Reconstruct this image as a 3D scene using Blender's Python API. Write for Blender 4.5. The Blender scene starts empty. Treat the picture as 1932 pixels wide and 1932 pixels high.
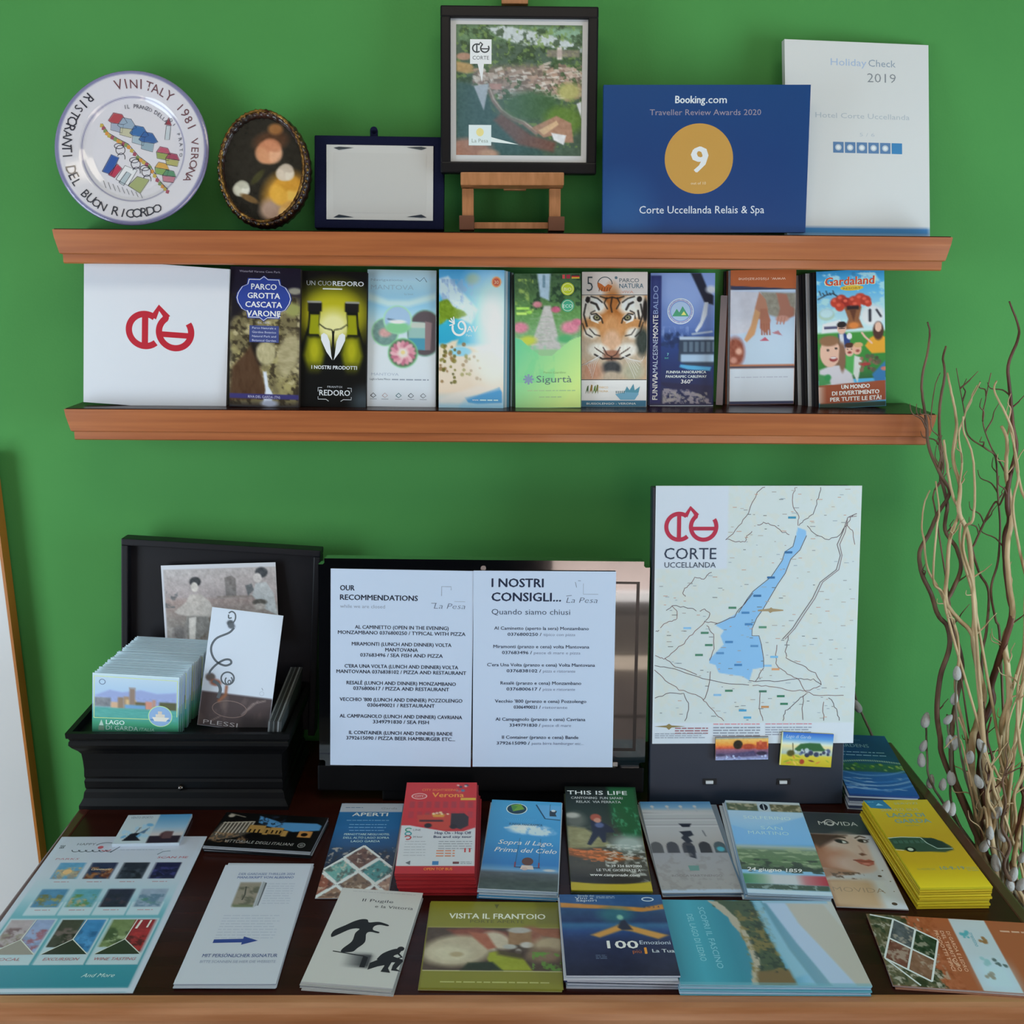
import bpy, bmesh, math, random
import numpy as np
from mathutils import Vector, Matrix
random.seed(7)
S = bpy.context.scene
COL = S.collection

# ------------------------------------------------------------------ camera
F_PX, CX, CY = 2100.0, 966.0, 966.0
CAM = Vector((0.0, -1.78, 1.57))            # the wall is the plane Y = 0, the floor Z = 0
PITCH, YAW, ROLL = math.radians(13.24), math.radians(0.83), math.radians(0.5)
cd = bpy.data.cameras.new('camera')
cd.sensor_width = 36.0
cd.lens = F_PX / 1932.0 * 36.0
cam = bpy.data.objects.new('camera', cd)
COL.objects.link(cam)
ROT = Matrix.Rotation(-YAW, 3, 'Z') @ Matrix.Rotation(math.pi/2 - PITCH, 3, 'X') @ Matrix.Rotation(ROLL, 3, 'Z')
cam.matrix_world = Matrix.Translation(CAM) @ ROT.to_4x4()
S.camera = cam

# ------------------------------------------------------------------ view, world, windows' light
S.view_settings.view_transform = 'Standard'
S.view_settings.look = 'None'
S.view_settings.gamma = 1.0
S.view_settings.use_curve_mapping = False
S.view_settings.exposure = 0.0
w = bpy.data.worlds.new('room_light'); S.world = w
w.use_nodes = True
w.node_tree.nodes['Background'].inputs[0].default_value = (0.62, 0.80, 1.0, 1)
w.node_tree.nodes['Background'].inputs[1].default_value = 0.23

def area(name, loc, target, sx, sy, power, color):
    l = bpy.data.lights.new(name, 'AREA'); l.shape = 'RECTANGLE'
    l.size = sx; l.size_y = sy; l.energy = power; l.color = color
    o = bpy.data.objects.new(name, l); COL.objects.link(o)
    o.location = loc
    o.rotation_euler = (Vector(target) - Vector(loc)).to_track_quat('-Z', 'Y').to_euler()
    return o
area('daylight_left', (-1.75, -1.25, 1.15), (-0.45, 0, 1.0), 0.8, 1.3, 21, (0.76, 0.91, 1.0))
area('daylight_right', (1.85, -1.2, 1.10), (0.5, 0, 1.0), 0.8, 1.3, 25, (0.70, 0.90, 1.0))
area('ceiling_lamp', (0.0, -1.25, 2.65), (0, -0.5, 0.7), 1.2, 0.4, 7.4, (1.0, 0.88, 0.70))
sun = bpy.data.lights.new('sun_outside', 'SUN'); sun.energy = 40; sun.angle = 0.01; sun.color = (1.0, 0.98, 0.95)
so = bpy.data.objects.new('sun_outside', sun); COL.objects.link(so)      # shines over the house onto the street front beyond the door
so.rotation_euler = (math.radians(-38), 0, math.radians(8))

# ------------------------------------------------------------------ object helpers
def tag(o, label=None, cat=None, group=None, kind=None):
    if label: o['label'] = label
    if cat: o['category'] = cat
    if group: o['group'] = group
    if kind: o['kind'] = kind
    return o

def s2l(c):
    c = np.asarray(c, dtype=float) / 255.0
    return np.where(c <= 0.04045, c / 12.92, ((c + 0.055) / 1.055) ** 2.4)

def hx(h):
    if isinstance(h, (tuple, list, np.ndarray)): return np.array(h, dtype=float)
    return np.array([int(h[i:i+2], 16) for i in (0, 2, 4)], dtype=float)

MATS = {}
def mat(name, color='808080', rough=0.5, metal=0.0, spec=0.5, coat=0.0, noise=None, bump=None, emit=None, alpha=None):
    if name in MATS: return MATS[name]
    m = bpy.data.materials.new(name); m.use_nodes = True
    nt = m.node_tree; b = nt.nodes['Principled BSDF']
    c = s2l(hx(color)); b.inputs['Base Color'].default_value = (*c, 1)
    b.inputs['Roughness'].default_value = rough
    b.inputs['Metallic'].default_value = metal
    b.inputs['Specular IOR Level'].default_value = spec
    b.inputs['Coat Weight'].default_value = coat
    b.inputs['Coat Roughness'].default_value = 0.08
    tc = nt.nodes.new('ShaderNodeTexCoord')
    if noise:
        col2, scale, stretch = noise
        mp = nt.nodes.new('ShaderNodeMapping'); mp.inputs['Scale'].default_value = stretch
        nz = nt.nodes.new('ShaderNodeTexNoise'); nz.inputs['Scale'].default_value = scale; nz.inputs['Detail'].default_value = 5
        rp = nt.nodes.new('ShaderNodeValToRGB')
        rp.color_ramp.elements[0].position = 0.35; rp.color_ramp.elements[1].position = 0.68
        rp.color_ramp.elements[0].color = (*s2l(hx(col2)), 1); rp.color_ramp.elements[1].color = (*c, 1)
        nt.links.new(tc.outputs['Object'], mp.inputs['Vector']); nt.links.new(mp.outputs[0], nz.inputs['Vector'])
        nt.links.new(nz.outputs['Fac'], rp.inputs['Fac']); nt.links.new(rp.outputs[0], b.inputs['Base Color'])
    if bump:
        sc, st = bump
        nz = nt.nodes.new('ShaderNodeTexNoise'); nz.inputs['Scale'].default_value = sc; nz.inputs['Detail'].default_value = 4
        bp = nt.nodes.new('ShaderNodeBump'); bp.inputs['Strength'].default_value = st; bp.inputs['Distance'].default_value = 0.002
        nt.links.new(tc.outputs['Object'], nz.inputs['Vector']); nt.links.new(nz.outputs['Fac'], bp.inputs['Height'])
        nt.links.new(bp.outputs[0], b.inputs['Normal'])
    MATS[name] = m
    return m

def print_mat(name, rough, spec=0.5, coat=0.0):
    if name in MATS: return MATS[name]
    m = mat(name, 'ffffff', rough, spec=spec, coat=coat)
    nt = m.node_tree; b = nt.nodes['Principled BSDF']
    a = nt.nodes.new('ShaderNodeAttribute'); a.attribute_name = 'Col'
    nt.links.new(a.outputs['Color'], b.inputs['Base Color'])
    return m

def link(name, me, m=None, parent=None):
    o = bpy.data.objects.new(name, me); COL.objects.link(o)
    if m is not None and len(me.materials) == 0: me.materials.append(m)
    if parent is not None: o.parent = parent
    return o

def mesh_of(name, bm, smooth=False):
    me = bpy.data.meshes.new(name)
    bmesh.ops.recalc_face_normals(bm, faces=bm.faces)
    bm.to_mesh(me); bm.free()
    if smooth:
        me.polygons.foreach_set('use_smooth', [True] * len(me.polygons))
    return me

def bm_box(bm, x0, x1, y0, y1, z0, z1, bev=0.0):
    r = bmesh.ops.create_cube(bm, size=1.0)
    vs = r['verts']
    for v in vs:
        v.co = Vector(((x0+x1)/2 + v.co.x*(x1-x0), (y0+y1)/2 + v.co.y*(y1-y0), (z0+z1)/2 + v.co.z*(z1-z0)))
    if bev > 0:
        es = list({e for v in vs for e in v.link_edges})
        bmesh.ops.bevel(bm, geom=es, offset=bev, segments=2, affect='EDGES', profile=0.6)

def box(name, x0, x1, y0, y1, z0, z1, m, parent=None, bev=0.0):
    bm = bmesh.new(); bm_box(bm, x0, x1, y0, y1, z0, z1, bev)
    return link(name, mesh_of(name, bm), m, parent)

def empty(name, loc, M=None):
    o = bpy.data.objects.new(name, None); COL.objects.link(o)
    if M is not None: o.matrix_world = M
    else: o.location = loc
    o.empty_display_size = 0.02
    return o

def extrude_profile(name, prof, x0, x1, m, parent=None, inset=0.0, smooth=False):
    """prof: list of (y, z); swept along x."""
    bm = bmesh.new()
    a = [bm.verts.new((x0 + i, y, z)) for (y, z), i in zip(prof, inset if inset else [0]*len(prof))]
    b = [bm.verts.new((x1 - i, y, z)) for (y, z), i in zip(prof, inset if inset else [0]*len(prof))]
    n = len(prof)
    for i in range(n):
        bm.faces.new((a[i], a[(i+1) % n], b[(i+1) % n], b[i]))
    bm.faces.new(a); bm.faces.new(b[::-1])
    return link(name, mesh_of(name, bm, smooth), m, parent)

def tube_mesh(name, pts, rads, seg=7):
    bm = bmesh.new(); rings = []
    P = [Vector(p) for p in pts]; n = len(P)
    up = Vector((0.3, 0.9, 0.1))
    for i, p in enumerate(P):
        t = (P[min(i+1, n-1)] - P[max(i-1, 0)]).normalized()
        a = t.cross(up).normalized(); b = t.cross(a).normalized()
        r = rads[i]
        rings.append([bm.verts.new(p + (a*math.cos(2*math.pi*k/seg) + b*math.sin(2*math.pi*k/seg)) * r) for k in range(seg)])
    for i in range(n-1):
        for k in range(seg):
            bm.faces.new((rings[i][k], rings[i][(k+1) % seg], rings[i+1][(k+1) % seg], rings[i+1][k]))
    bm.faces.new(rings[0][::-1]); bm.faces.new(rings[-1])
    return mesh_of(name, bm, True)

def smooth_path(pts, per=6):
    P = [Vector(p) for p in pts]; out = []
    for i in range(len(P)-1):
        p0, p1, p2, p3 = P[max(i-1, 0)], P[i], P[i+1], P[min(i+2, len(P)-1)]
        for k in range(per):
            t = k/per
            out.append(0.5*((2*p1) + (-p0+p2)*t + (2*p0-5*p1+4*p2-p3)*t*t + (-p0+3*p1-3*p2+p3)*t**3))
    out.append(P[-1]); return out

# ------------------------------------------------------------------ from photograph measurements to places in the room
def ray(px, py):
    return (ROT @ Vector(((px - CX)/F_PX, -(py - CY)/F_PX, -1.0))).normalized()
def hit(px, py, p0, n):
    d = ray(px, py)
    return CAM + d * ((Vector(p0) - CAM).dot(n) / d.dot(n))
def on_z(px, py, z): return hit(px, py, (0, 0, z), Vector((0, 0, 1)))
def on_y(px, py, y): return hit(px, py, (0, y, 0), Vector((0, 1, 0)))

def lean(deg):
    """outward normal of a sheet standing up and leaning back by deg"""
    a = math.radians(deg); return Vector((0, -math.cos(a), math.sin(a)))
def tilt(deg):
    """normal of a sheet lying down whose far edge is raised by deg"""
    a = math.radians(deg); return Vector((0, -math.sin(a), math.cos(a)))

def fit(px4, p0, n):
    """rectangle in the plane (p0, n) for corners TL, TR, BR, BL; frame at the middle of its bottom edge"""
    tl, tr, br, bl = [hit(x, y, p0, n) for x, y in px4]
    up = ((tl+tr) - (bl+br)).normalized()
    xr = ((tr-tl) + (br-bl)); xr = (xr - up*xr.dot(up)).normalized()
    z = xr.cross(up).normalized()
    c = (tl+tr+br+bl)/4
    W = ((tr-tl).dot(xr) + (br-bl).dot(xr))/2
    H = ((tl-bl).dot(up) + (tr-br).dot(up))/2
    o = c - up*H/2
    M = Matrix(((xr.x, up.x, z.x, o.x), (xr.y, up.y, z.y, o.y), (xr.z, up.z, z.z, o.z), (0, 0, 0, 1)))
    return M, W, H

# ------------------------------------------------------------------ printed art: a colour grid plus cut outlines and lettering, all flat print
SCR = bpy.data.scenes.new('scratch')
_glyph = {}
def text_geo(s, bold):
    k = (s, bold)
    if k in _glyph: return _glyph[k]
    c = bpy.data.curves.new('t', 'FONT'); c.body = s; c.size = 1.0; c.resolution_u = 2
    c.offset = bold; c.fill_mode = 'FRONT'
    o = bpy.data.objects.new('t', c); SCR.collection.objects.link(o)
    SCR.view_layers[0].update(); dg = SCR.view_layers[0].depsgraph
    me = o.evaluated_get(dg).to_mesh()
    v = np.zeros(len(me.vertices)*3); me.vertices.foreach_get('co', v); v = v.reshape(-1, 3)[:, :2].copy()
    me.calc_loop_triangles()
    t = np.zeros(len(me.loop_triangles)*3, dtype=np.int32); me.loop_triangles.foreach_get('vertices', t); t = t.reshape(-1, 3).copy()
    if len(v) and len(t):      # faces must look up
        a, b, cc = v[t[:, 0]], v[t[:, 1]], v[t[:, 2]]
        ar = (b[:, 0]-a[:, 0])*(cc[:, 1]-a[:, 1]) - (b[:, 1]-a[:, 1])*(cc[:, 0]-a[:, 0])
        t[ar < 0] = t[ar < 0][:, ::-1]
    o.evaluated_get(dg).to_mesh_clear()
    bpy.data.objects.remove(o); bpy.data.curves.remove(c)
    _glyph[k] = (v, t); return _glyph[k]
CAPH = text_geo('H', 0)[0][:, 1].max()

def vnoise(X, Y, seed=0, oct=4):
    out = np.zeros_like(X); amp = 1.0; tot = 0
    r = np.random.RandomState(seed)
    for k in range(oct):
        g = r.rand(67, 67)
        xs, ys = X*(2**k) + 11.3*k + 200, Y*(2**k) + 7.7*k + 200
        xi, yi = np.floor(xs).astype(int), np.floor(ys).astype(int)
        fx, fy = xs-xi, ys-yi; fx = fx*fx*(3-2*fx); fy = fy*fy*(3-2*fy)
        a = g[yi % 67, xi % 67]; b = g[yi % 67, (xi+1) % 67]; c = g[(yi+1) % 67, xi % 67]; d = g[(yi+1) % 67, (xi+1) % 67]
        out += amp*((a*(1-fx)+b*fx)*(1-fy) + (c*(1-fx)+d*fx)*fy); tot += amp; amp *= 0.55
    return out/tot

class Art:
    def __init__(s, W, H, bg='e6e8ea', res=1.5, gain=1.3):
        s.W, s.H, s.gain = W, H, gain
        nx, ny = max(2, int(W/res)+1), max(2, int(H/res)+1)
        s.X, s.Y = np.meshgrid(np.linspace(0, W, nx), np.linspace(0, H, ny))
        s.C = np.zeros((ny, nx, 3)); s.C[:] = hx(bg)
        s.px = max(W/(nx-1), 0.3)
        s.V, s.T, s.VC, s.nv, s.z, s.dz = [], [], [], 0, 0.06, 0.006
    # -- soft painting on the grid
    def mix(s, m, col):
        m = np.clip(m, 0, 1)[..., None]; s.C = s.C*(1-m) + hx(col)*m; return s
    def _box(s, x0, y0, x1, y1, f=None):
        f = f or s.px*0.8
        cl = lambda v: np.clip(v/f + 0.5, 0, 1)
        return cl(s.X-x0)*cl(x1-s.X)*cl(s.Y-y0)*cl(y1-s.Y)
    def rc(s, x0, y0, x1, y1, col, f=None, a=1.0): return s.mix(a*s._box(x0, y0, x1, y1, f), col)
    def vg(s, stops, x0=-9, x1=9999, f=None):
        ys = [p[0] for p in stops]; cs = np.array([hx(p[1]) for p in stops])
        g = np.stack([np.interp(s.Y, ys, cs[:, i]) for i in range(3)], -1)
        m = s._box(x0, ys[0]-(9 if ys[0] <= 0 else 0), x1, ys[-1]+(9 if ys[-1] >= s.H else 0), f)[..., None]
        s.C = s.C*(1-m) + g*m; return s
    def hg(s, stops, y0, y1, f=None):
        xs = [p[0] for p in stops]; cs = np.array([hx(p[1]) for p in stops])
        g = np.stack([np.interp(s.X, xs, cs[:, i]) for i in range(3)], -1)
        m = s._box(xs[0]-9*(xs[0] <= 0), y0, xs[-1]+9, y1, f)[..., None]
        s.C = s.C*(1-m) + g*m; return s
    def el(s, cx, cy, rx, ry, col, f=0.15, rot=0, a=1.0):
        r = math.radians(rot); dx, dy = s.X-cx, s.Y-cy
        u = (dx*math.cos(r)+dy*math.sin(r))/rx; v = (-dx*math.sin(r)+dy*math.cos(r))/ry
        d = np.sqrt(u*u+v*v); f = max(f, s.px*0.8/min(rx, ry))
        return s.mix(a*np.clip((1-d)/f+0.5, 0, 1), col)
    def _seg(s, P, closed):
        D = np.full(s.X.shape, 1e9); ins = np.zeros(s.X.shape, bool); n = len(P)
        for i in range(n if closed else n-1):
            (x1, y1), (x2, y2) = P[i], P[(i+1) % n]
            dx, dy = x2-x1, y2-y1; L = dx*dx+dy*dy+1e-9
            t = np.clip(((s.X-x1)*dx+(s.Y-y1)*dy)/L, 0, 1)
            D = np.minimum(D, np.hypot(s.X-x1-t*dx, s.Y-y1-t*dy))
            if closed and y1 != y2:
                c = ((y1 > s.Y) != (y2 > s.Y)) & (s.X < (x2-x1)*(s.Y-y1)/(y2-y1)+x1); ins ^= c
        return D, ins
    def pg(s, P, col, f=None, a=1.0, wob=0, seed=1):
        if wob:
            P = s._wob(P, wob, seed)
        D, ins = s._seg(P, True); f = f or s.px
        return s.mix(a*np.clip(np.where(ins, D, -D)/f+0.5, 0, 1), col)
    def _wob(s, P, wob, seed):
        r = random.Random(seed); Q = []
        for i in range(len(P)):
            (x1, y1), (x2, y2) = P[i], P[(i+1) % len(P)]
            k = max(1, int(math.hypot(x2-x1, y2-y1)/(wob*2.2)))
            for j in range(k):
                Q.append((x1+(x2-x1)*j/k + r.uniform(-wob, wob)*.5, y1+(y2-y1)*j/k + r.uniform(-wob, wob)*.5))
        return Q
    def ln(s, P, w, col, f=None, a=1.0):
        D, _ = s._seg(P, False); f = f or s.px
        return s.mix(a*np.clip((w/2-D)/f+0.5, 0, 1), col)
    def ns(s, sc, amp, seed=1, x0=-9, y0=-9, x1=9999, y1=9999, st=(1, 1)):
        n = vnoise(s.X/sc*st[0], s.Y/sc*st[1], seed) - 0.5
        m = s._box(x0, y0, x1, y1)
        s.C = np.clip(s.C + (n*2*amp*m)[..., None], 0, 255); return s
    def nmix(s, sc, col, th, f, seed=1, x0=-9, y0=-9, x1=9999, y1=9999, a=1.0, st=(1, 1)):
        n = vnoise(s.X/sc*st[0], s.Y/sc*st[1], seed)
        return s.mix(a*np.clip((n-th)/f, 0, 1)*s._box(x0, y0, x1, y1), col)
    def sp(s, x0, y0, x1, y1, n, r0, r1, cols, seed=1, asp=1.0, a=.9):
        r = random.Random(seed)
        for _ in range(n):
            q = r.uniform(r0, r1); s.el(r.uniform(x0, x1), r.uniform(y0, y1), q, q*asp, r.choice(cols), .5, r.uniform(0, 180) if asp != 1 else 0, a)
        return s
    # -- crisp outlines (coordinates in art units, y down)
    def _add(s, v, t, col, dz=0.0):
        s.z += s.dz
        v = np.asarray(v, float); t = np.asarray(t, np.int32)
        if len(v) == 0 or len(t) == 0: return s
        s.V.append(np.column_stack([v, np.full(len(v), s.z+dz)])); s.T.append(t + s.nv)
        s.VC.append(np.tile(hx(col), (len(v), 1))); s.nv += len(v); return s
    def vp(s, P, col):
        P = [Vector((x, y, 0)) for x, y in P]
        from mathutils.geometry import tessellate_polygon
        t = np.array(tessellate_polygon([P]), np.int32)
        v = np.array([(p.x, p.y) for p in P])
        a, b, c = v[t[:, 0]], v[t[:, 1]], v[t[:, 2]]
        ar = (b[:, 0]-a[:, 0])*(c[:, 1]-a[:, 1]) - (b[:, 1]-a[:, 1])*(c[:, 0]-a[:, 0])
        t[ar > 0] = t[ar > 0][:, ::-1]
        return s._add(v, t, col)
    def vr(s, x0, y0, x1, y1, col): return s.vp([(x0, y0), (x1, y0), (x1, y1), (x0, y1)], col)
    def ve(s, cx, cy, rx, ry, col, n=32): return s.vp([(cx+rx*math.cos(2*math.pi*i/n), cy+ry*math.sin(2*math.pi*i/n)) for i in range(n)], col)
    def vl(s, P, w, col, closed=False):
        if closed: P = list(P)+[P[0], P[1]]
        L, R, n = [], [], len(P)
        for i in range(n):
            a, b = P[max(i-1, 0)], P[min(i+1, n-1)]
            dx, dy = b[0]-a[0], b[1]-a[1]; l = math.hypot(dx, dy) or 1
            nx, ny = -dy/l*w/2, dx/l*w/2
            L.append((P[i][0]+nx, P[i][1]+ny)); R.append((P[i][0]-nx, P[i][1]-ny))
        v = np.array(L+R); t = []
        for i in range(n-1): t += [(i, i+1, n+i+1), (i, n+i+1, n+i)]
        t = np.array(t, np.int32)
        return s._add(v, t[:, ::-1] if True else t, col)
    def arc(s, cx, cy, rx, ry, a0, a1, w, col, n=28):
        return s.vl([(cx+rx*math.cos(math.radians(a0+(a1-a0)*i/n)), cy+ry*math.sin(math.radians(a0+(a1-a0)*i/n))) for i in range(n+1)], w, col)
    def tx(s, st, x, y, h, col, al='c', w=None, b=0.0, sh=0.0, rot=0.0, sx=1.0):
        v, t = text_geo(st, min(b, 0))
        if not len(v): return s
        v = v.copy(); v[:, 0] -= v[:, 0].min(); k = h/CAPH; v *= k; v[:, 0] *= sx
        if w: v[:, 0] *= w/max(v[:, 0].max(), 1e-6)
        v[:, 0] += v[:, 1]*sh
        W = v[:, 0].max()
        v[:, 0] -= {'l': 0, 'c': W/2, 'r': W}[al]
        r = math.radians(rot); X = v[:, 0]*math.cos(r)-v[:, 1]*math.sin(r); Y = v[:, 0]*math.sin(r)+v[:, 1]*math.cos(r)
        if b <= 0: return s._add(np.column_stack([x+X, y-Y]), t, col)
        e = b*h*(1.5 if h < 10 else 1.1)
        for k_, (ex, ey) in enumerate(((-e, e*.4), (e, -e*.4), (0, -e*.5), (0, e*.5))[:4 if b > .01 else 2]):
            if k_: s.z -= s.dz*.7
            s._add(np.column_stack([x+X+ex, y-Y+ey]), t, col)
        return s
    def fake(s, x0, y0, x1, h, rows, col, gap=1.9, seed=3):
        """rows of text too small to read in the photograph: short grey dashes"""
        r = random.Random(seed); y = y0; s.z += s.dz; keep = s.dz; s.dz = 0
        for _ in range(rows):
            x = x0; e = x1 - r.uniform(0, (x1-x0)*.12)
            while x < e:
                l = r.uniform(h*1.5, h*5.5); s.vr(x, y, min(x+l, x1), y+h*.75, col); x += l+h*.7
            y += h*gap
        s.dz = keep; return s
    def logo(s, cx, cy, w, col, t=None):
        """the two linked rings: an upright bar in the left one, a cross bar and a gap in the right one, a small roof between"""
        t = t or w*.085; r = w*.235; h = w*.30
        lx, rx = cx-w/2+r+t/2, cx+w/2-r-t/2
        s.arc(lx, cy+w*.05, r, r, 48, 305, t, col, 40)
        s.vr(lx-t/2, cy+w*.05-r, lx+t/2, cy+w*.05+r, col)
        s.arc(rx, cy+w*.05, r, r, -35, 235, t, col, 40)
        s.vr(rx-r, cy+w*.05, rx+r, cy+w*.05+t*.9, col)
        s.vl([(lx+r*.50, cy+w*.05-r*.80), (cx-w*.02, cy-w*.29), (cx+w*.11, cy-w*.15)], t, col)
        s.vl([(rx-r*.63, cy+w*.05-r*.75), (cx+w*.085, cy-w*.17)], t, col)
        return s
    # -- to a mesh in metres, origin at the middle of the bottom edge
    def mesh(s, W, H, warp=None, keep=None):
        ny, nx = s.X.shape
        g = np.column_stack([s.X.ravel(), s.Y.ravel(), np.zeros(nx*ny)])
        idx = np.arange(nx*ny).reshape(ny, nx)
        a, b, c, d = idx[:-1, :-1].ravel(), idx[:-1, 1:].ravel(), idx[1:, 1:].ravel(), idx[1:, :-1].ravel()
        q = np.column_stack([a, d, c, b])
        if keep is not None:
            cxm = (s.X[:-1, :-1]+s.X[1:, 1:]).ravel()/2; cym = (s.Y[:-1, :-1]+s.Y[1:, 1:]).ravel()/2
            q = q[keep(cxm, cym)]
        V = [g]; C = [s.C.reshape(-1, 3)]
        T = np.concatenate(s.T) + nx*ny if s.T else np.zeros((0, 3), np.int32)
        if s.V: V.append(np.concatenate(s.V)); C.append(np.concatenate(s.VC))
        V = np.concatenate(V); C = np.concatenate(C)
        kx, ky = W/s.W, H/s.H
        P = np.column_stack([(V[:, 0]-s.W/2)*kx, (s.H-V[:, 1])*ky, V[:, 2]*0.001*min(1, kx*1000) + 0.00012])
        if warp is not None: P[:, 2] += warp(P[:, 0], P[:, 1])
        me = bpy.data.meshes.new('cover_print')
        nf, nt = len(q), len(T)
        me.vertices.add(len(P)); me.vertices.foreach_set('co', P.ravel())
        me.loops.add(nf*4+nt*3); me.polygons.add(nf+nt)
        me.loops.foreach_set('vertex_index', np.concatenate([q.ravel(), T.ravel()]).astype(np.int32))
        me.polygons.foreach_set('loop_start', np.concatenate([np.arange(nf)*4, nf*4+np.arange(nt)*3]).astype(np.int32))
        me.update(calc_edges=True)
        at = me.color_attributes.new('Col', 'FLOAT_COLOR', 'POINT')
        L = np.clip(s2l(np.clip(C, 0, 255))*s.gain, 0, 0.92)
        at.data.foreach_set('color', np.column_stack([L, np.ones(len(L))]).ravel().astype(np.float32))
        return me

GLOSS = print_mat('printed_gloss_paper', 0.32, 0.35)
MATT = print_mat('printed_matt_paper', 0.6, 0.25)
def paper(col, rough=0.55):
    return mat('paper_'+col, col, rough, spec=0.3)

def bend_warp(c, H):
    """sheet whose far end curls up by c metres"""
    return (lambda x, y: c*np.clip((np.asarray(y)/H-0.45)/0.55, 0, 1)**2) if c else None

def sheet_mesh(name, W, H, th, warp=None, seg=1, fold=0.0):
    bm = bmesh.new(); n = 14 if warp is not None else seg
    rows = []
    for i in range(n+1):
        y = H*i/n; z = float(warp(0.0, y)) if warp is not None else 0.0
        rows.append([bm.verts.new((-W/2, y, z)), bm.verts.new((W/2, y, z)), bm.verts.new((W/2, y, z-th)), bm.verts.new((-W/2, y, z-th))])
    for i in range(n):
        for k in range(4):
            bm.faces.new((rows[i][k], rows[i][(k+1) % 4], rows[i+1][(k+1) % 4], rows[i+1][k]))
    bm.faces.new(rows[0]); bm.faces.new(rows[-1][::-1])
    return mesh_of(name, bm)

def sheet(name, label, cat, F, art, th=0.0012, edge='dcdfe2', gloss=True, group=None, bend=0, pages=None):
    """one leaflet: body plus printed cover, front face on the fitted plane"""
    M, W, H = F
    wf = bend_warp(bend, H)
    o = link(name, sheet_mesh(name, W, H, th, wf), paper(edge))
    o.matrix_world = M
    tag(o, label, cat, group)
    if art is not None:
        link('cover_print', art.mesh(W, H, wf), GLOSS if gloss else MATT, o)
    if pages:
        me = sheet_mesh('page_block', W-0.002, H-0.002, th*.7, wf); p = link('page_block', me, paper(pages), o); p.location = (0, 0.0005, -th*.15)
    return o

ORD = ['first', 'second', 'third', 'fourth', 'fifth', 'sixth', 'seventh', 'eighth', 'ninth', 'tenth', 'eleventh', 'twelfth', 'thirteenth', 'fourteenth', 'fifteenth', 'sixteenth', 'seventeenth', 'eighteenth', 'nineteenth', 'twentieth']
ORD += ['twenty-' + w_ for w_ in ORD[:9]]
def pile(name, label, cat, F, n, dz, th, cols, group, jx=0.0015, jy=0.002, jr=0.8, dx=0.0, dy=0.0, seed=1, bend=0, start=1, floor=None):
    """the leaflets under / behind the top one, every one an object; they share one mesh"""
    M, W, H = F; r = random.Random(seed)
    wf = bend_warp(bend, H)
    meshes = {}
    for c in set(cols):
        me = sheet_mesh(name, W, H, th, wf); me.materials.append(paper(c)); meshes[c] = me
    for k in range(start, start+n):
        o = link(name, meshes[cols[(k-1) % len(cols)]])
        o.matrix_world = M @ Matrix.Translation((r.uniform(-jx, jx)+dx*k, r.uniform(-jy, jy)+dy*k, -dz*k)) @ Matrix.Rotation(math.radians(r.uniform(-jr, jr)), 4, 'Z')
        tag(o, label.replace('#', ORD[k-start]), cat, group)

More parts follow.
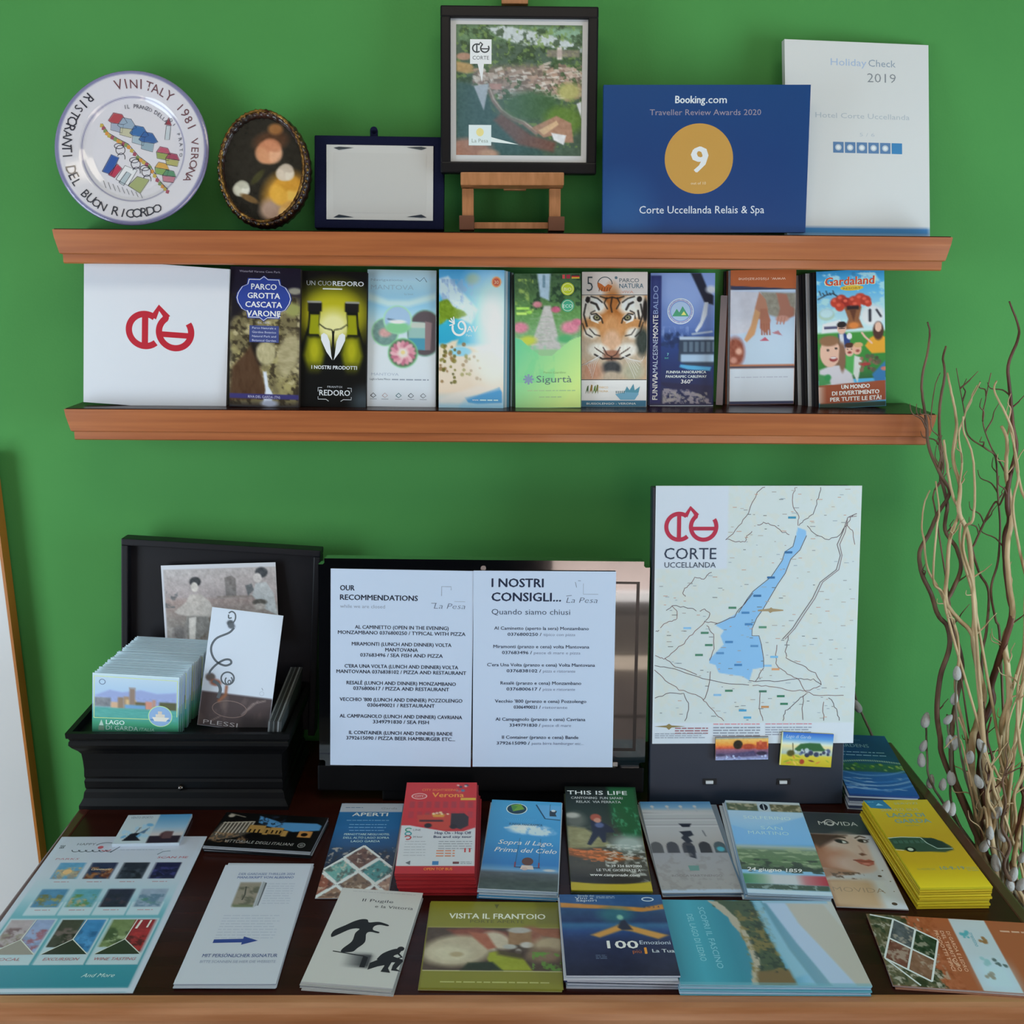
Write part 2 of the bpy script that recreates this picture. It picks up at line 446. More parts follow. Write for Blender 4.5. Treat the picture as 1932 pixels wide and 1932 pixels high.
# =================================================================== printed covers, upper part of the room
def art_tiger():
    A = Art(100, 210, 'cfc6c0', res=1.05)
    A.rc(0, 36, 100, 167, 'b98c62')
    A.rc(0, 100, 100, 167, 'b9a792', 20)
    # fur masses
    A.el(46, 70, 17, 48, 'b0703a', .5); A.el(46, 52, 14, 16, 'a8662f', .5)
    A.el(18, 50, 20, 13, 'e4dfd6', .5, 20); A.el(76, 50, 20, 13, 'e4dfd6', .5, -20)
    A.el(8, 60, 9, 26, 'd9d2c8', .6); A.el(88, 60, 9, 26, 'd9d2c8', .6)
    A.el(18, 84, 20, 11, 'b98350', .6, 20); A.el(77, 84, 20, 11, 'b98350', .6, -20)
    A.el(14, 95, 12, 9, 'd9d4cb', .6); A.el(80, 95, 12, 9, 'd9d4cb', .6)
    A.el(46, 92, 15, 26, 'c08a5a', .5); A.el(46, 108, 14, 18, 'c9a284', .5)
    A.el(93, 108, 10, 22, '2f3a36', .6); A.el(6, 118, 10, 16, 'b7a592', .6)
    A.el(26, 122, 17, 11, 'd8d4cc', .5, 12); A.el(68, 122, 17, 11, 'd8d4cc', .5, -12)
    A.el(46, 130, 13, 8, '8d6553', .4); A.pg([(33, 122), (59, 122), (50, 133), (42, 133)], '9d6d58', 3)
    A.el(46, 150, 15, 12, '33383c', .5); A.el(46, 163, 16, 9, 'b3a28e', .6)
    A.el(16, 155, 16, 15, 'b98a72', .8); A.el(80, 155, 16, 15, 'a9a68f', .8)
    A.ns(3.2, 14, 4, 0, 37, 100, 167, (1, .5))
    K = '171414'
    # forehead and cheek stripes
    for P, w in [([(46, 40), (44, 52), (46, 62)], 2.2), ([(38, 40), (34, 48), (39, 57)], 2), ([(54, 40), (58, 48), (53, 57)], 2),
                 ([(28, 38), (38, 41), (46, 39), (54, 41), (64, 38)], 2), ([(14, 47), (22, 50), (26, 58)], 3.4), ([(78, 47), (72, 50), (68, 58)], 3.4),
                 ([(6, 50), (3, 66), (8, 84)], 2.6), ([(90, 50), (93, 66), (88, 84)], 2.6), ([(14, 38), (24, 41), (31, 47)], 2.2), ([(80, 38), (70, 41), (62, 47)], 2.2),
                 ([(1, 80), (7, 96), (16, 101)], 1.8), ([(94, 78), (90, 92), (82, 100)], 1.8), ([(12, 88), (20, 97), (28, 99)], 1.6), ([(82, 88), (76, 97), (67, 99)], 1.6),
                 ([(20, 60), (14, 63), (12, 72)], 1.8), ([(74, 60), (80, 63), (82, 72)], 1.8), ([(6, 44), (12, 40)], 2), ([(86, 60), (88, 72)], 3)]:
        A.ln(P, w, K, 1.5, .9)
    A.el(9, 43, 3.5, 5, K, .3); A.el(88, 42, 4, 4.5, K, .3); A.el(97, 60, 4, 18, K, .5)
    # eyes
    for ex, sg in ((22, 1), (71, -1)):
        A.el(ex, 71, 8.5, 6.2, 'ece7df', .3, 14*sg); A.el(ex+sg*1, 71, 6, 4.6, K, .3, 14*sg); A.el(ex+sg*1, 70.4, 3.8, 3.2, '8c8a66', .3)
        A.el(ex+sg*1, 70.4, 1.4, 1.4, '080808', .4)
        A.ln([(ex-sg*9, 66), (ex, 64.5), (ex+sg*8, 72), (ex+sg*10, 79)], 2, K, 1.2); A.ln([(ex-sg*9, 66), (ex-sg*7, 75), (ex+sg*3, 79)], 1.6, 'ebe6de', 1.2)
    # nose and mouth
    A.ln([(33, 117), (39, 128), (46, 132), (53, 128), (59, 117)], 1.6, '3a2522', 1.2)
    A.ln([(46, 131), (46, 136)], 1.6, K); A.ln([(20, 128), (32, 135), (46, 134), (60, 135), (74, 128)], 2.4, K, 1.5)
    for k in range(5): A.ln([(20+k*3, 117+k*2), (24+k*3, 121+k*2)], 1.2, '4a3a34', 1)
    for k in range(5): A.ln([(74-k*3, 117+k*2), (70-k*3, 121+k*2)], 1.2, '4a3a34', 1)
    for k in range(8):
        A.vl([(30-k*1.5, 128+k), (22-k*3.2, 142+k*.5), (12-k*1.2+4, 166-k*4)], .45, 'f4f2ee')
        A.vl([(62+k*1.5, 128+k), (72+k*3, 142-k*.5), (82+k*2, 166-k*5)], .45, 'f4f2ee')
    A.vr(0, 35.2, 100, 36, '30363c'); A.vr(0, 167, 100, 168, '30363c')
    A.rc(0, 168, 100, 200, 'dfe3e8'); A.rc(0, 200, 100, 210, '2d6a88')
    A.tx('5', 12, 30, 23, '3c4a50', sx=.75, b=-.01)
    A.arc(35, 19, 11, 11, 180, 360, 1.2, '3c4a50'); A.vp([(24, 16)]+[(35+11.5*math.cos(math.radians(a)), 19+11.5*math.sin(math.radians(a))) for a in range(170, 5, -12)]+[(47, 22), (40, 19), (35, 23), (30, 19)], 'b5622e')
    for k in range(5): A.vl([(27+k*4, 24), (26+k*4, 30)], 1, '6e3a20')
    A.ve(52, 9, 2.2, 2.2, '55707a')
    A.tx('PARCO', 57, 16, 6, '5a6c74', 'l', w=30); A.tx('NATURA', 57, 25, 7, '3f6a7c', 'l', w=37); A.tx('VIVA', 60, 33, 4, 'd4a08c', 'l', sx=1.5)
    r = random.Random(5)
    for k, x in enumerate((8, 14, 19, 23)):
        A.vp([(x-2, 190), (x+1, 178-k % 2*3), (x+3, 176), (x+2.5, 190), (x+1, 184)], ('3c5a34', '8a6a2c', '57803a', '6d6f34')[k])
    A.tx('PARCO', 27, 181, 3, 'd9b98a', 'l'); A.tx('FAUNA', 27, 187, 3, 'd9b98a', 'l')
    A.vp([(52, 190), (86, 184), (88, 190), (82, 199), (60, 199)], '6aa0bb'); A.vp([(66, 187), (70, 178), (74, 184), (80, 174), (82, 184), (90, 178), (88, 188)], '4c8aa0')
    for x in range(53, 66, 3): A.vr(x, 185, x+1.2, 189, '33606e')
    A.tx('BUSSOLENGO - VERONA', 46, 206.5, 3, 'cfe0e8', w=76, b=.01)
    return A

def art_cave():
    A = Art(100, 210, '1c1a28')
    A.rc(0, 0, 100, 44, '191425'); A.rc(0, 44, 100, 206, '6f6648', 12)
    A.nmix(16, '9a9060', .45, .25, 3, 0, 56, 100, 190, st=(1, .6)); A.nmix(7, '2a2218', .52, .12, 8, 0, 44, 100, 206, .8); A.nmix(9, 'b8ad86', .6, .12, 21, 0, 60, 100, 180, .8)
    A.pg([(0, 40), (30, 44), (20, 66), (0, 80)], '17141c', 8); A.pg([(30, 95), (58, 108), (60, 140), (38, 150), (28, 120)], '1d1814', 6)
    A.el(52, 128, 14, 18, 'a89f7b', .3); A.ns(4, 22, 9, 36, 108, 68, 148, (1, .4)); A.el(84, 130, 15, 34, '9c9270', .5, 12); A.ns(5, 22, 6, 68, 90, 100, 170, (.5, 1.2))
    A.pg([(4, 150), (30, 118), (44, 150), (56, 196), (0, 200)], '4c3524', 6); A.ns(5, 14, 12, 0, 120, 50, 200, (1, .4))
    A.el(92, 34, 10, 5, '8d897c', .6); A.el(90, 62, 11, 10, '8d8f55', .6)
    A.pg([(48, 156), (53, 156), (56, 178), (63, 190), (60, 206), (48, 206), (52, 184)], 'c9cfdd', 2); A.el(58, 204, 12, 5, '9aa0b4', .7)
    A.rc(0, 190, 100, 197, '37336a', 1.5); A.tx('RIVA DEL GARDA (TN)', 50, 196, 3.6, 'b9b9d2', w=46)
    def badge(k, col):
        P = [(50-20-k, 22-k), (50-6, 22-k), (50, 17-k), (56, 22-k), (70+k, 22-k), (72+k, 28), (80+k, 32), (86+k, 42), (88+k, 50), (86+k, 58), (80+k, 68), (72+k, 72), (70+k, 79+k), (56, 79+k), (50, 84+k), (44, 79+k), (30-k, 79+k), (28-k, 72), (20-k, 68), (14-k, 58), (12-k, 50), (14-k, 42), (20-k, 32), (28-k, 28)]
        P = [((x-50)*.95+48, (y-50)*.92+46) for x, y in P]; A.vp(P, col)
    badge(4, '2c3f8c'); badge(2.6, 'dfe4f0'); badge(1.6, '2c3f8c')
    for i, (t, wd) in enumerate((('PARCO', 36), ('GROTTA', 46), ('CASCATA', 52), ('VARONE', 48))): A.tx(t, 48, 33+i*13.3, 8.2, 'dfe4f0', w=wd, b=.02)
    A.tx('Waterfall Varone Cave Park', 42, 8, 3, '9a94a4', w=58); A.tx('Est. 1874', 48, 84, 3, 'b8b8c0')
    A.vr(28, 87, 70, 112, '3d477c')
    for i, t in enumerate(('Parco Naturale e', 'Giardino Botanico', 'Natural Park and', 'Botanical Garden')): A.tx(t, 49, 92+i*6.2, 3, 'b9bfd6', w=34)
    return A

def art_bottles():
    A = Art(100, 210, '0b0c0c')
    A.el(50, 66, 52, 44, '8f8c12', .9); A.el(50, 66, 40, 34, 'a8a21c', .7); A.el(50, 84, 26, 24, 'd6d296', .9)
    for sg in (-1, 1):
        X = lambda u: 50 + sg*u
        A.pg([(X(19), 52), (X(36), 52), (X(37), 66), (X(38), 84), (X(44), 106), (X(52), 126), (X(54), 172), (X(8), 172), (X(10), 120), (X(22), 96), (X(20), 70)], '0d100c', 1.5)
        A.pg([(X(21), 67), (X(34), 67), (X(36), 94), (X(36), 97), (X(20), 97), (X(22), 84)], '8a8d10', 2)
        A.pg([(X(17), 102), (X(38), 102), (X(44), 130), (X(34), 168), (X(20), 162), (X(13), 128)], '77790f', 7)
        A.el(X(28), 122, 7, 16, 'a09d1a', .9)
        A.rc(min(X(17), X(38)), 48, max(X(17), X(38)), 62, '141416', 1.5); A.rc(min(X(18), X(39)), 46, max(X(18), X(39)), 49, '8a8a86', 1.5)
        A.ln([(X(20), 82), (X(12), 88), (X(2), 90), (X(0), 96)], 1.6, '15160e')
        A.vp([(X(2.5), 130), (X(5), 108), (X(9), 98), (X(14), 95), (X(18), 98), (X(18), 106), (X(10), 124), (X(1), 137)], 'd3d6e0')
    A.vl([(50, 92), (50, 131)], 3.2, '11120c'); A.ln([(50, 92), (50, 130)], 1, '6a6a20')
    A.rc(0, 150, 100, 210, '0a0b0b', 24); A.el(96, 204, 18, 22, '39434a', 1.2)
    A.tx('UN CUO', 10, 22, 7, 'b9bcc0', 'l', w=37, b=-.012); A.tx('REDORO', 49, 22, 7, 'd4d6da', 'l', w=46, b=.02); A.vr(34, 26, 63, 28, 'd6d6c8')
    A.tx('I NOSTRI PRODOTTI', 52, 151, 5.4, 'd0d3da', w=68, b=.02)
    A.tx('REDORO', 53, 192, 8.5, 'cfd2d8', w=46, b=.012); A.tx('FRANTOI', 53, 180, 3, 'a8acb2', w=22)
    for x, sg in ((28, 1), (78, -1)):
        A.vl([(x+sg*6, 180), (x, 180), (x, 186)], .9, 'b9bcc2'); A.vl([(x, 194), (x, 198), (x+sg*12, 198), (x+sg*16, 201)], 1.1, 'b9bcc2')
    return A

def art_lotus():
    A = Art(100, 210, 'c6cfd8')
    A.vg([(0, '9fb9c0'), (18, 'a8cde2'), (55, '8cc0e2'), (80, 'b6d2e4'), (115, 'cdd5de'), (210, 'cad1dd')])
    A.pg([(0, 34), (30, 46), (60, 46), (100, 34), (100, 44), (60, 56), (30, 56), (0, 46)], 'bcd8ea', 6)
    A.el(84, 96, 26, 36, '6f9a8a', .08); A.el(84, 96, 24.5, 34, '584f55', .08); A.pg([(60, 78), (86, 80), (86, 122), (60, 118)], '8fb4b0', 1.5); A.rc(60, 104, 86, 122, '4a8ea6', 2); A.pg([(84, 78), (94, 80), (92, 122), (84, 122)], '8a7478', 1.5); A.rc(62, 80, 84, 88, 'b8c0b8', 2)
    A.el(26, 95, 20, 22, '8fc8a0', .12); A.el(26, 95, 18, 20, '6f8f8a', .12); A.el(26, 96, 9, 7, 'c79a98', .6); A.ns(5, 18, 3, 8, 76, 46, 116)
    A.el(44, 76, 21, 22, '9fd2ae', .12); A.el(44, 76, 19, 20, '9bb9d6', .12); A.el(44, 88, 18, 9, '7fbf90', .4); A.ln([(30, 75), (52, 79)], 2.4, '56708a', 1.5); A.el(44, 79, 12, 3, 'e2e8ea', .6)
    A.el(52, 127, 22, 23, '79bb86', .12); A.el(52, 127, 20, 21, '5a6c58', .14)
    for k in range(16):
        a = k*22.5; A.el(52+11*math.cos(math.radians(a)), 127+11*math.sin(math.radians(a)), 8, 4, ('cf8d9c', 'b96f84', 'dba9b2')[k % 3], .4, a)
    A.el(52, 127, 8, 8, 'e8cfc8', .6); A.el(52, 126, 3, 3, 'e3c78a', .5)
    A.tx('Navigazione', 28, 17, 3.6, '86a4b4', w=46); A.tx('MANTOVA', 36, 30, 7, '93b2c2', w=62); A.tx('by boat', 60, 38, 3, '8eaebe')
    A.vl([(70, 12), (76, 17), (82, 11), (86, 18)], 1, '5c7484')
    A.tx('MANTOVA', 6, 162, 4, 'a2aec0', 'l', w=40); A.tx('Laghi e fiume Mincio', 4, 169, 3, '566070', 'l', w=30); A.fake(36, 167, 90, 2.6, 1, '8f98a6')
    for i, x in enumerate((9, 26, 46, 64, 82)):
        A.vl([(x-4, 193), (x, 189), (x+4, 193), (x, 196), (x-4, 193)], 1.1, ('3a4148', 'b0a0a4', '3f6f78', '59606c', '707680')[i]); A.vr(x-5, 198, x+5, 198.8, '8a919c')
    A.vl([(0, 0), (99.5, 0), (99.5, 210)], .5, '9aa6b0')
    return A

def art_waterpark():
    A = Art(100, 210, '5fb6d6')
    A.vg([(0, '3f8fc0'), (30, '6ab0d8'), (70, '35a7c4'), (110, '2c9cc0'), (118, 'd8cfc0'), (185, 'd9c6b2'), (210, '8fc0dc')])
    A.pg([(0, 14), (14, 10), (60, 60), (50, 82), (20, 70), (0, 34)], 'c2d6e6', 4); A.nmix(7, '7f9fc0', .5, .1, 4, 0, 14, 56, 76, .7, (1, .5))
    A.pg([(0, 50), (12, 44), (22, 56), (34, 60), (44, 68), (30, 74), (12, 76), (0, 84)], '6f8c24', 3, 1, 2, 4); A.ns(5, 30, 2, 0, 46, 40, 82)
    A.el(52, 14, 10, 8, '7fa08a', .9)
    A.el(78, 70, 34, 60, 'd6ebf6', 1.4, 0, .9); A.el(90, 95, 22, 60, 'e4f2fa', 1.3, 0, .8)
    A.pg([(0, 120), (20, 108), (30, 106), (24, 122), (50, 118), (60, 124), (0, 130)], 'd9cbb4', 4); A.el(33, 124, 17, 7, '8cc6e0', .3)
    A.sp(2, 112, 40, 172, 34, 1.8, 3.6, ['5f5a20', '7a7230', '8a6a40', '4c4a1c'], 4, 1, .8); A.sp(36, 130, 66, 168, 16, 1.6, 3, ['8b8748', '8f7450'], 9, 1, .6)
    A.el(80, 140, 26, 34, 'e3dcd2', 1.2, 0, .8)
    A.pg([(40, 194), (60, 190), (94, 178), (98, 186), (98, 202), (60, 204), (46, 202)], '4f94c4', 2); A.tx('www.', 52, 199, 3, 'dcebf6', 'l'); A.fake(64, 197, 92, 2.6, 1, 'b9d6ec')
    A.pg([(0, 196), (60, 176), (98, 180), (60, 190), (40, 198), (30, 210), (0, 210)], 'd8d0c8', 6, .7); A.rc(0, 204, 100, 210, '8cc0de', 5, .6)
    A.el(88, 18, 7.5, 8, 'e89a5a', .1); A.el(88, 18, 5.5, 6, 'c25a4a', .2); A.tx('30', 88, 21, 5, 'f0c8a0')
    W = 'e6f2f8'
    A.arc(31, 88, 10, 11, -60, 200, 3.2, W); A.arc(35, 84, 5, 6, 60, 330, 2.2, W)
    for a in (200, 230, 260, 150): A.vl([(24, 82), (24+9*math.cos(math.radians(a)), 80+9*math.sin(math.radians(a)))], 1.8, W)
    A.tx('AV', 43, 94, 9, W, 'l', b=.01); A.tx('Parc', 42, 101, 3.6, 'c8e6f2', 'l')
    return A

def art_garden():
    A = Art(100, 210, '8fb88a')
    A.vg([(0, '3c5a3c'), (30, '4a6a42'), (60, '5a8a4c'), (100, '79a878')])
    A.nmix(9, '9fb860', .5, .2, 4, 0, 8, 28, 60, .9); A.nmix(6, '1f3a2a', .5, .15, 7, 24, 0, 100, 56, .8)
    A.pg([(34, 0), (54, 0), (52, 42), (38, 36)], 'a8bfce', 3); A.ln([(44, 4), (44, 20)], 4, '6a8a9a', 2)
    A.pg([(44, 50), (54, 50), (70, 118), (22, 118), (38, 70)], 'b4b2b0', 3); A.nmix(5, '8aa08a', .55, .1, 3, 22, 60, 70, 118, .4, (.4, 2))
    for x, y, r_, c in ((34, 48, 7, 'c07c86'), (62, 56, 7, 'b85c78'), (8, 84, 12, 'c87c90'), (84, 84, 14, 'cc7f93'), (94, 76, 8, 'c27088'), (22, 60, 4, '9ccf58'), (94, 108, 9, 'c4909a')): A.el(x, y, r_, r_*.7, c, .6)
    A.rc(2, 52, 22, 56, 'a8d860', 2); A.rc(2, 60, 18, 64, 'b4dc6c', 2); A.ns(3, 16, 8, 0, 0, 100, 112)
    A.el(20, 104, 12, 7, 'b9c24a', .8); A.el(76, 102, 12, 6, '4fa06a', .8)
    A.pg([(0, 100), (10, 103), (22, 116), (38, 128), (56, 128), (72, 114), (84, 104), (100, 98), (100, 210), (0, 210)], '9fd29a', 1.2)
    A.C = A.C; m = A._seg([(0, 100), (10, 103), (22, 116), (38, 128), (56, 128), (72, 114), (84, 104), (100, 98), (100, 210), (0, 210)], True)[1]
    t = np.clip((A.X/100*.7 + (A.Y-100)/110*.5), 0, 1)[..., None]; g = (1-t)*hx('62bd92')+t*hx('c3dc86'); A.C = np.where(m[..., None], g, A.C)
    A.nmix(14, '6fc48a', .52, .1, 6, 0, 112, 60, 170, .5, (1, .5))
    for cx, cy, r_, c, t1 in ((80, 24, 10, 'b9c42c', 'BIO'), (80, 50, 10, '3f9c7c', 'ECO')):
        A.ve(cx, cy, r_, r_, c); A.arc(cx, cy, r_*.8, r_*.8, 0, 360, .6, 'dfe8c0'); A.tx(t1, cx, cy+3, 5, 'dfe6b0' if c == 'b9c42c' else 'bfe6d0', b=.01)
    A.vr(72, 2, 76, 8, 'c04a4a'); A.vr(78, 2, 84, 8, '9a2c40'); A.vr(86, 2, 98, 4, '2a2a2a'); A.vr(86, 4, 98, 6, 'b03030'); A.vr(86, 6, 98, 8, 'd0b040')
    for k in range(8):
        a = math.radians(k*45); A.vl([(20, 165), (20+8*math.cos(a), 165+8*math.sin(a))], 3, '7f8fa6')
    A.ve(20, 165, 4.5, 4.5, '7f8fa6'); A.tx('Sigurtà', 32, 170, 10.5, '5d7472', 'l', w=54); A.tx('Parco Giardino', 60, 156, 3.6, '8fb47a', w=34)
    A.fake(18, 182, 94, 2.2, 1, '9fc08a'); A.fake(36, 192, 70, 2.2, 1, '9fc08a')
    return A

def art_cableway():
    A = Art(100, 210, '2a3c78')
    A.vg([(0, '7d95c8'), (40, '7f96cc'), (85, '5a74b0'), (110, '24407c'), (150, '1b2f60'), (210, '1d2448')])
    A.el(50, 30, 50, 26, '93a9d8', .9, 20, .6); A.nmix(6, '8aa0cc', .5, .2, 6, 18, 84, 60, 108, .6, (2, .6)); A.sp(18, 96, 60, 116, 24, 2, 4, ['1d3560', '16294e'], 3, 1.6, .6)
    A.pg([(62, 0), (78, 0), (90, 28), (98, 36), (98, 50), (84, 46)], '1b2234', 3); A.el(94, 26, 8, 6, 'c4c8d0', .8)
    A.pg([(84, 46), (90, 46), (88, 66), (80, 84), (72, 94), (70, 90), (78, 76)], 'c9d0dc', 1.5); A.ln([(66, 96), (96, 92)], 3, '9aa8bc', 2)
    A.pg([(46, 104), (60, 100), (100, 100), (100, 146), (58, 146), (44, 138)], '2c3c50', 2); A.rc(46, 100, 100, 105, 'a8b8cc', 2); A.rc(48, 128, 100, 140, '9db6d0', 3)
    for x in range(52, 100, 9): A.rc(x, 108, x+6, 124, '56697c', 2)
    A.pg([(48, 144), (70, 146), (96, 148), (94, 154), (60, 152), (46, 148)], '4fa0cc', 2)
    A.nmix(5, '8a8490', .42, .12, 5, 20, 182, 100, 206); A.pg([(18, 176), (36, 184), (60, 184), (100, 202), (100, 178), (18, 172)], '1d2448', 3); A.nmix(4, 'a09a94', .5, .1, 9, 20, 188, 90, 204, .7)
    A.rc(0, 4, 17, 206, '1b2560', 2); A.rc(0, 4, 17, 60, '5d72b0', 20, .5)
    A.tx('FUNIVIA', 12, 200, 7.5, 'e6ebf6', 'l', w=42, rot=90, b=.025); A.tx('MALCESINE', 12, 157, 7.5, 'b9c6e6', 'l', w=54, rot=90); A.tx('MONTE', 12, 102, 7.5, 'e6ebf6', 'l', w=36, rot=90, b=.025); A.tx('BALDO', 12, 64, 7.5, '9fb2dc', 'l', w=44, rot=90)
    A.ve(47, 60, 20.5, 20.5, 'cfd4e0'); A.ve(47, 60, 19, 19, '7a96cc'); A.ve(47, 60, 15, 15, 'a9bfe0'); A.arc(47, 60, 17.2, 17.2, 0, 360, .8, 'd8b8b0')
    A.vp([(34, 68), (41, 56), (45, 62), (50, 52), (60, 68)], '4c9a74'); A.vp([(48, 66), (52, 60), (56, 66)], 'e8dc7a')
    for k in range(16):
        a = k*22.5; A.tx('MONTEBALDOFUNIVIA'[k], 47+17*math.sin(math.radians(a)), 60-17*math.cos(math.radians(a)), 2.2, 'd4dcee', rot=-a)
    A.tx('FUNIVIA PANORAMICA', 57, 158, 4, 'd2dcf0', w=62, b=.02); A.tx('PANORAMIC CABLEWAY', 57, 165, 4, 'd2dcf0', w=64, b=.02); A.tx('360°', 58, 174, 6, 'e2e8f4', w=18, b=.02)
    A.tx('7', 28, 130, 4, '7fc8c8', b=.02); A.tx('aut', 26, 135, 3.4, '58b0a0')
    A.vl([(.5, 209.5), (99.5, 209.5)], .9, 'c0c8d4')
    return A

def art_hands():
    A = Art(100, 210, 'a85a32')
    A.rc(0, 0, 100, 26, 'a8572e'); A.pg([(0, 24), (100, 30), (100, 38), (0, 30)], '2b3450', 1)
    A.rc(0, 31, 100, 150, 'b4c8e6', 1); A.pg([(0, 31), (46, 34), (40, 70), (30, 96), (10, 100), (0, 100)], 'c6c6d0', 4); A.ns(9, 8, 3, 0, 31, 40, 100)
    A.pg([(46, 34), (100, 36), (100, 70), (80, 76), (60, 70), (52, 60)], '8f8a7c', 4); A.ns(4, 20, 5, 50, 36, 100, 66)
    SK = 'b07a62'
    A.pg([(44, 34), (54, 46), (58, 62), (50, 76), (40, 76), (38, 58)], SK, 2); A.pg([(46, 60), (56, 60), (62, 78), (60, 92), (54, 98), (46, 90)], 'a56a54', 2)
    for x in (48, 52, 56, 60): A.ln([(x, 84), (x+1, 100)], 2.4, '9c604c', 1.2)
    A.pg([(38, 60), (46, 66), (38, 100), (26, 112), (22, 108), (32, 86)], 'c79468', 2)
    A.pg([(70, 36), (86, 38), (92, 56), (98, 60), (98, 72), (80, 80), (72, 78), (76, 60)], 'a06a58', 3); A.el(80, 76, 10, 5, 'c08c7c', .5)
    for x in (74, 79, 84): A.ln([(x, 74), (x-2, 84)], 2.2, 'b47c6c', 1.2)
    A.pg([(46, 110), (54, 104), (60, 110)], 'b8586a', 1.2); A.pg([(64, 98), (74, 94), (80, 102)], 'b07880', 1.2)
    A.el(8, 128, 15, 24, '8c4a38', .4); A.ns(5, 26, 6, 0, 104, 20, 152); A.el(14, 126, 5, 5, 'd0a08c', .8); A.el(6, 140, 5, 5, 'c08878', .8)
    A.rc(0, 147, 100, 150, 'b06a44', 1); A.rc(0, 150, 100, 153, '273048', 1); A.rc(0, 153, 100, 206, 'c7d0de', 1); A.rc(0, 205, 100, 210, '1c2c50', 1)
    A.fake(8, 166, 90, 2.2, 1, 'b2b9c8'); A.tx('www. ristorazione', 48, 12, 5, 'd8b8a4', w=72, rot=180)
    return A

def art_funpark():
    A = Art(100, 210, '4fa6d4')
    A.vg([(0, '2e86bc'), (20, '4aa6d6'), (60, '9ccbe6'), (92, 'bcd6d8'), (96, '3f8a3a'), (150, '2f7a34'), (166, '2a5a34')])
    A.nmix(14, 'b6dcf0', .52, .12, 3, 0, 4, 100, 90, .8, (1, 1.6)); A.sp(0, 0, 100, 16, 6, 2, 5, ['2c76a8'], 3, 1, .4)
    A.ln([(2, 42), (14, 36), (24, 34), (32, 40)], 2, '2e3c48'); [A.ln([(4+k*5, 30+k % 2*3), (6+k*5, 36)], 1.6, '2e3c48') for k in range(5)]
    A.el(14, 66, 12, 9, 'a7c4b4', .3); A.el(14, 64, 9, 6, 'b9d6ec', .4); A.pg([(8, 80), (34, 74), (38, 92), (6, 94)], 'd6d8dc', 2); A.rc(10, 84, 34, 88, '4a4a6a', 1.5)
    A.el(82, 70, 18, 16, 'd8dade', .4); A.ln([(78, 62), (78, 78)], 4, '2c2c34', 2); A.ln([(88, 62), (94, 72)], 3, '2c2c34', 2)
    for x, y, r_ in ((28, 48, 8), (36, 44, 8), (44, 49, 8), (54, 47, 8), (64, 44, 9), (72, 47, 8), (58, 54, 7), (34, 55, 7), (76, 52, 5)): A.el(x, y, r_, r_*.95, ('b03828', 'c2402c', '9c2a22')[int(x) % 3], .3); A.el(x-2, y-3, 3, 2.4, 'e0604a', .7)
    A.pg([(40, 56), (66, 56), (62, 74), (68, 88), (40, 90), (46, 74)], '8a5838', 2); A.rc(44, 54, 62, 60, '2a1c20', 2); A.el(54, 84, 8, 5, 'd07c3c', .7); A.pg([(48, 60), (58, 60), (54, 78)], '5f3624', 2)
    # visitors
    SK = 'd9b09c'
    A.pg([(30, 96), (40, 94), (48, 104), (48, 128), (34, 128)], '29407a', 2); A.pg([(32, 96), (38, 96), (40, 122), (34, 124)], 'c9ccd4', 1.5); A.el(36, 88, 6.5, 8.5, SK, .15); A.el(36, 82, 7, 5, '221c1e', .2); A.vl([(31, 88), (41, 88)], 1.2, '3a2c2c')
    A.el(47, 100, 4, 5, 'd8d8dc', .3)
    A.pg([(78, 104), (90, 98), (100, 104), (100, 128), (80, 128), (70, 116)], 'd79a2e', 2); A.el(90, 94, 8, 14, '4a2c24', .3); A.el(90, 88, 5, 7.5, SK, .2); A.ln([(80, 112), (70, 102), (66, 96)], 3, SK)
    A.pg([(40, 128), (56, 126), (60, 160), (42, 160)], '4aa050', 2); A.pg([(54, 130), (66, 134), (58, 172), (52, 158)], 'c9ccc8', 2); A.el(47, 122, 7, 9, SK, .15); A.el(47, 114, 7, 4, '4a2c20', .3); A.el(58, 120, 7, 9, 'd8a890', .15); A.el(60, 114, 7, 4, 'c9a070', .3)
    A.el(22, 126, 16, 24, '7a5640', .3); A.pg([(2, 150), (18, 144), (34, 144), (50, 158), (54, 176), (0, 178)], 'c8c4cc', 3); A.el(18, 124, 15, 22, SK, .1); A.el(17, 106, 15, 8, '8a6448', .4); A.el(36, 132, 5, 22, '7f5c48', .4)
    A.el(23, 134, 6, 4, '8c3434', .25); A.el(23, 132, 4.6, 1.6, 'eee6e2', .3); A.el(15, 120, 2, 1.6, '2a2020', .4); A.el(27, 118, 2, 1.6, '2a2020', .4)
    A.el(47, 125, 3, 2, '8c3434', .3); A.el(59, 123, 3, 2, '9c4a44', .3); A.el(44, 120, 1, 1, '2a2020', .4); A.el(50, 120, 1, 1, '2a2020', .4)
    A.sp(62, 130, 92, 156, 26, 2, 4, ['4a3a30', '7c6650', '8a5a4a', '5a4c40'], 6, 1, .8); A.el(70, 144, 8, 2, 'a03434', .4); A.pg([(80, 160), (100, 140), (100, 172), (84, 172)], '2f6ea0', 3); A.el(98, 152, 5, 3, 'c07060', .5)
    A.pg([(0, 156), (16, 160), (18, 172), (0, 176)], '3f8a50', 3); A.el(14, 162, 5, 5, '2c8a4c', .5)
    A.pg([(0, 174), (100, 170), (100, 200), (2, 204)], '94492c', 1.2); A.rc(0, 202, 100, 210, '1f3a30', 2); A.hg([(0, 'c0a89c'), (12, '94492c')], 176, 201)
    A.tx('Gardaland', 49, 22.5, 12, 'f4d8b0', w=74, b=.07, sh=.05); A.tx('Gardaland', 49, 22, 12, 'c8442c', w=72, b=.03, sh=.05)
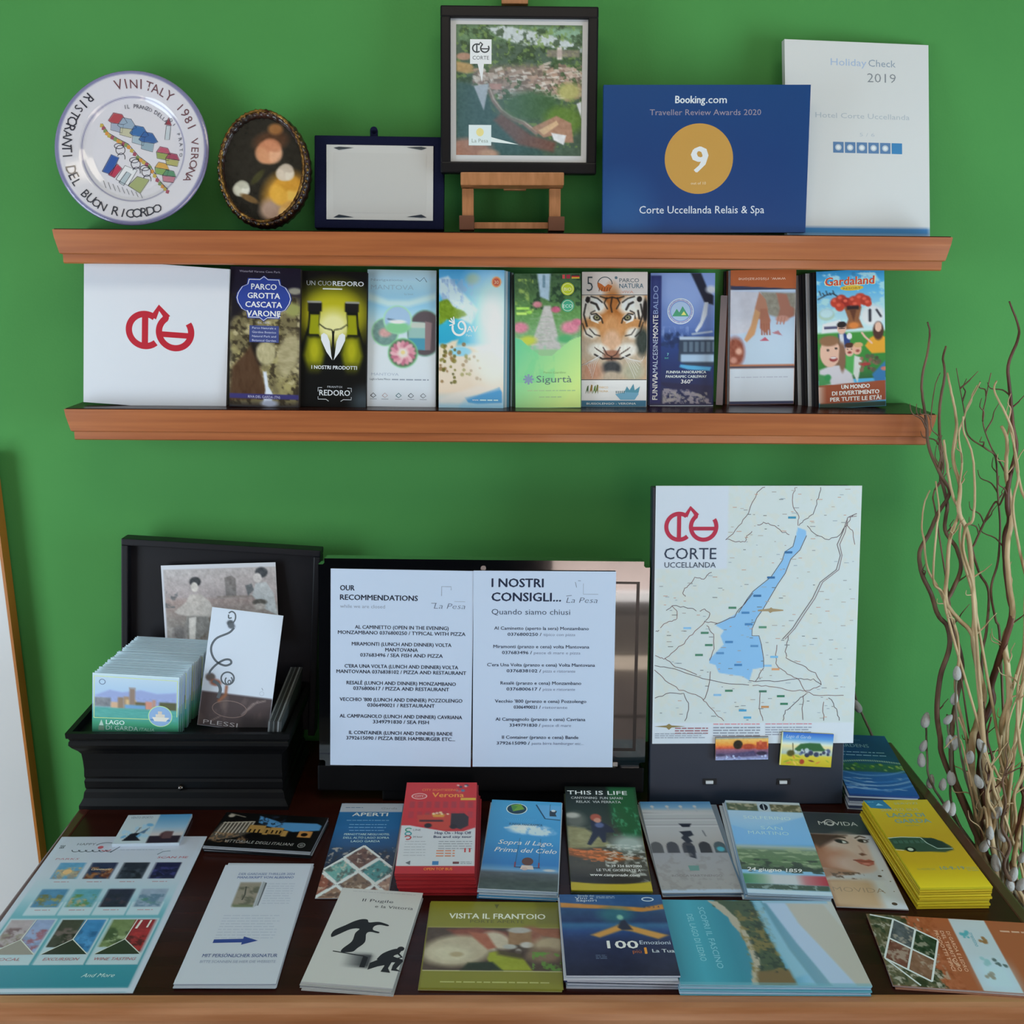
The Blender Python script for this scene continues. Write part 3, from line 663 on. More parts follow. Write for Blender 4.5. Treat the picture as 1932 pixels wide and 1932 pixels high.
    A.ve(52, 27, 17, 4, 'd8b43c'); A.tx('RESORT', 52, 29, 3, '8a5a20', w=26)
    for i, (t, wd) in enumerate((('UN MONDO', 42), ('DI DIVERTIMENTO', 70), ('PER TUTTE LE ETÀ!', 76))): A.tx(t, 55, 180.5+i*9.3, 6, 'e6dfd8', w=wd, b=.035)
    return A

def art_ringlogo_book():
    A = Art(210, 210, 'cdd0d8', res=8, gain=1.25); A.logo(111, 92, 100, 'b02332', 9.2); return A

def art_blue_award():
    A = Art(300, 218, '15447f', res=4, gain=1.0)
    A.rc(0, 60, 300, 218, '123f7c', 90); A.el(30, 190, 40, 50, '2e6aa6', 1.2, 0, .5)
    A.ve(140, 108, 50, 52, 'cb9b4e', 64)
    A.tx('Booking', 104, 26.5, 10.5, 'e2e8f0', 'l', w=43, b=.03); A.tx('.com', 148.5, 26.5, 10.5, 'e2e8f0', 'l', w=30, b=.015)
    A.tx('Traveller Review Awards 2020', 148, 44, 8.4, '9d93a4', w=162)
    A.tx('9', 141, 127, 36, 'e8ebf0', b=.045); A.tx('out of 10', 140, 146, 4, 'ead9bc', w=22)
    A.tx('Corte Uccellanda Relais & Spa', 146, 189, 11, 'e4e9f2', w=184, b=.003)
    return A

def art_white_award():
    A = Art(210, 285, 'cbcbcc', res=5, gain=1.25)
    A.rc(0, 271, 210, 285, '3d79ad', 2)
    A.tx('Holiday', 66, 35, 10, '9fb0cc', 'l', w=52); A.tx('Check', 121, 35, 10, '8693a4', 'l', w=40)
    A.tx('2019', 140, 58, 13, '7b7f86', w=42, b=-.008)
    A.tx('Hotel Corte Uccellanda', 112, 112, 7.5, 'aab0b8', w=138); A.tx('5 / 6', 118, 138, 5, 'b3b8c0', w=22)
    for k in range(6):
        x = 68+k*17.2; A.vr(x, 147, x+15.4, 163, '3f7cae' if k == 5 else '5a7aa2')
        if k < 5: A.ve(x+7.7, 155, 4.6, 4.6, 'b4bcc6'); A.ve(x+7.7, 155, 2.8, 2.8, 'd8dbe0')
    return A

def art_village():
    A = Art(100, 107, '4a5c48', res=.8)
    A.rc(0, 0, 100, 107, '44584a'); A.rc(0, 0, 100, 14, '5d7a58', 6)
    A.pg([(24, 3), (40, 1), (74, 8), (100, 17), (100, 22), (70, 17), (50, 16), (34, 10)], 'b4bcc0', 1.5, 1, 1, 4); A.pg([(60, 2), (100, 4), (100, 14), (76, 8)], '7c9c86', 3)
    A.nmix(5, '2a4028', .5, .12, 4, 0, 0, 100, 60, .8); A.nmix(3, '6f8a48', .58, .08, 14, 0, 0, 100, 100, .7)
    A.pg([(0, 30), (12, 32), (16, 38), (8, 40), (0, 38)], 'a8885a', 2); A.el(6, 26, 6, 3, 'a07e6c', .4)
    A.pg([(14, 38), (30, 34), (56, 32), (100, 40), (100, 58), (76, 56), (50, 60), (30, 50), (14, 52)], '8c7468', 5, .75)
    r = random.Random(9)
    for _ in range(420):
        x = r.uniform(12, 100); y = 45 + r.gauss(0, 7) + (x-50)*.03
        if y > 60 or y < 31 or (x < 34 and y < 36): continue
        c = r.choice(['9c8478', 'b09a8e', '8a7068', 'c2b4aa', 'a88a7a', '746258', 'cfc4bc', '6a5a54']); a = r.uniform(-.7, .2); wv = r.uniform(3, 7); h_ = r.uniform(1.5, 3)
        A.pg([(x, y), (x+wv*math.cos(a), y+wv*math.sin(a)*.6), (x+wv*math.cos(a)+1, y+wv*math.sin(a)*.6+h_), (x+1, y+h_)], c, .8, .85)
        if r.random() < .3: A.pg([(x, y+h_), (x+wv*.7, y+h_), (x+wv*.7, y+h_+1.2), (x, y+h_+1.2)], 'd0c8c0', .6, .8)
    A.nmix(5, '3a5434', .62, .06, 31, 12, 18, 100, 62, .8)
    A.rc(80, 18, 84, 28, 'c8c0ba', .8); A.rc(72, 20, 98, 26, '9a8480', 1.5, .6)
    A.pg([(0, 46), (16, 50), (26, 60), (30, 72), (60, 88), (70, 107), (0, 107)], '33504c', 3); A.pg([(14, 50), (26, 48), (22, 70), (18, 60)], 'aeb2bc', 1)
    A.pg([(26, 48), (36, 48), (36, 53), (28, 53)], 'b8867c', 1)
    W = [(27, 54), (30, 62), (36, 70), (44, 76), (54, 80), (64, 88)]
    A.ln(W, 3.4, '8d7268', 1.5); A.ln([(x, y-1.2) for x, y in W], 1, 'bba898', .8)
    A.pg([(36, 72), (60, 90), (80, 96), (78, 104), (50, 98), (30, 78)], '6a4a42', 3); A.el(60, 66, 22, 12, '3c5c3a', .5); A.el(86, 78, 16, 12, '5c7a34', .5, 0, .9); A.el(90, 54, 9, 7, 'a8a46a', .6)
    A.pg([(60, 84), (80, 74), (92, 80), (94, 96), (86, 96), (78, 90), (70, 92)], 'a07a66', 1.2); A.pg([(76, 88), (88, 90), (86, 98), (78, 94)], 'd0d0d4', 1); A.pg([(66, 86), (80, 78), (82, 81), (70, 90)], 'c6a684', 1)
    A.el(10, 102, 18, 9, 'a06e5a', .5); A.el(26, 106, 8, 4, 'b88a70', .6); A.pg([(96, 64), (100, 62), (100, 76)], 'd4d6dc', 1)
    A.ns(2, 14, 22); A.rc(0, 40, 62, 107, '58748a', 30, .35)
    A.vr(11, 12, 28, 32, 'd3d5da'); A.vp([(17, 32), (22, 32), (20.5, 47)], 'd3d5da'); A.logo(19.5, 18.5, 14, '33383f', 1.1); A.tx('CORTE', 19.5, 28.5, 3, '4b5058', w=13)
    A.vr(10, 82, 28, 99, 'ccd8e0'); A.vp([(28, 92), (28, 96), (50, 98)], 'd2dce2'); A.ve(19, 88, 3, 3.4, 'd8cc8c'); A.tx('La Pesa', 19, 96.5, 3, '8a9690', w=13)
    return A

def art_still_life():
    """a plain stand-in: yellow and cream shapes on a dark ground"""
    A = Art(100, 140, '1b1813', res=1.1)
    A.el(50, 60, 60, 50, '2b2720', 1.2, 0, .6)
    # yellow, peach and cream blossoms with brown leaves
    A.el(84, 112, 32, 34, 'c08a34', .5, -20); A.el(88, 128, 22, 18, 'c8a888', .8); A.el(60, 126, 13, 14, 'a08474', .7); A.el(60, 38, 22, 13, '4a3020', .5, -14); A.el(66, 22, 9, 7, '8a5c34', .6)
    for cx, cy, r_, cs in ((58, 52, 22, ('c48a66', 'b87858', 'd09c7c')), (80, 102, 27, ('d4a040', 'c48c30', 'e0b458')), (78, 78, 15, ('c9b9a8', 'b8a898', 'd4c8b8')), (24, 100, 14, ('c4c0b0', 'b0ac9c', 'd0ccc0')), (84, 128, 18, ('d0a868', 'c49450', 'd8bc94'))):
        for k in range(11):
            a = k*2.4; q = r_*(.25+.06*k); A.el(cx+q*.55*math.cos(a), cy+q*.55*math.sin(a), r_*.5, r_*.36, cs[k % 3], .4, math.degrees(a)+90, .85)
    A.el(34, 112, 12, 4, '6a5030', .5, 25); A.el(44, 84, 12, 4, '3c3a20', .5, -50)
    A.ns(5, 8, 4)
    return A

def art_plate():
    A = Art(200, 200, 'cfcbd3', res=1.25, gain=1.2)
    R = np.hypot(A.X-100, A.Y-100)
    A.mix(np.clip((R-93.5)/2, 0, 1), '7c7aa0'); A.mix(np.clip(1-np.abs(R-67)/1.3, 0, 1)*.8, '6b6790')
    K = '33313f'
    # the little town, the row of bunting and the diners at a table, in the well
    def house(pts, c): A.pg(pts, c, 1.2); A.vl(pts+[pts[0]], .55, K)
    for x, y, c1, c2 in ((78, 62, 'a8474f', '9aa0b4'), (90, 68, '8fa0b4', 'b8b49a'), (106, 78, '3d68a0', '9fb0bc'), (118, 86, '3b5f98', '8ca0ae')):
        house([(x-12, y), (x-5, y-10), (x+6, y-8), (x+13, y+3), (x+8, y+5), (x-8, y+3)], c1); house([(x-8, y+3), (x+8, y+5), (x+6, y+16), (x-9, y+12)], c2)
    for x, y, c1, c2 in ((138, 102, 'b0556a', '8f9a5a'), (150, 110, '9c4a60', 'a8a46a'), (136, 122, 'c89a50', '7c9a5c'), (146, 132, '5c8a6c', 'b87888')):
        house([(x-9, y), (x-4, y-7), (x+6, y-5), (x+10, y+3)], c1); house([(x-9, y), (x+9, y+3), (x+7, y+11), (x-8, y+8)], c2)
    house([(140, 66), (146, 58), (149, 68)], '8a3a44'); house([(142, 68), (148, 68), (146, 86), (140, 86)], 'b8c0c8')
    P = [(58, 66), (66, 78), (80, 86), (92, 92), (106, 108), (120, 118), (132, 138), (146, 152)]
    A.vl(P, .8, K)
    for i in range(26):
        t = i/25*(len(P)-1); k = min(int(t), len(P)-2); f = t-k; x = P[k][0]*(1-f)+P[k+1][0]*f; y = P[k][1]*(1-f)+P[k+1][1]*f
        A.vp([(x-2, y), (x+2.4, y+1.5), (x+1, y+6), (x-3, y+4.5)], ('b8a050', '9a5060', '7f8f5a', 'c98a48')[i % 4])
    house([(58, 128), (70, 106), (80, 110), (70, 132)], '35569c'); house([(66, 132), (78, 118), (84, 124), (74, 136)], 'b03c54'); house([(76, 138), (88, 120), (104, 126), (92, 146)], 'd8d8dc'); house([(92, 146), (104, 134), (120, 138), (108, 156)], '9aa070'); house([(80, 142), (90, 128), (96, 131), (86, 146)], 'a8b4bc')
    for x, y in ((82, 100), (102, 118), (116, 128)):
        A.arc(x, y, 6, 6, 0, 360, .8, K); A.arc(x-2, y-5, 6, 3.4, 0, 360, .8, K); A.arc(x+1, y+10, 5, 6, 200, 380, .8, K)
    for k in range(9): A.vl([(60+k*6, 140+k*2), (64+k*6, 150+k*1.6)], .5, K)
    def arc_text(s, rad, a0, a1, h, col, b=0.0, flip=False, jit=.9):
        r = random.Random(len(s)); n = len(s)
        for i, ch in enumerate(s):
            if ch == ' ': continue
            a = a0+(a1-a0)*i/(n-1); q = math.radians(a); x = 100+rad*math.sin(q); y = 100-rad*math.cos(q)
            A.tx(ch, x, y+0, h*r.uniform(.9, 1.1), col, rot=(180-a if flip else -a)+r.uniform(-6, 6), b=b)
    arc_text('VINITALY 1981 VERONA', 77, -12, 118, 11, '6e4a50', -.002)
    arc_text('RISTORANTI DEL BUON RICORDO', 90, 318, 157, 11, '35343f', .002, True)
    arc_text('IL PRANZO DELLA', 54, -12, 48, 4.4, '55535e'); arc_text('DI PRATO', 60, 52, 96, 4.4, '55535e')
    return A


# =================================================================== printed covers, table
def art_postcard():
    A = Art(150, 122, 'aec6dc', res=2)
    A.vg([(0, 'b8cbe4'), (26, 'a9c2e0'), (60, '9db8d8'), (62, '8fb0c0'), (84, '4f9a98'), (90, '4a9888'), (98, '3f9070'), (122, '2c5c48')])
    A.rc(0, 0, 150, 4, 'bcd2dc', 2)
    A.pg([(5, 44), (30, 32), (52, 36), (84, 30), (112, 36), (146, 32), (146, 62), (5, 62)], '92a0cc', 4)
    A.rc(4, 48, 32, 66, '7c8088', 2); A.ns(5, 22, 3, 4, 46, 146, 68)
    for x0, x1, y, c in ((32, 46, 56, 'c9a88c'), (44, 54, 46, '8f7c6c'), (54, 64, 44, 'a08870'), (58, 76, 50, 'c9ae84'), (64, 74, 28, '8c7a70'), (74, 96, 54, '6a6248'), (92, 104, 52, 'c48c7c'), (104, 110, 48, 'b48c80'), (116, 146, 52, '5a5c44')):
        A.rc(x0, y, x1, 68, c, 1)
    for x in (64, 68, 72): A.rc(x, 25, x+2, 29, '8c7a70', .8)
    A.rc(56, 60, 92, 68, '6f9cc4', 3); A.rc(4, 68, 146, 88, '56a09a', 3); A.ns(4, 10, 8, 4, 68, 146, 90, (.4, 2))
    for P in ([(3, 6), (147, 8)], [(3, 6), (3, 89)], [(147, 8), (147, 80)], [(3, 89), (98, 87)]): A.vl(P, 1.1, 'c8d88c')
    A.arc(17, 17, 5, 5, 0, 360, 1.3, '5f7090')
    A.ve(118, 80, 21, 21, 'b4d8a0'); A.ve(118, 80, 19.6, 19.6, '88a8d0'); A.vr(101, 86, 135, 89, '5a88b8'); A.vp([(104, 82), (134, 82), (128, 90), (108, 90)], 'd8d4cc'); A.vr(110, 76, 126, 82, 'cfc8be'); A.vr(114, 70, 121, 76, 'c8bfb4')
    A.tx('LAGO', 24, 101, 8.5, 'c8dcd8', 'l', w=32, b=.02); A.tx('DI GARDA', 24, 112, 8.5, '9fb8b0', 'l', w=56); A.tx('ITALIA', 82, 111, 6, '8cb0a0', 'l', w=26, sh=.2)
    A.vp([(12, 104), (16, 92), (20, 104)], 'a8c0b8'); A.vr(11, 105, 21, 114, '607868')
    return A

def art_seated_figures():
    """an old grey engraving: two seated women before a landscape, drawn loosely"""
    A = Art(220, 150, 'c8ccd6', res=1.8)
    A.rc(4, 8, 220, 150, 'a09c9c', 2); A.vg([(8, 'b4b0b2'), (60, 'a89ea0'), (68, 'a08f8c'), (110, '8a8480'), (150, '7a7470')], 5, 220)
    A.nmix(9, '5e6468', .5, .15, 4, 4, 44, 30, 80, .8); A.nmix(9, '6a6058', .5, .2, 9, 40, 86, 150, 150, .8)
    A.pg([(120, 26), (134, 22), (142, 28), (142, 62), (122, 62)], '7c7878', 2); A.rc(104, 60, 190, 64, '8f8480', 3)
    # left figure
    A.el(64, 32, 11, 9, '3a3c40', .3); A.el(62, 42, 7, 9, 'c9c4c0', .3)
    A.pg([(52, 56), (74, 56), (90, 70), (100, 96), (84, 100), (60, 98), (44, 96), (28, 92), (20, 88), (44, 70)], 'b8b2ae', 3); A.pg([(44, 96), (84, 98), (92, 120), (64, 140), (34, 130)], '82807e', 4); A.pg([(48, 100), (62, 98), (58, 140), (46, 144)], 'cac6c2', 2)
    A.pg([(6, 116), (40, 120), (46, 150), (4, 150)], '9a9694', 4); A.el(28, 130, 12, 14, '6f6c6c', .7)
    # right figure
    A.el(192, 18, 12, 10, '44484e', .3); A.el(184, 28, 8, 9, 'c8c4c4', .3); A.pg([(180, 38), (200, 36), (214, 58), (220, 100), (190, 84), (172, 60)], 'b8bcc0', 3); A.pg([(160, 42), (172, 38), (176, 50), (164, 62)], '6a6e72', 2); A.el(186, 74, 14, 6, '585450', .4); A.el(186, 82, 11, 6, 'b0a8a4', .4)
    A.el(88, 148, 10, 9, '9c9c9a', .3)
    A.ns(6, 22, 2, 5, 9); A.ns(2.5, 12, 12, 5, 9)
    return A

def art_scroll_card():
    A = Art(100, 172, 'c2cce0', res=1.6)
    A.rc(0, 122, 100, 172, '4a4042', 2); A.nmix(16, '6a5c5a', .5, .2, 4, 0, 124, 100, 172, .8, (1, .5)); A.rc(60, 150, 100, 172, '2a2628', 10, .6)
    A.ln([(26, 134), (34, 124), (34, 112)], 4, '8c5c44', 3)
    for rx, c in ((25, '7c6a66'),): A.arc(42, 144, 24, 12, 0, 360, 1, c)
    A.ln([(30, 156), (18, 164)], 1, '8a7a74'); A.ln([(80, 128), (60, 150), (74, 132), (90, 126)], 1.6, '8a7c7a', 2)
    G = '596068'
    def st(P, w):
        q = smooth_path([(x, y, 0) for x, y in P], 7); A.vl([(p.x, p.y) for p in q], w, G)
    st([(24, 6), (28, 3), (33, 6), (34, 14), (30, 22)], 2); st([(24, 8), (25, 13), (29, 12)], 1.8)
    A.el(28, 20, 5, 4.5, '4c5258', .4); A.el(30, 24, 5, 4, '5a6068', .5)
    st([(34, 26), (28, 34), (12, 44), (6, 56), (8, 68), (16, 78), (28, 82), (36, 78), (34, 73), (26, 74), (16, 82), (9, 92), (8, 98)], 3)
    A.el(10, 101, 7, 6, '5e5654', .4); A.el(18, 108, 8, 5, '8a5a4c', .6); st([(14, 106), (22, 110), (26, 118), (24, 130)], 4.5)
    A.arc(34, 100, 9, 9, 0, 360, 2.2, G); A.arc(36, 103, 5, 6, -60, 220, 1.8, G); A.arc(37, 105, 2, 2.6, 0, 360, 1.4, G)
    A.arc(84, 116, 3, 3, 0, 360, .5, 'a4aebe'); A.vl([(83, 108), (85, 111)], .8, '7c8696')
    A.tx('PLESSI', 32, 169, 6, 'b8b4b8', w=48, b=-.01)
    return A

def _paper(A, head, sub, subsz, lines, ox=0):
    return A

def art_sheet_left():
    A = Art(210, 297, 'b8c6dc', res=14, gain=1.25)
    K = '22283a'
    A.tx('OUR', 14, 32, 7.6, K, 'l', b=.03, w=21); A.tx('RECOMMENDATIONS', 14, 46, 7.6, K, 'l', b=.03, w=114)
    A.tx('while we are closed', 14, 58, 5, '808a9c', 'l', w=66)
    A.vl([(163, 38), (163, 24), (177, 24), (177, 29)], .7, '6c7688'); A.vl([(148, 49), (156, 49)], .8, '5c6678'); A.vl([(182, 46), (198, 46)], .6, '8c96a6')
    A.tx('La Pesa', 175, 57, 8, '4c566c', w=46, sh=.3, b=-.015)
    y = 89
    for t, wd, g in (('AL CAMINETTO (OPEN IN THE EVENING)', 138, 0), ('MONZAMBANO 0376800250 / TYPICAL WITH PIZZA', 188, 1), ('MIRAMONTI (LUNCH AND DINNER) VOLTA', 147, 0), ('MANTOVANA', 48, 0), ('037683496 / SEA FISH AND PIZZA', 122, 1),
                     ("C'ERA UNA VOLTA (LUNCH AND DINNER) VOLTA", 168, 0), ('MANTOVANA 0376838102 / PIZZA AND RESTAURANT', 192, 1), ('RESALÈ (LUNCH AND DINNER) MONZAMBANO', 162, 0), ('0376800617 / PIZZA AND RESTAURANT', 142, 1),
                     ("VECCHIO '800 (LUNCH AND DINNER) POZZOLENGO", 182, 0), ('0306490021 / RESTAURANT', 100, 1), ('AL CAMPAGNOLO (LUNCH AND DINNER) CAVRIANA', 182, 0), ('3349791830 / SEA FISH', 83, 1), ('IL CONTAINER (LUNCH AND DINNER) BANDE', 154, 0), ('3792615090 / PIZZA BEER HAMBURGER ETC...', 162, 1)):
        A.tx(t, 105, y, 5.2, K, w=wd, b=.022); y += 17 if g else 8.3
    return A

def art_sheet_right():
    A = Art(210, 297, 'b8c6dc', res=14, gain=1.25)
    K = '1f2840'
    A.tx('I NOSTRI', 27, 24, 12.5, K, 'l', b=.035, w=76); A.tx('CONSIGLI...', 27, 45, 12.5, K, 'l', b=.035, w=102)
    A.tx('Quando siamo chiusi', 27, 65, 8, '3c465c', 'l', w=116)
    A.vl([(152, 24), (150, 16)], .8, '6c7688'); A.vl([(162, 18), (162, 34), (184, 34)], .7, '8c96a6'); A.vl([(137, 37), (145, 36)], .8, '5c6678'); A.vl([(154, 14), (158, 14)], .8, '6c7688')
    A.tx('La Pesa', 160, 47, 8, '3c465c', w=46, sh=.3, b=-.015)
    y = 88
    for t, wd, n, s_, w2 in (('Al Caminetto (aperto la sera) Monzambano', 140, '0376800250 /', 'tipico con pizza', 100), ('Miramonti (pranzo e cena) volta Mantovana', 142, '037683496 /', 'pesce di mare e pizza', 116), ("C'era Una Volta (pranzo e cena) Volta Mantovana", 160, '0376838102 /', 'pizza e ristorante', 102),
                     ('Resalè (pranzo e cena) Monzambano', 120, '0376800617 /', 'pizza e ristorante', 102), ("Vecchio '800 (pranzo e cena) Pozzolengo", 136, '0306490021 /', 'ristorante', 80), ('Al Campagnolo (pranzo e cena) Cavriana', 134, '3349791830 /', 'pesce di mare', 92), ('Il Container (pranzo e cena) Bande', 114, '3792615090 /', 'pasta birra hamburger etc...', 130)):
        A.tx(t, 101, y, 4.8, K, w=wd, b=.014)
        wn = w2*.5 if w2 < 110 else w2*.38; A.tx(n, 101-w2/2, y+9, 4.6, K, 'l', w=wn, b=.018); A.tx(s_, 101+w2/2, y+9, 4.2, '78829a', 'r', w=w2-wn-3, sh=.12)
        y += 27.6
    return A

def art_map():
    """crop coordinates of the photograph are used as map units: 0..1160 x 0..1450, tenths of a millimetre"""
    k = .1; A = Art(116, 145, 'ccd6dc', res=.62, gain=1.18)
    T = lambda P: [((x-80)*k, (y-75)*k) for x, y in P]
    A.rc(1, 0, 116, 134, 'c6d0d2', 1); A.nmix(7, 'c4cecc', .5, .1, 3, 1, 0, 116, 133, .5); A.nmix(4, 'cccec6', .58, .08, 8, 1, 0, 116, 133, .5); A.rc(0, 0, 41, 46, 'c6cfdc', 1.5); A.rc(0, 133, 116, 145, 'ccd4de', 1)
    lake = T([(885, 305), (930, 320), (935, 350), (900, 430), (850, 480), (820, 560), (780, 620), (740, 690), (700, 760), (665, 810), (640, 870), (640, 910), (680, 910), (695, 960), (710, 1040), (712, 1090), (650, 1100), (632, 1165), (590, 1140), (520, 1130), (455, 1120), (435, 1075), (400, 1065), (400, 1040), (440, 1000), (480, 960), (460, 910), (480, 880), (430, 850), (470, 830), (560, 780), (610, 700), (640, 660), (740, 580), (800, 490), (815, 440), (860, 410), (875, 350)])
    A.pg(lake, '86b6e0', .5); A.vl(lake[2:16], .35, '5a4440'); A.vl(lake[30:43], .35, '4a4a50')
    roads = ([(690, 80), (650, 110), (600, 220), (550, 300), (480, 370), (540, 385), (590, 380), (600, 350), (625, 325)], [(1010, 80), (990, 160), (970, 230), (930, 260), (890, 295)], [(870, 80), (850, 120), (850, 190), (890, 240), (885, 295)], [(840, 345), (790, 325), (740, 290), (690, 280), (655, 290)], [(940, 300), (990, 350), (1060, 370), (1120, 350), (1160, 290), (1180, 250), (1215, 230)], [(1160, 290), (1190, 320), (1210, 400)],
             [(400, 550), (360, 590), (310, 580), (270, 630), (240, 660), (255, 690)], [(150, 770), (190, 740), (270, 750), (320, 770)], [(120, 860), (160, 830), (210, 820), (215, 770), (180, 740)], [(340, 770), (370, 760), (400, 790), (370, 830), (440, 840)], [(90, 885), (110, 880)], [(370, 830), (300, 900), (250, 950), (200, 1000), (140, 1040), (90, 1020)], [(380, 850), (420, 900), (430, 980), (400, 1050)],
             [(90, 1075), (200, 1100), (330, 1140), (480, 1175), (630, 1190)], [(90, 1100), (150, 1160), (230, 1215), (330, 1245), (370, 1275), (430, 1340), (490, 1395)], [(140, 1040), (200, 1080), (330, 1130)], [(630, 1165), (690, 1170), (800, 1165), (930, 1155), (1000, 1160), (1045, 1190)], [(650, 1190), (750, 1200), (880, 1220), (960, 1225), (1040, 1195)], [(410, 1110), (400, 1200), (370, 1275)], [(90, 1260), (180, 1235), (260, 1240), (290, 1310), (265, 1395)],
             [(780, 960), (780, 1070), (850, 1130), (920, 1160), (950, 1220), (1000, 1250), (1175, 1250)], [(850, 910), (835, 990), (840, 1040), (930, 1080), (1010, 1120), (1045, 1190)], [(960, 1240), (900, 1290), (840, 1340), (830, 1395)], [(690, 1220), (695, 1320), (715, 1395)], [(710, 1090), (690, 1130), (665, 1170)], [(1090, 1260), (1140, 1330), (1155, 1395)], [(1060, 1290), (1065, 1395)], [(940, 1250), (945, 1390)], [(430, 850), (540, 800), (600, 720), (640, 670)])
    for i, P in enumerate(roads):
        r = random.Random(i); q = []
        for a, b in zip(P[:-1], P[1:]):
            for j in range(4): q.append((a[0]+(b[0]-a[0])*j/4+r.uniform(-5, 5), a[1]+(b[1]-a[1])*j/4+r.uniform(-5, 5)))
        q.append(P[-1]); A.vl(T(q), .34, ('6a5054', '584850', '7a5c5c')[i % 3])
    for off in (0, 14):
        A.vl(T([(1215, 228+off), (1165, 250), (1140+off, 330), (1110+off, 400), (1130+off*.7, 460), (1110+off, 540), (1020+off, 610), (980+off, 700), (920+off, 790), (870+off, 870), (815+off, 930)]), .4, '8a7a80' if off else '6c6068')
    r = random.Random(3); A.z += .006; A.dz = 0
    for _ in range(240):
        x, y = r.uniform(95, 1200), r.uniform(90, 1390)
        if x < 490 and y < 540: continue
        A.vr((x-80)*k, (y-75)*k, (x-80)*k+r.uniform(.8, 3), (y-75)*k+.35, r.choice(['8a8f96', 'a09a98', '6c7276', 'b0a8a0', '9aa8b4', 'c09a8a']))
    A.z += .006
    for x, y, c in ((850, 250, '3c8aac'), (525, 752, '4c8068'), (370, 893, '4c8068'), (395, 962, '4c8068'), (340, 1018, '4c8068'), (700, 862, '5a8c74'), (770, 1030, '7ab4dc'), (270, 866, '8cbce0'), (515, 1222, '4c8068'), (710, 1226, '4c7868'), (814, 1254, '3c7a60'), (834, 1298, '3c7a60'), (725, 1315, 'c08a5c'), (450, 1246, '8ab8dc'), (597, 1335, '4c9ac4'), (625, 1376, '5ca4cc'), (780, 1100, 'd09a70'), (735, 1080, '8cbce0'), (600, 780, '4a80b4'), (665, 685, '3c6c9c'), (740, 583, '3c6c9c'), (835, 443, '3c6c9c'), (620, 845, '4a80b4'), (565, 1075, '4a80b4'), (510, 945, '4a80b4'), (655, 968, '5a8cbc'), (460, 1008, '5a8cbc')):
        x, y = (x-80)*k, (y-75)*k; A.vr(x-2.2, y-.6, x+2.2, y+.6, c)
    A.dz = .006
    A.vp(T([(670, 764), (735, 757), (745, 750), (755, 757), (815, 764), (815, 770), (755, 775), (740, 782), (730, 772), (670, 772)]), 'a08c6c'); A.vp(T([(90, 1425), (160, 1420), (175, 1410), (190, 1420), (270, 1425), (190, 1432), (175, 1445), (160, 1432)]), '8a7a50')
    A.logo(20.3, 21, 30.5, 'b0324a', 2.3); A.tx('CORTE', 20, 40.5, 6.2, '323c50', w=29.5); A.tx('UCCELLANDA', 20, 45.2, 3, '3c4658', w=29)
    A.fake(13, 135.8, 32, .9, 3, 'a07078', 1.6); A.fake(1.5, 139, 31, .7, 3, '9aa2b0', 1.6); A.fake(35, 133.5, 62, .8, 1, 'd08c94'); A.fake(35, 135.5, 62, .9, 4, '8a8f9c', 1.7); A.fake(65, 133.5, 92, .8, 1, 'c88c98'); A.fake(65, 135.5, 92, .8, 4, '9298a8', 1.7)
    return A

def art_magnet_sunset():
    A = Art(80, 36, 'd8a060', res=1); A.vg([(0, '6a8aa8'), (4, 'e0b060'), (12, 'e09040'), (17, 'c05038'), (20, '8a5a70'), (26, '5c4c6c'), (36, '9aa8d0')])
    A.el(34, 12, 7, 7, '1c1c14', .3); A.el(50, 15, 10, 4, 'a04028', .5); A.rc(62, 8, 78, 20, 'a8442c', 1.5); A.rc(66, 6, 70, 12, 'c06040', 1); A.pg([(22, 27), (58, 22), (62, 30), (24, 32)], '4a4468', 2); A.el(70, 26, 8, 3, '28243c', .5); A.el(8, 28, 7, 2, '3a3450', .5); A.sp(0, 30, 80, 36, 20, .8, 2, ['b8c4e4', '7c84b4'], 2); A.ns(3, 18, 3)
    return A
def art_magnet_lake():
    A = Art(80, 54, 'c8b848', res=1.1); A.vg([(0, '2c60b8'), (10, '5a94cc'), (18, 'c8d4c8'), (22, 'd8cc98'), (34, 'a0b4b0'), (38, 'c8b83c'), (54, 'b8a828')])
    A.pg([(22, 26), (30, 18), (44, 16), (60, 16), (66, 24), (72, 28), (40, 30), (22, 30)], '2a5c34', 2); A.sp(22, 28, 76, 36, 20, 1.5, 4, ['3c4c74', 'b8c4cc', '6c7c94', '28304c'], 2); A.ln([(18, 18), (20, 36)], 1.2, '3c3420'); A.el(16, 34, 6, 5, '4a4a20', .5)
    A.el(34, 47, 4, 4, 'a03c28', .4); A.sp(10, 38, 76, 50, 12, 2, 5, ['c87840', '8c9c30', '6c3c2c', 'd8b858'], 5, .3); A.rc(0, 0, 1.6, 54, 'dcd8a0', 1); A.tx('Lago di Garda', 26, 9, 5, 'c4d4e8', w=38, sh=.25, b=-.01)
    return A

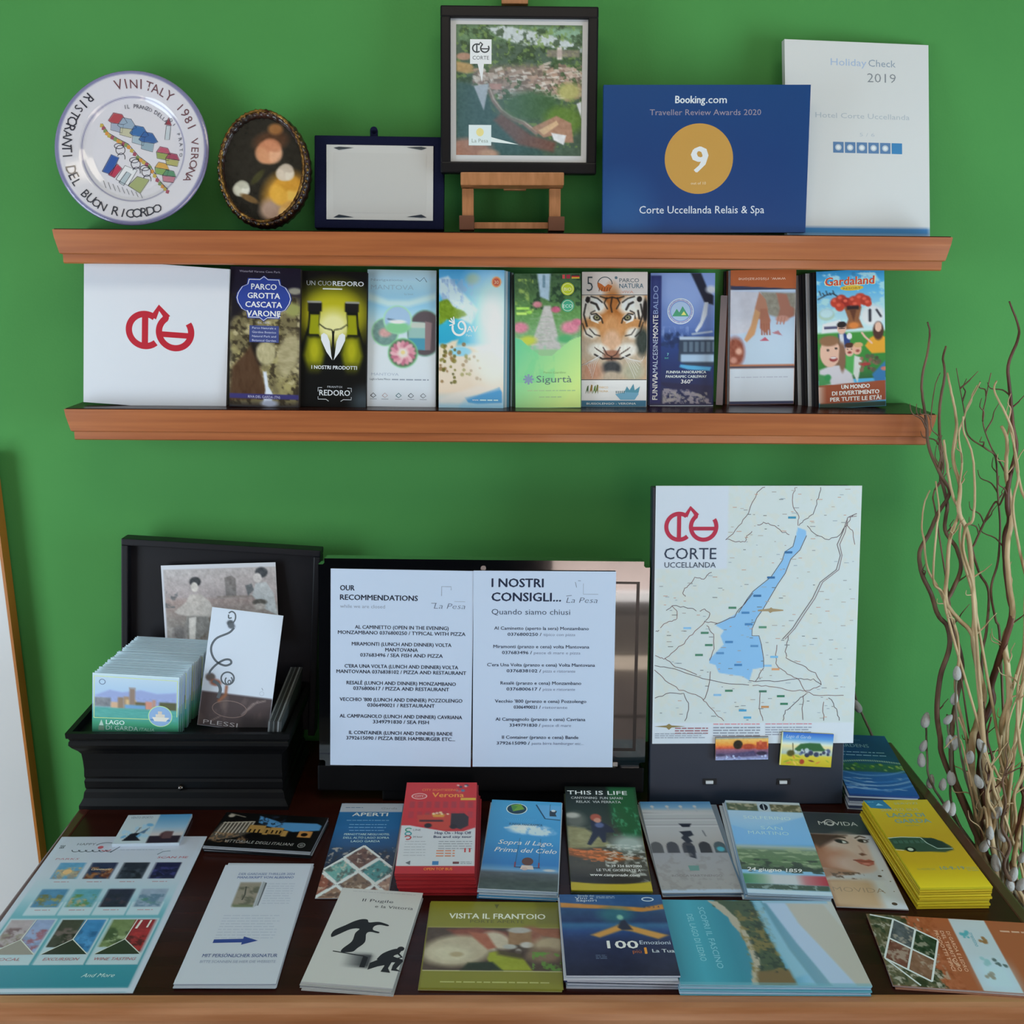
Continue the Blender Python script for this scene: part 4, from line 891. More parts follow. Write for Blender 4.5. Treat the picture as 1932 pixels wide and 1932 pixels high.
def art_sleeve_card():
    A = Art(100, 66, 'b0c0cc', res=1.6); A.vg([(0, '4c8cbc'), (30, '8cb0cc'), (46, 'c0b8bc'), (66, '9aa4ac')], 50, 100); A.rc(0, 0, 50, 66, 'b4c2cc', 1); A.sp(2, 20, 44, 52, 14, 4, 7, ['8cb4cc', '5c9cc8', '9cc0d8'], 3, .6)
    A.pg([(12, 60), (20, 44), (34, 42), (30, 50), (40, 60)], '1c1e26', 1.5); A.ln([(26, 44), (30, 30)], 1.2, '22242c'); A.pg([(32, 42), (44, 30), (40, 44)], '4c6c8c', 1.5)
    A.rc(50, 50, 98, 66, '2c2430', 3); A.el(74, 48, 9, 8, '4c3438', .5); A.rc(70, 40, 84, 56, '5c4448', 2); A.tx('VENTO SPORTO', 24, 9, 5, '5c7088', w=34, sh=-.1)
    return A

def art_tour_poster():
    A = Art(210, 350, 'b8bfd0', res=2.3, gain=1.25)
    A.vg([(0, 'b6bccd'), (100, 'b9c2d2'), (150, 'a4bfcf'), (190, '6fa9ba'), (230, '4a97a8'), (350, '2f7e92')], 7, 203)
    A.rc(0, 0, 7, 350, 'b9c2d4', 1); A.rc(203, 0, 210, 350, 'b9c2d4', 1); A.rc(0, 341, 210, 350, 'b9c6d8', 1)
    A.tx('BE', 14, 28, 6, '444a58', rot=90, b=.02); A.tx('HAPPY', 30, 24, 6, '5c6472', 'l', w=26)
    for k in range(6): A.arc(34+k*9.5, 36, 6, 6, 10, 175, 1.4, '4c5464')
    A.arc(72, 26, 14, 9, 190, 350, 1.4, '4c5464'); A.ve(66, 30, 4, 4, 'b45864'); A.arc(76, 32, 8, 8, 30, 140, 1.6, 'b45864'); A.vl([(98, 18), (92, 30), (84, 44)], 1.6, '4c5464')
    A.fake(96, 36, 156, 1.8, 1, '9aa4b8'); A.vl([(152, 50), (158, 42), (168, 40)], 1.2, '4c6470'); A.tx('SCAN ME', 176, 60, 5, 'b06070', w=42, b=.01, sh=.15); A.tx('PARKS', 30, 63, 4.6, 'b88090', w=32, sh=.2)
    def pic(x, y, w, h, c, seed, base=None):
        A.rc(x, y, x+w, y+h, c[0], 1.2); A.nmix(9, c[1], .45, .15, seed, x+1, y+h*.3, x+w-1, y+h-1, .9); A.nmix(7, c[2], .52, .12, seed+5, x+1, y+h*.5, x+w-1, y+h-1, .9); A.ns(6, 12, seed, x, y, x+w, y+h)
    cols = [('5c94bc', 'c0a47c', '8c8480'), ('2c3450', 'a06840', '5c2c20'), ('262c38', '3c4450', '1a1c24'), ('1c1e40', '3a3c74', '14142c'), ('4c80a8', '6c6c44', '9a8c48'), ('5c98ac', '5c8048', 'b09c7c'), ('24243a', '1c1c2c', '3c2c3c'), ('8c9cb4', '56748c', '4c7c70')]
    for i in range(8):
        c, r_ = i % 4, i//4; x = 25+c*44; y = 70+r_*66
        if r_: A.vp([(x-3, y+6), (x-3, y+58), (x+38, y+58), (x+38, y+6)], 'a9c6d2') if False else A.rc(x-3, y+30, x+38, y+60, 'b4c8d6', 1)
        pic(x, y, 35, 42, cols[i], i*3+1); A.fake(x+8, y+48, x+28, 2.2, 1, 'b48c98')
    A.ve(42, 94, 6, 6, 'd8b080'); A.tx('Canevaworld', 86, 90, 5, 'd8c0a0', w=26, b=.01, sh=.2)
    for i, (x, w_) in enumerate(((12, 58), (76, 58), (140, 58))):
        y = 206; A.rc(x-2, y-3, x+w_+1, y+92, 'b0c4d0', 1.2)
        pic(x+1, y, w_/2, 58, (('a89ca4', '6c5458', '8c8478'), ('3c3c34', '6c5c5c', '24241c'), ('6c7c50', '3c4c30', '9aa884'))[i], i+20); pic(x+w_/2+1, y, w_/2-3, 68, (('8c9cc4', '945c6c', '7c8cb0'), ('3c7cb4', '2c5c8c', '4c8cc4'), ('8c2028', 'a82c30', '481418'))[i], i+30)
        A.vp([(x+1, y+72), (x+w_/2, y+42), (x+w_-1, y+72)], ('8f8a84', '2c3028', '2c3424')[i])
        A.vl([(x+w_/2+3, y), (x+w_/2, y+42)], 1.3, 'c8ccc8'); A.vl([(x+w_/2, y+42), (x+1, y+72)], 1.3, 'c8ccc8'); A.vl([(x+w_/2, y+42), (x+w_-1, y+72)], 1.3, 'c8ccc8')
        A.tx(('LOCAL', 'EXCURSION', 'WINE TASTING')[i], x+w_/2, y+84, 5.4, 'a8707c', w=(30, 42, 50)[i], sh=.2, b=.01)
    A.vl([(178, 208), (176, 226)], 3, 'd8d0cc'); A.vl([(190, 208), (189, 224)], 2.4, 'd8d0cc')
    A.tx('And More', 160, 322, 7, 'b8d8dc', w=38, sh=.3, b=.01); A.tx('BEHAPPY', 30, 338, 4, '8cb4c4', w=26)
    return A

def art_colonnade():
    A = Art(190, 100, '0c0b0b', res=1.6)
    A.pg([(66, 6), (88, 14), (110, 22), (176, 20), (186, 26), (186, 40), (140, 48), (118, 42), (90, 36), (70, 26)], '4c84b4', 3); A.nmix(7, '1c2430', .52, .12, 4, 62, 4, 116, 40)
    A.pg([(4, 34), (60, 24), (70, 62), (20, 82), (0, 84)], '4c4640', 4)
    for k in range(9): A.ln([(10+k*6.5, 30-k*.6), (8+k*6.5, 68-k*1.6)], 2.2, 'b4aca0', 1.2)
    A.ln([(8, 32), (62, 24)], 2.4, 'a8a090', 1.2); A.el(14, 10, 6, 5, 'a0988c', .5); A.ln([(10, 4), (40, 12)], 2, '8c8478', 2)
    A.nmix(6, '8c6c50', .5, .12, 8, 0, 60, 70, 88, .8)
    for x, y, w_, h in ((58, 34, 30, 22), (88, 40, 10, 20), (98, 38, 24, 20), (122, 46, 10, 16)): A.rc(x, y, x+w_, y+h, 'a07c44', 1.5)
    for x in (62, 70, 78, 92, 102, 110, 117): A.rc(x, 46, x+3.4, 56, '1a120c', 1)
    A.el(74, 66, 17, 9, '0a0808', .5); A.rc(152, 44, 176, 62, 'b07c44', 2); A.el(163, 54, 6, 5, '140e0a', .3)
    A.tx('VITTORIALE DEGLI ITALIANI', 92, 87, 7.5, '9c9a98', w=122, sh=.1, b=-.005); A.arc(168, 84, 6, 6, 0, 360, 1.4, '7c7c7c'); A.ve(168, 84, 3.5, 3.5, '5c5c5c')
    return A

def art_thriller_flyer():
    A = Art(100, 210, 'bcc2d0', res=2.4, gain=1.25)
    A.tx('DER GARDASEE THRILLER 2024', 52, 21, 4.4, '6c7ca4', w=64, b=.012); A.tx('MANUSKRIPT VON ALBISANO', 52, 28, 4.4, '50649c', w=64, b=.012)
    A.rc(26, 36, 50, 82, '8c8478', 1); A.nmix(6, '5c5c50', .48, .15, 4, 26, 44, 50, 82, .9); A.rc(27, 78, 50, 83, '6c745c', 2); A.vl([(34, 44), (36, 60), (35, 70)], 1.6, '4c4c44'); A.vp([(51, 34), (54, 36), (54, 80), (51, 83)], '9aa0a8'); A.vp([(54, 36), (56, 37), (55, 81), (54, 80)], '5c6068')
    A.fake(58, 38, 88, 1.8, 9, 'aab2c4', 2.6); A.fake(22, 98, 84, 1.8, 9, 'aab2c4', 2.7, 5)
    A.vp([(22, 140), (52, 139), (52, 135), (68, 142), (52, 149), (52, 145), (22, 146)], '2f4488')
    A.tx('MIT PERSÖNLICHER SIGNATUR', 55, 169, 5.2, '4c5c8c', w=76, b=.012); A.tx('BITTE SCANNEN SIE HIER DIE WEBSEITE', 55, 178, 4, '8490ac', w=76)
    return A

def art_diamond_flyer():
    A = Art(100, 210, '4a86b4', res=1.15)
    A.rc(0, 0, 100, 22, 'b4bcca', 1); A.vg([(22, '2f6ea4'), (60, '2a6aa4'), (100, '1f5080'), (118, '1c3450'), (210, '3a2a28')])
    A.fake(8, 10, 36, 2, 1, '5c7ca0'); A.tx('Garda', 78, 15, 5, '8a929c', w=26, sh=.2)
    A.tx('APERTI', 50, 32, 8, 'd4dce8', w=56, b=.03)
    for i, (y, wd) in enumerate(((42, 70), (52, 58), (59, 58), (66, 54))): A.fake(50-wd/2, y, 50+wd/2, 2, 1, '7cb0d8')
    for i, (t, wd) in enumerate((('PERNOTTARE NEGLI HOTEL', 70), ('DELL ALTO LAGO SOPRA', 70), ('LAGO GARDA', 44))): A.tx(t, 52, 78+i*8, 4.4, 'b8d8ec', w=wd, b=.012)
    cs = ['6c4c40', '6ca4a0', '8c5444', '8c8c98', '4c8a8c', '7c6450', '90705c', '5c7064', 'a08070']
    q = 27
    for i in range(4):
        for j in range(4):
            cx, cy = 52+(i-j)*q, 100+(i+j)*q*1.02
            if cy > 250: continue
            P = [(cx, cy+2), (cx+q, cy+q+1), (cx, cy+2*q+1), (cx-q, cy+q+1)]
            A.pg(P, 'd4dae2', 1.2); A.pg([(cx, cy+5.5), (cx+q-4, cy+q+1), (cx, cy+2*q-3), (cx-q+4, cy+q+1)], cs[(i*4+j) % 9], 1.2)
    A.nmix(7, '3a2a26', .52, .15, 4, 0, 106, 100, 210, .5); A.nmix(6, 'd0c0b0', .6, .12, 9, 0, 106, 100, 210, .7)
    for i in range(4):
        for j in range(4):
            cx, cy = 52+(i-j)*q, 100+(i+j)*q*1.02
            def cl(P, Q):
                t0, t1 = 0.0, 1.0; dx, dy = Q[0]-P[0], Q[1]-P[1]
                for p_, q_ in ((-dx, P[0]-1), (dx, 99-P[0]), (-dy, P[1]-1), (dy, 209-P[1])):
                    if p_ < 0: t0 = max(t0, q_/p_)
                    elif p_ > 0: t1 = min(t1, q_/p_)
                return [(P[0]+dx*t0, P[1]+dy*t0), (P[0]+dx*t1, P[1]+dy*t1)] if t0 < t1 else None
            for e in (((cx, cy+2), (cx+q, cy+q+1)), ((cx, cy+2), (cx-q, cy+q+1))):
                c_ = cl(*e)
                if c_: A.vl(c_, 3.2, 'd4dae2')
    return A

def art_statues():
    A = Art(100, 210, 'c2c2c2', res=4, gain=1.2)
    K = '222429'
    A.tx('Il Pugile', 30, 30, 6.5, '3c3e46', 'l', w=38); A.tx('e la Vittoria', 48, 43, 6.5, '3c3e46', 'l', w=46)
    A.fake(14, 6, 92, 1.5, 1, 'a6a8ac')
    A.hg([(34, 'c2c2c2'), (58, '45474c')], 146, 174)
    sm = lambda P: [(p.x, p.y) for p in smooth_path([(x, y, 0) for x, y in P], 4)]
    A.vp(sm([(10, 110), (12, 100), (22, 88), (30, 78), (38, 72), (45, 72), (48, 78), (56, 76), (62, 76), (72, 81), (71, 84), (62, 82), (56, 86), (56, 94), (64, 98), (63, 101), (54, 99), (50, 104), (52, 122), (46, 136), (42, 144), (30, 146), (30, 138), (37, 122), (37, 104), (40, 94), (30, 96), (18, 110), (12, 116), (10, 110)])[:-1], K)
    A.vp([(20, 144), (56, 150), (62, 153), (62, 174), (56, 174), (56, 152), (20, 146)], K)
    A.vp([(66, 178), (66, 164), (76, 154), (88, 156), (84, 166), (76, 170)], K)
    A.vp(sm([(72, 156), (76, 144), (84, 135), (91, 131), (96, 133), (95, 141), (90, 146), (88, 156), (80, 160)])[:-1], K); A.ve(95, 131, 4, 5, K)
    A.vp([(80, 150), (90, 148), (101, 153), (102, 158), (90, 160), (80, 160)], K); A.vp([(95, 154), (102, 156), (97, 172), (103, 177), (92, 176), (92, 166)], K); A.vp([(82, 156), (90, 158), (88, 172), (92, 181), (81, 180), (83, 168)], K)
    A.vl([(93, 140), (99, 148), (92, 153)], 2.6, K)
    return A

def art_red_bus():
    A = Art(100, 190, 'b32a2c', res=1.5)
    A.vg([(0, 'b8292b'), (90, 'b4292c'), (190, 'a82428')])
    for k in range(8): A.rc(8+k*11.5, 44, 15+k*11.5, 58, '8f3038', 2, .7)
    for k in range(8): A.rc(8+k*11.5, 66, 15+k*11.5, 80, '94303a', 2, .6)
    A.rc(0, 96, 100, 176, 'bfc2c8', 1); A.pg([(0, 92), (20, 98), (60, 108), (84, 108), (100, 100), (100, 90), (0, 88)], 'b32a2c', 1.5)
    A.pg([(20, 74), (72, 70), (76, 100), (58, 106), (22, 92)], 'b23c2c', 2); A.pg([(66, 70), (84, 70), (90, 78), (90, 96), (80, 104), (66, 98)], '2e2428', 1.5); A.rc(24, 84, 56, 88, '4a2020', 1); A.pg([(40, 72), (58, 72), (56, 78), (42, 78)], 'c88c34', 2); A.sp(26, 68, 64, 72, 10, 1.4, 2.4, ['d8b8a0', '8c4030', 'd8cc9c'], 3); A.el(36, 96, 5, 5, '241a1c', .3); A.el(70, 98, 5, 5, '241a1c', .3)
    A.ve(20, 32, 11, 7, 'd4a8a4'); A.ve(20, 32, 9.4, 5.6, 'b84444'); A.tx('CITY', 20, 34, 4, 'd8b8b4', w=12)
    A.tx('CITY SIGHTSEEING', 48, 20, 5, 'd07038', w=50, b=.02); A.vr(78, 36, 99, 41, 'c8a030'); A.tx('Verona', 60, 34, 10, 'd88c38', w=44, b=.03); A.sp(70, 6, 86, 22, 7, 1.6, 3, ['283c50', 'd0b8b0', '3c7090', 'c84848'], 2)
    for x, c in ((6, '3c8c74'), (6, 'b03838')): pass
    A.arc(11, 105, 4, 3.4, 60, 330, 1.8, '3c8c74'); A.arc(11, 113, 4, 3.4, 0, 360, 1.8, '3c8c94'); A.arc(11, 121, 4, 3.6, 200, 480, 1.8, 'b03838'); A.tx('LINE', 22, 107, 3.4, '5c6068', w=10); A.tx('24 hour', 24, 121, 3.4, '5c6068', w=13)
    A.tx('Hop On - Hop Off', 70, 114, 5.4, '2c3058', w=48, b=.02); A.tx('Bus and city tour', 70, 121.5, 4.6, '2c3058', w=50, b=.02)
    A.fake(8, 128, 36, 1.6, 6, 'a4a8b0', 3.4); A.fake(52, 128, 96, 1.8, 4, '8c9098', 2.6)
    for i in range(3): A.fake(50, 146+i*5, 74, 2.6, 1, 'c87850')
    A.vp([(86, 142), (88, 142), (88, 150), (86, 150)], 'b83838'); A.vp([(92, 142), (94, 142), (94, 150), (92, 150)], 'b83838'); A.vp([(12, 170), (18, 166), (18, 174)], '5c6068'); A.vr(46, 167, 54, 174, '3c74a8'); A.vr(72, 168, 80, 172, '6c3c3c'); A.fake(82, 168, 96, 1.6, 2, '8c9098')
    A.tx('OPEN TOP BUS', 54, 184, 4.8, 'd87c34', w=36, b=.02)
    return A

def art_swing():
    A = Art(100, 190, '3c8ec4', res=1.6)
    A.vg([(0, '4a9ccc'), (90, '3a8cc4'), (140, '2f74b4'), (152, '6a98c0'), (158, '50565c'), (176, '3c4640'), (190, '44504c')])
    A.el(58, 66, 28, 11, 'c8d8e8', .5); A.el(44, 62, 14, 6, 'd4e0ec', .5); A.el(74, 72, 18, 7, 'c0d4e8', .6); A.ln([(24, 64), (40, 62)], 3, 'b8d0e4', 2); A.nmix(8, '3a8cc4', .55, .1, 5, 24, 52, 92, 82, .6)
    A.ns(5, 14, 8, 0, 158, 100, 190, (.5, 1)); A.el(88, 150, 8, 2.4, 'b4b8bc', .6)
    A.vp([(64, 8), (99, 9), (99, 42), (78, 40)], '5ca0d0'); A.vl([(64, 8), (78, 40), (99, 42)], 2, '1c4464'); A.vp([(84, 22), (90, 18), (94, 22), (92, 28), (94, 34), (84, 34)], '243040'); A.vl([(84, 6), (84, 30)], .7, '2c4860'); A.ve(89, 21, 3, 2.6, 'c8d0d4')
    A.ve(37, 20, 15, 13, 'c8dce8'); A.ve(37, 20, 13.6, 11.8, '16384c'); A.vp([(28, 12), (42, 8), (48, 20), (32, 26)], '6c9a34'); A.vp([(28, 12), (38, 14), (32, 26)], '4c8440')
    for k in range(14): A.vl([(30+k*2.2, 50), (22+k*3.4+0, 42)], .5, '5cacd4')
    A.tx('FUNIVIA PANORAMICA', 52, 58, 5, '2c587c', w=46, b=.01)
    sm = dict(sh=.3, b=.005)
    A.tx('Sopra il Lago,', 54, 100, 9, 'dfe8f0', w=74, **sm); A.tx('Prima del Cielo', 55, 116, 9, 'dfe8f0', w=82, **sm)
    A.vl([(46, 86), (43, 144)], .6, '24506c'); A.vl([(74, 86), (74, 144)], .6, '24506c'); A.vl([(42, 146), (76, 146)], 1.4, '2a3450'); A.vr(42, 136, 44, 146, '7c3c50'); A.vr(73, 136, 75, 146, '7c3c50')
    A.ve(59, 134, 7.5, 8, '5c3c34'); A.vp([(52, 142), (66, 142), (68, 150), (50, 150)], 'c8b8b0'); A.ve(56, 149, 4, 3, 'c0a8a4')
    return A

def art_canyon():
    A = Art(100, 195, '2c3c34', res=1.5)
    A.vg([(0, '0e1410'), (22, '12201a'), (40, '1c2c24'), (100, '3c4038'), (150, '4a463e'), (180, '24221e'), (184, 'b8a020'), (195, 'a89018')])
    A.pg([(60, 0), (100, 0), (100, 90), (80, 100), (62, 60)], '14502f', 8); A.nmix(5, '3c8c64', .55, .12, 5, 62, 36, 100, 90, .8, (1, .5)); A.el(12, 60, 14, 14, '5c6058', .8); A.el(8, 52, 10, 5, 'a8a8a0', .7)
    A.pg([(0, 72), (24, 76), (50, 100), (60, 112), (0, 118)], '8c8860', 5); A.ns(5, 20, 2, 0, 70, 60, 118, (.6, 1.4)); A.el(80, 106, 22, 16, '9aa8a4', .9)
    A.pg([(0, 116), (30, 120), (60, 128), (96, 134), (60, 142), (20, 136), (0, 130)], '8a5028', 4); A.nmix(5, 'd8763c', .52, .1, 9, 0, 116, 70, 142, .8, (.5, 2)); A.nmix(4, 'c8ccc8', .52, .12, 14, 46, 108, 100, 180, .7, (.6, 1.4)); A.nmix(7, '3c3c34', .5, .12, 11, 0, 138, 100, 180, .6, (.5, 1))
    A.pg([(32, 62), (44, 60), (60, 74), (64, 84), (52, 84), (50, 104), (46, 104), (42, 90), (30, 110), (25, 108), (34, 84)], '1e2438', 1.5); A.el(44, 70, 6, 5, '505c84', .5); A.el(40, 56, 7.5, 7, '9c4c38', .3); A.el(42, 61, 5, 4.5, 'b88470', .3)
    A.pg([(0, 180), (50, 186), (100, 178), (100, 195), (0, 195)], 'b4a024', 1.5); A.el(50, 176, 44, 7, '26241f', .4)
    A.tx('THIS IS LIFE', 45, 14, 6.5, 'd4d8d8', w=84, b=.015); A.tx('CANYONING  FUN SAFARI', 44, 22, 4, 'b8bcbc', w=72, b=.01); A.tx('RELAX  VIA FERRATA', 46, 29, 4, 'b8bcbc', w=62, b=.01)
    A.tx('+ 39 334 8692000', 70, 152, 4.4, 'dcdcdc', w=44, b=.015); A.tx('LE TUE GIORNATE A', 62, 160, 4.4, 'd0d0d0', w=56, b=.015); A.tx('www.canyonadv.com', 56, 169, 5, 'dcdcdc', w=62, b=.015)
    return A

def art_arches():
    A = Art(100, 195, '9a9ca4', res=1.4)
    A.vg([(0, '4a7ca8'), (14, '7098b8'), (22, 'a8acb0'), (70, 'a4a4a8'), (100, '989494'), (118, '909098'), (195, '94908f')])
    for y in (26, 40, 54): A.rc(0, y, 100, y+2, '8c8c94', 1.2); A.rc(0, y+2.5, 100, y+5, 'b8b8bc', 1.2)
    for x in (16, 37, 56, 76): A.ln([(x, 10), (x+1, 26)], 2.4, '9fa4ac', 1.2); A.el(x, 12, 2.6, 2.6, 'b4b8bc', .4)
    A.pg([(0, 20), (100, 26), (100, 32), (0, 26)], 'b0b0b4', 1.5)
    for i, x in enumerate((8, 29, 50, 72, 92)):
        A.pg([(x-8, 116), (x-8, 102)]+[(x+8*math.cos(math.radians(a)), 102+10*math.sin(math.radians(a))) for a in range(180, 361, 30)]+[(x+8, 116)], ('4c4c50', '3c3c44', '34343c', '24242a', '3c4c54')[i], 1.2)
    A.el(92, 108, 5, 5, '3c9cb0', .5)
    K = '1e2230'
    A.pg([(46, 52), (64, 52), (60, 60), (50, 60)], K, 1.2); A.pg([(44, 70), (60, 68), (62, 78), (54, 82), (58, 92), (50, 96), (44, 84), (48, 78)], K, 1.5); A.pg([(47, 100), (58, 102), (56, 128), (48, 124)], K, 1.5); A.ln([(76, 68), (78, 80)], 1.6, '50545c')
    A.tx('ROCCA MARTINENGO', 50, 164, 4, '6c6868', w=64); A.vp([(42, 142), (56, 142), (55, 152), (43, 152)], '5c8480'); A.rc(0, 188, 100, 195, 'a4b4cc', 3); A.nmix(8, '807c7c', .58, .1, 5, 0, 116, 100, 190, .5)
    return A

def art_flag_hills():
    A = Art(100, 205, '7fb0d4', res=1.4)
    A.rc(0, 0, 100, 6, 'b4bcc0', 1); A.rc(0, 6, 42, 24, '54604c', 1.2); A.rc(58, 6, 100, 24, '5a5a44', 1.2); A.nmix(6, 'c0b49c', .5, .15, 4, 0, 6, 100, 24, .7); A.rc(42, 2, 58, 26, 'a8b8c4', 1); A.ve(50, 14, 5.4, 8, '1c2430'); A.vr(49.3, 7, 50.7, 21, 'b8c4cc')
    A.vg([(25, 'a4c0d8'), (60, '8cb8dc'), (100, '5f9ccc'), (108, '98a8ac'), (116, '5c7458'), (140, '54704c'), (158, '3c4c3c')])
    A.pg([(0, 60), (30, 74), (50, 60), (100, 34), (100, 100), (0, 104)], '74aadc', 4, .8); A.nmix(6, '90a080', .52, .12, 7, 0, 108, 100, 150, .8, (.35, 1.6)); A.nmix(8, '28362c', .5, .12, 11, 0, 134, 100, 162, .9, (.7, 1))
    A.hg([(0, '3c7c58'), (22, '7c9c88'), (36, 'b8bcc4'), (62, 'b8bcc4'), (74, 'b07078'), (100, 'a02c3c')], 166, 186, 4)
    A.rc(0, 186, 100, 196, '3c5044', 2); A.nmix(6, '8ca0a0', .52, .1, 12, 0, 186, 100, 198, .8); A.rc(0, 197, 100, 205, 'b4c8dc', 2)
    A.tx('SOLFERINO', 50, 44, 7.5, 'c8dcec', w=62, b=-.01); A.tx('e', 50, 54, 5, '9cc0dc'); A.tx('SAN', 52, 68, 7.5, 'b4d4ec', w=28, b=-.01); A.tx('MARTINO', 46, 80, 7.5, 'b4d4ec', w=52, b=-.01)
    A.tx('24 giugno 1859', 40, 160, 7, 'e4e8e4', w=66, sh=.2, b=.02)
    return A

def art_beauty():
    A = Art(100, 205, 'bfc6d2', res=1.15)
    A.rc(0, 0, 100, 52, '3c444c', 1); A.rc(0, 52, 100, 54, 'b8b8bc', .8)
    A.hg([(0, '8c5c44'), (20, 'a88470'), (55, 'c4b4b0'), (75, 'c4c8d0'), (100, 'c2c9d6')], 54, 205, 1)
    A.pg([(0, 54), (46, 54), (40, 66), (20, 74), (8, 90), (0, 100)], '45302a', 6); A.pg([(0, 80), (12, 76), (30, 84), (40, 110), (44, 134), (20, 136), (0, 128)], 'a06a50', 12)
    A.el(56, 86, 34, 34, 'c8b2ac', .6); A.pg([(0, 54), (60, 54), (36, 66), (10, 84)], '4a342e', 8); A.el(32, 108, 22, 20, 'b07c64', 1)
    A.el(56, 118, 34, 20, 'c0a49c', .8); A.pg([(88, 56), (100, 56), (100, 205), (88, 205), (84, 120)], 'c2c9d6', 6)
    A.ln([(34, 62), (44, 57), (56, 60)], 2.8, '4a3832', 2); A.ln([(72, 60), (80, 55), (88, 58)], 2.4, '4a3832', 1.6)
    A.el(48, 69, 10, 4.6, '2a2426', .4, 12); A.el(50, 70, 5.4, 2.8, 'ccd0d4', .4, 12); A.el(47, 69.6, 2.6, 2.6, '20242a', .3)
    A.el(82, 66, 8, 4.2, '2a2426', .4, 4); A.el(83, 66.6, 4.4, 2.4, 'c8ccd0', .4); A.el(81, 66.4, 2.3, 2.3, '20242a', .3); A.ln([(88, 64), (93, 62)], 1.2, '2a2426', 1)
    A.ln([(72, 78), (75, 92)], 3, 'b89a92', 3); A.pg([(66, 96), (72, 93), (78, 97), (70, 100)], '6c4840', 2.4)
    A.pg([(54, 109), (66, 107), (72, 109), (78, 107), (84, 111), (82, 118), (72, 122), (62, 118)], 'a85c54', 1.6); A.ln([(54, 110), (70, 112), (84, 111)], 1.3, '6c3434', 1); A.el(71, 117, 6, 1.6, 'c88880', .5)
    A.pg([(0, 128), (20, 132), (44, 140), (74, 136), (84, 128), (88, 150), (0, 154)], 'b8bcc8', 4, .9); A.pg([(0, 130), (22, 128), (50, 136), (40, 142), (14, 144), (0, 150)], '9c7058', 5, .9)
    A.rc(0, 152, 66, 205, 'bc9c80', 14); A.nmix(5, '604840', .56, .1, 5, 0, 136, 60, 150, .9, (.6, 1))
    A.tx('MOVIDA', 55, 31, 9, 'c8ccd0', w=62, b=.002); A.arc(42, 25, 7, 7, 0, 360, 1.6, 'd0d4d8'); A.tx('MOVIDA', 42, 176, 9, '9c8470', w=74, b=-.01)
    for x, y, q in ((82, 142, 3), (90, 130, 1.4), (94, 152, 1.2), (84, 196, 4), (76, 172, 1), (92, 172, 1)): A.ve(x, y, q, q*.7, '4c3c38')
    return A

def art_bus_timetable():
    A = Art(100, 205, 'b8981c', res=2)
    A.vg([(0, 'bca428'), (90, 'b08e20'), (150, 'b8961c'), (180, 'c8ac1c'), (205, 'dcc428')])
    A.vp([(0, 0), (30, 0), (36, 24), (4, 20)], '2f6c98'); A.vp([(14, 14), (20, 8), (26, 14)], '7cb4d4'); A.fake(4, 4, 14, 1.6, 1, '6ca8c8'); A.tx('SERVIZI', 62, 12, 5, 'a0a880', w=36); A.vp([(36, 4), (98, 4), (98, 4.6), (36, 4.6)], 'a8a050')
    A.tx('SERVIZI BUS', 46, 29, 6.5, 'a8a478', w=58, b=.01); A.tx('LAGO DI', 50, 44, 9.5, '708c84', w=56, b=.03); A.tx('GARDA', 54, 59, 9.5, '748e84', w=54, b=.03); A.fake(38, 65, 60, 1.8, 1, '94905c')
    A.pg([(0, 96), (10, 93), (46, 94), (64, 96), (76, 104), (84, 116), (84, 124), (70, 129), (30, 127), (0, 120)], '2e4238', 1.4); A.vp([(52, 96), (66, 97), (76, 106), (80, 118), (64, 118), (54, 108)], '1c2c2c'); A.vl([(48, 95), (52, 108), (62, 121), (84, 121)], 1.6, '9aaca4'); A.vl([(0, 95), (20, 93), (48, 95)], 1.6, 'a8b8a8'); A.ve(22, 122, 8, 6, '141c1a'); A.ve(22, 122, 4, 3.4, 'b0b8a8')
    A.vl([(0, 122), (12, 124)], 1, 'c8ccb8')
    for k in range(6): A.vr(4+k*8, 101, 10+k*8, 108, '3c564c')
    A.tx('IN VIGORE DAL', 26, 168, 4, 'a09c54', w=26); A.tx('10-9-19', 46, 168, 7, '7c907c', 'l', w=34, b=.02); A.fake(82, 163, 98, 1.8, 3, 'a4a060')
    return A

def art_gardens():
    A = Art(100, 150, '1d4388', res=1.6)
    A.vg([(0, '24508c'), (40, '1e478c'), (72, '1e4c78'), (80, '34644c'), (94, '2c5450'), (98, '2c5ca4'), (150, '1f4a98')])
    for k in range(30): A.el(k*3.5, 74-math.sin(k/29*3)*6, 1.2, 2, 'a4b8a8', .4)
    A.sp(0, 76, 100, 92, 40, 1.5, 3, ['4c7c34', '8c9c4c', '2c5838', '7c9c60'], 3)
    for y, c in ((100, '5c88c4'), (116, '3c70b8'), (124, '7c9cc8'), (134, '5484c4')):
        A.ln([(p.x, p.y) for p in smooth_path([(-5, y-8, 0), (30, y+4, 0), (70, y+2, 0), (108, y-12, 0)], 5)], 2.6, c, 3)
    A.nmix(8, 'a0b4d0', .6, .1, 6, 0, 108, 100, 142, .6, (.4, 2))
    A.tx('GARDENS', 38, 34, 8.5, '8cacd0', w=54, b=.005); A.fake(14, 46, 86, 2.6, 2, '8cb0d8', 3); A.tx('VILLE', 50, 16, 3.6, '6c94c4')
    return A

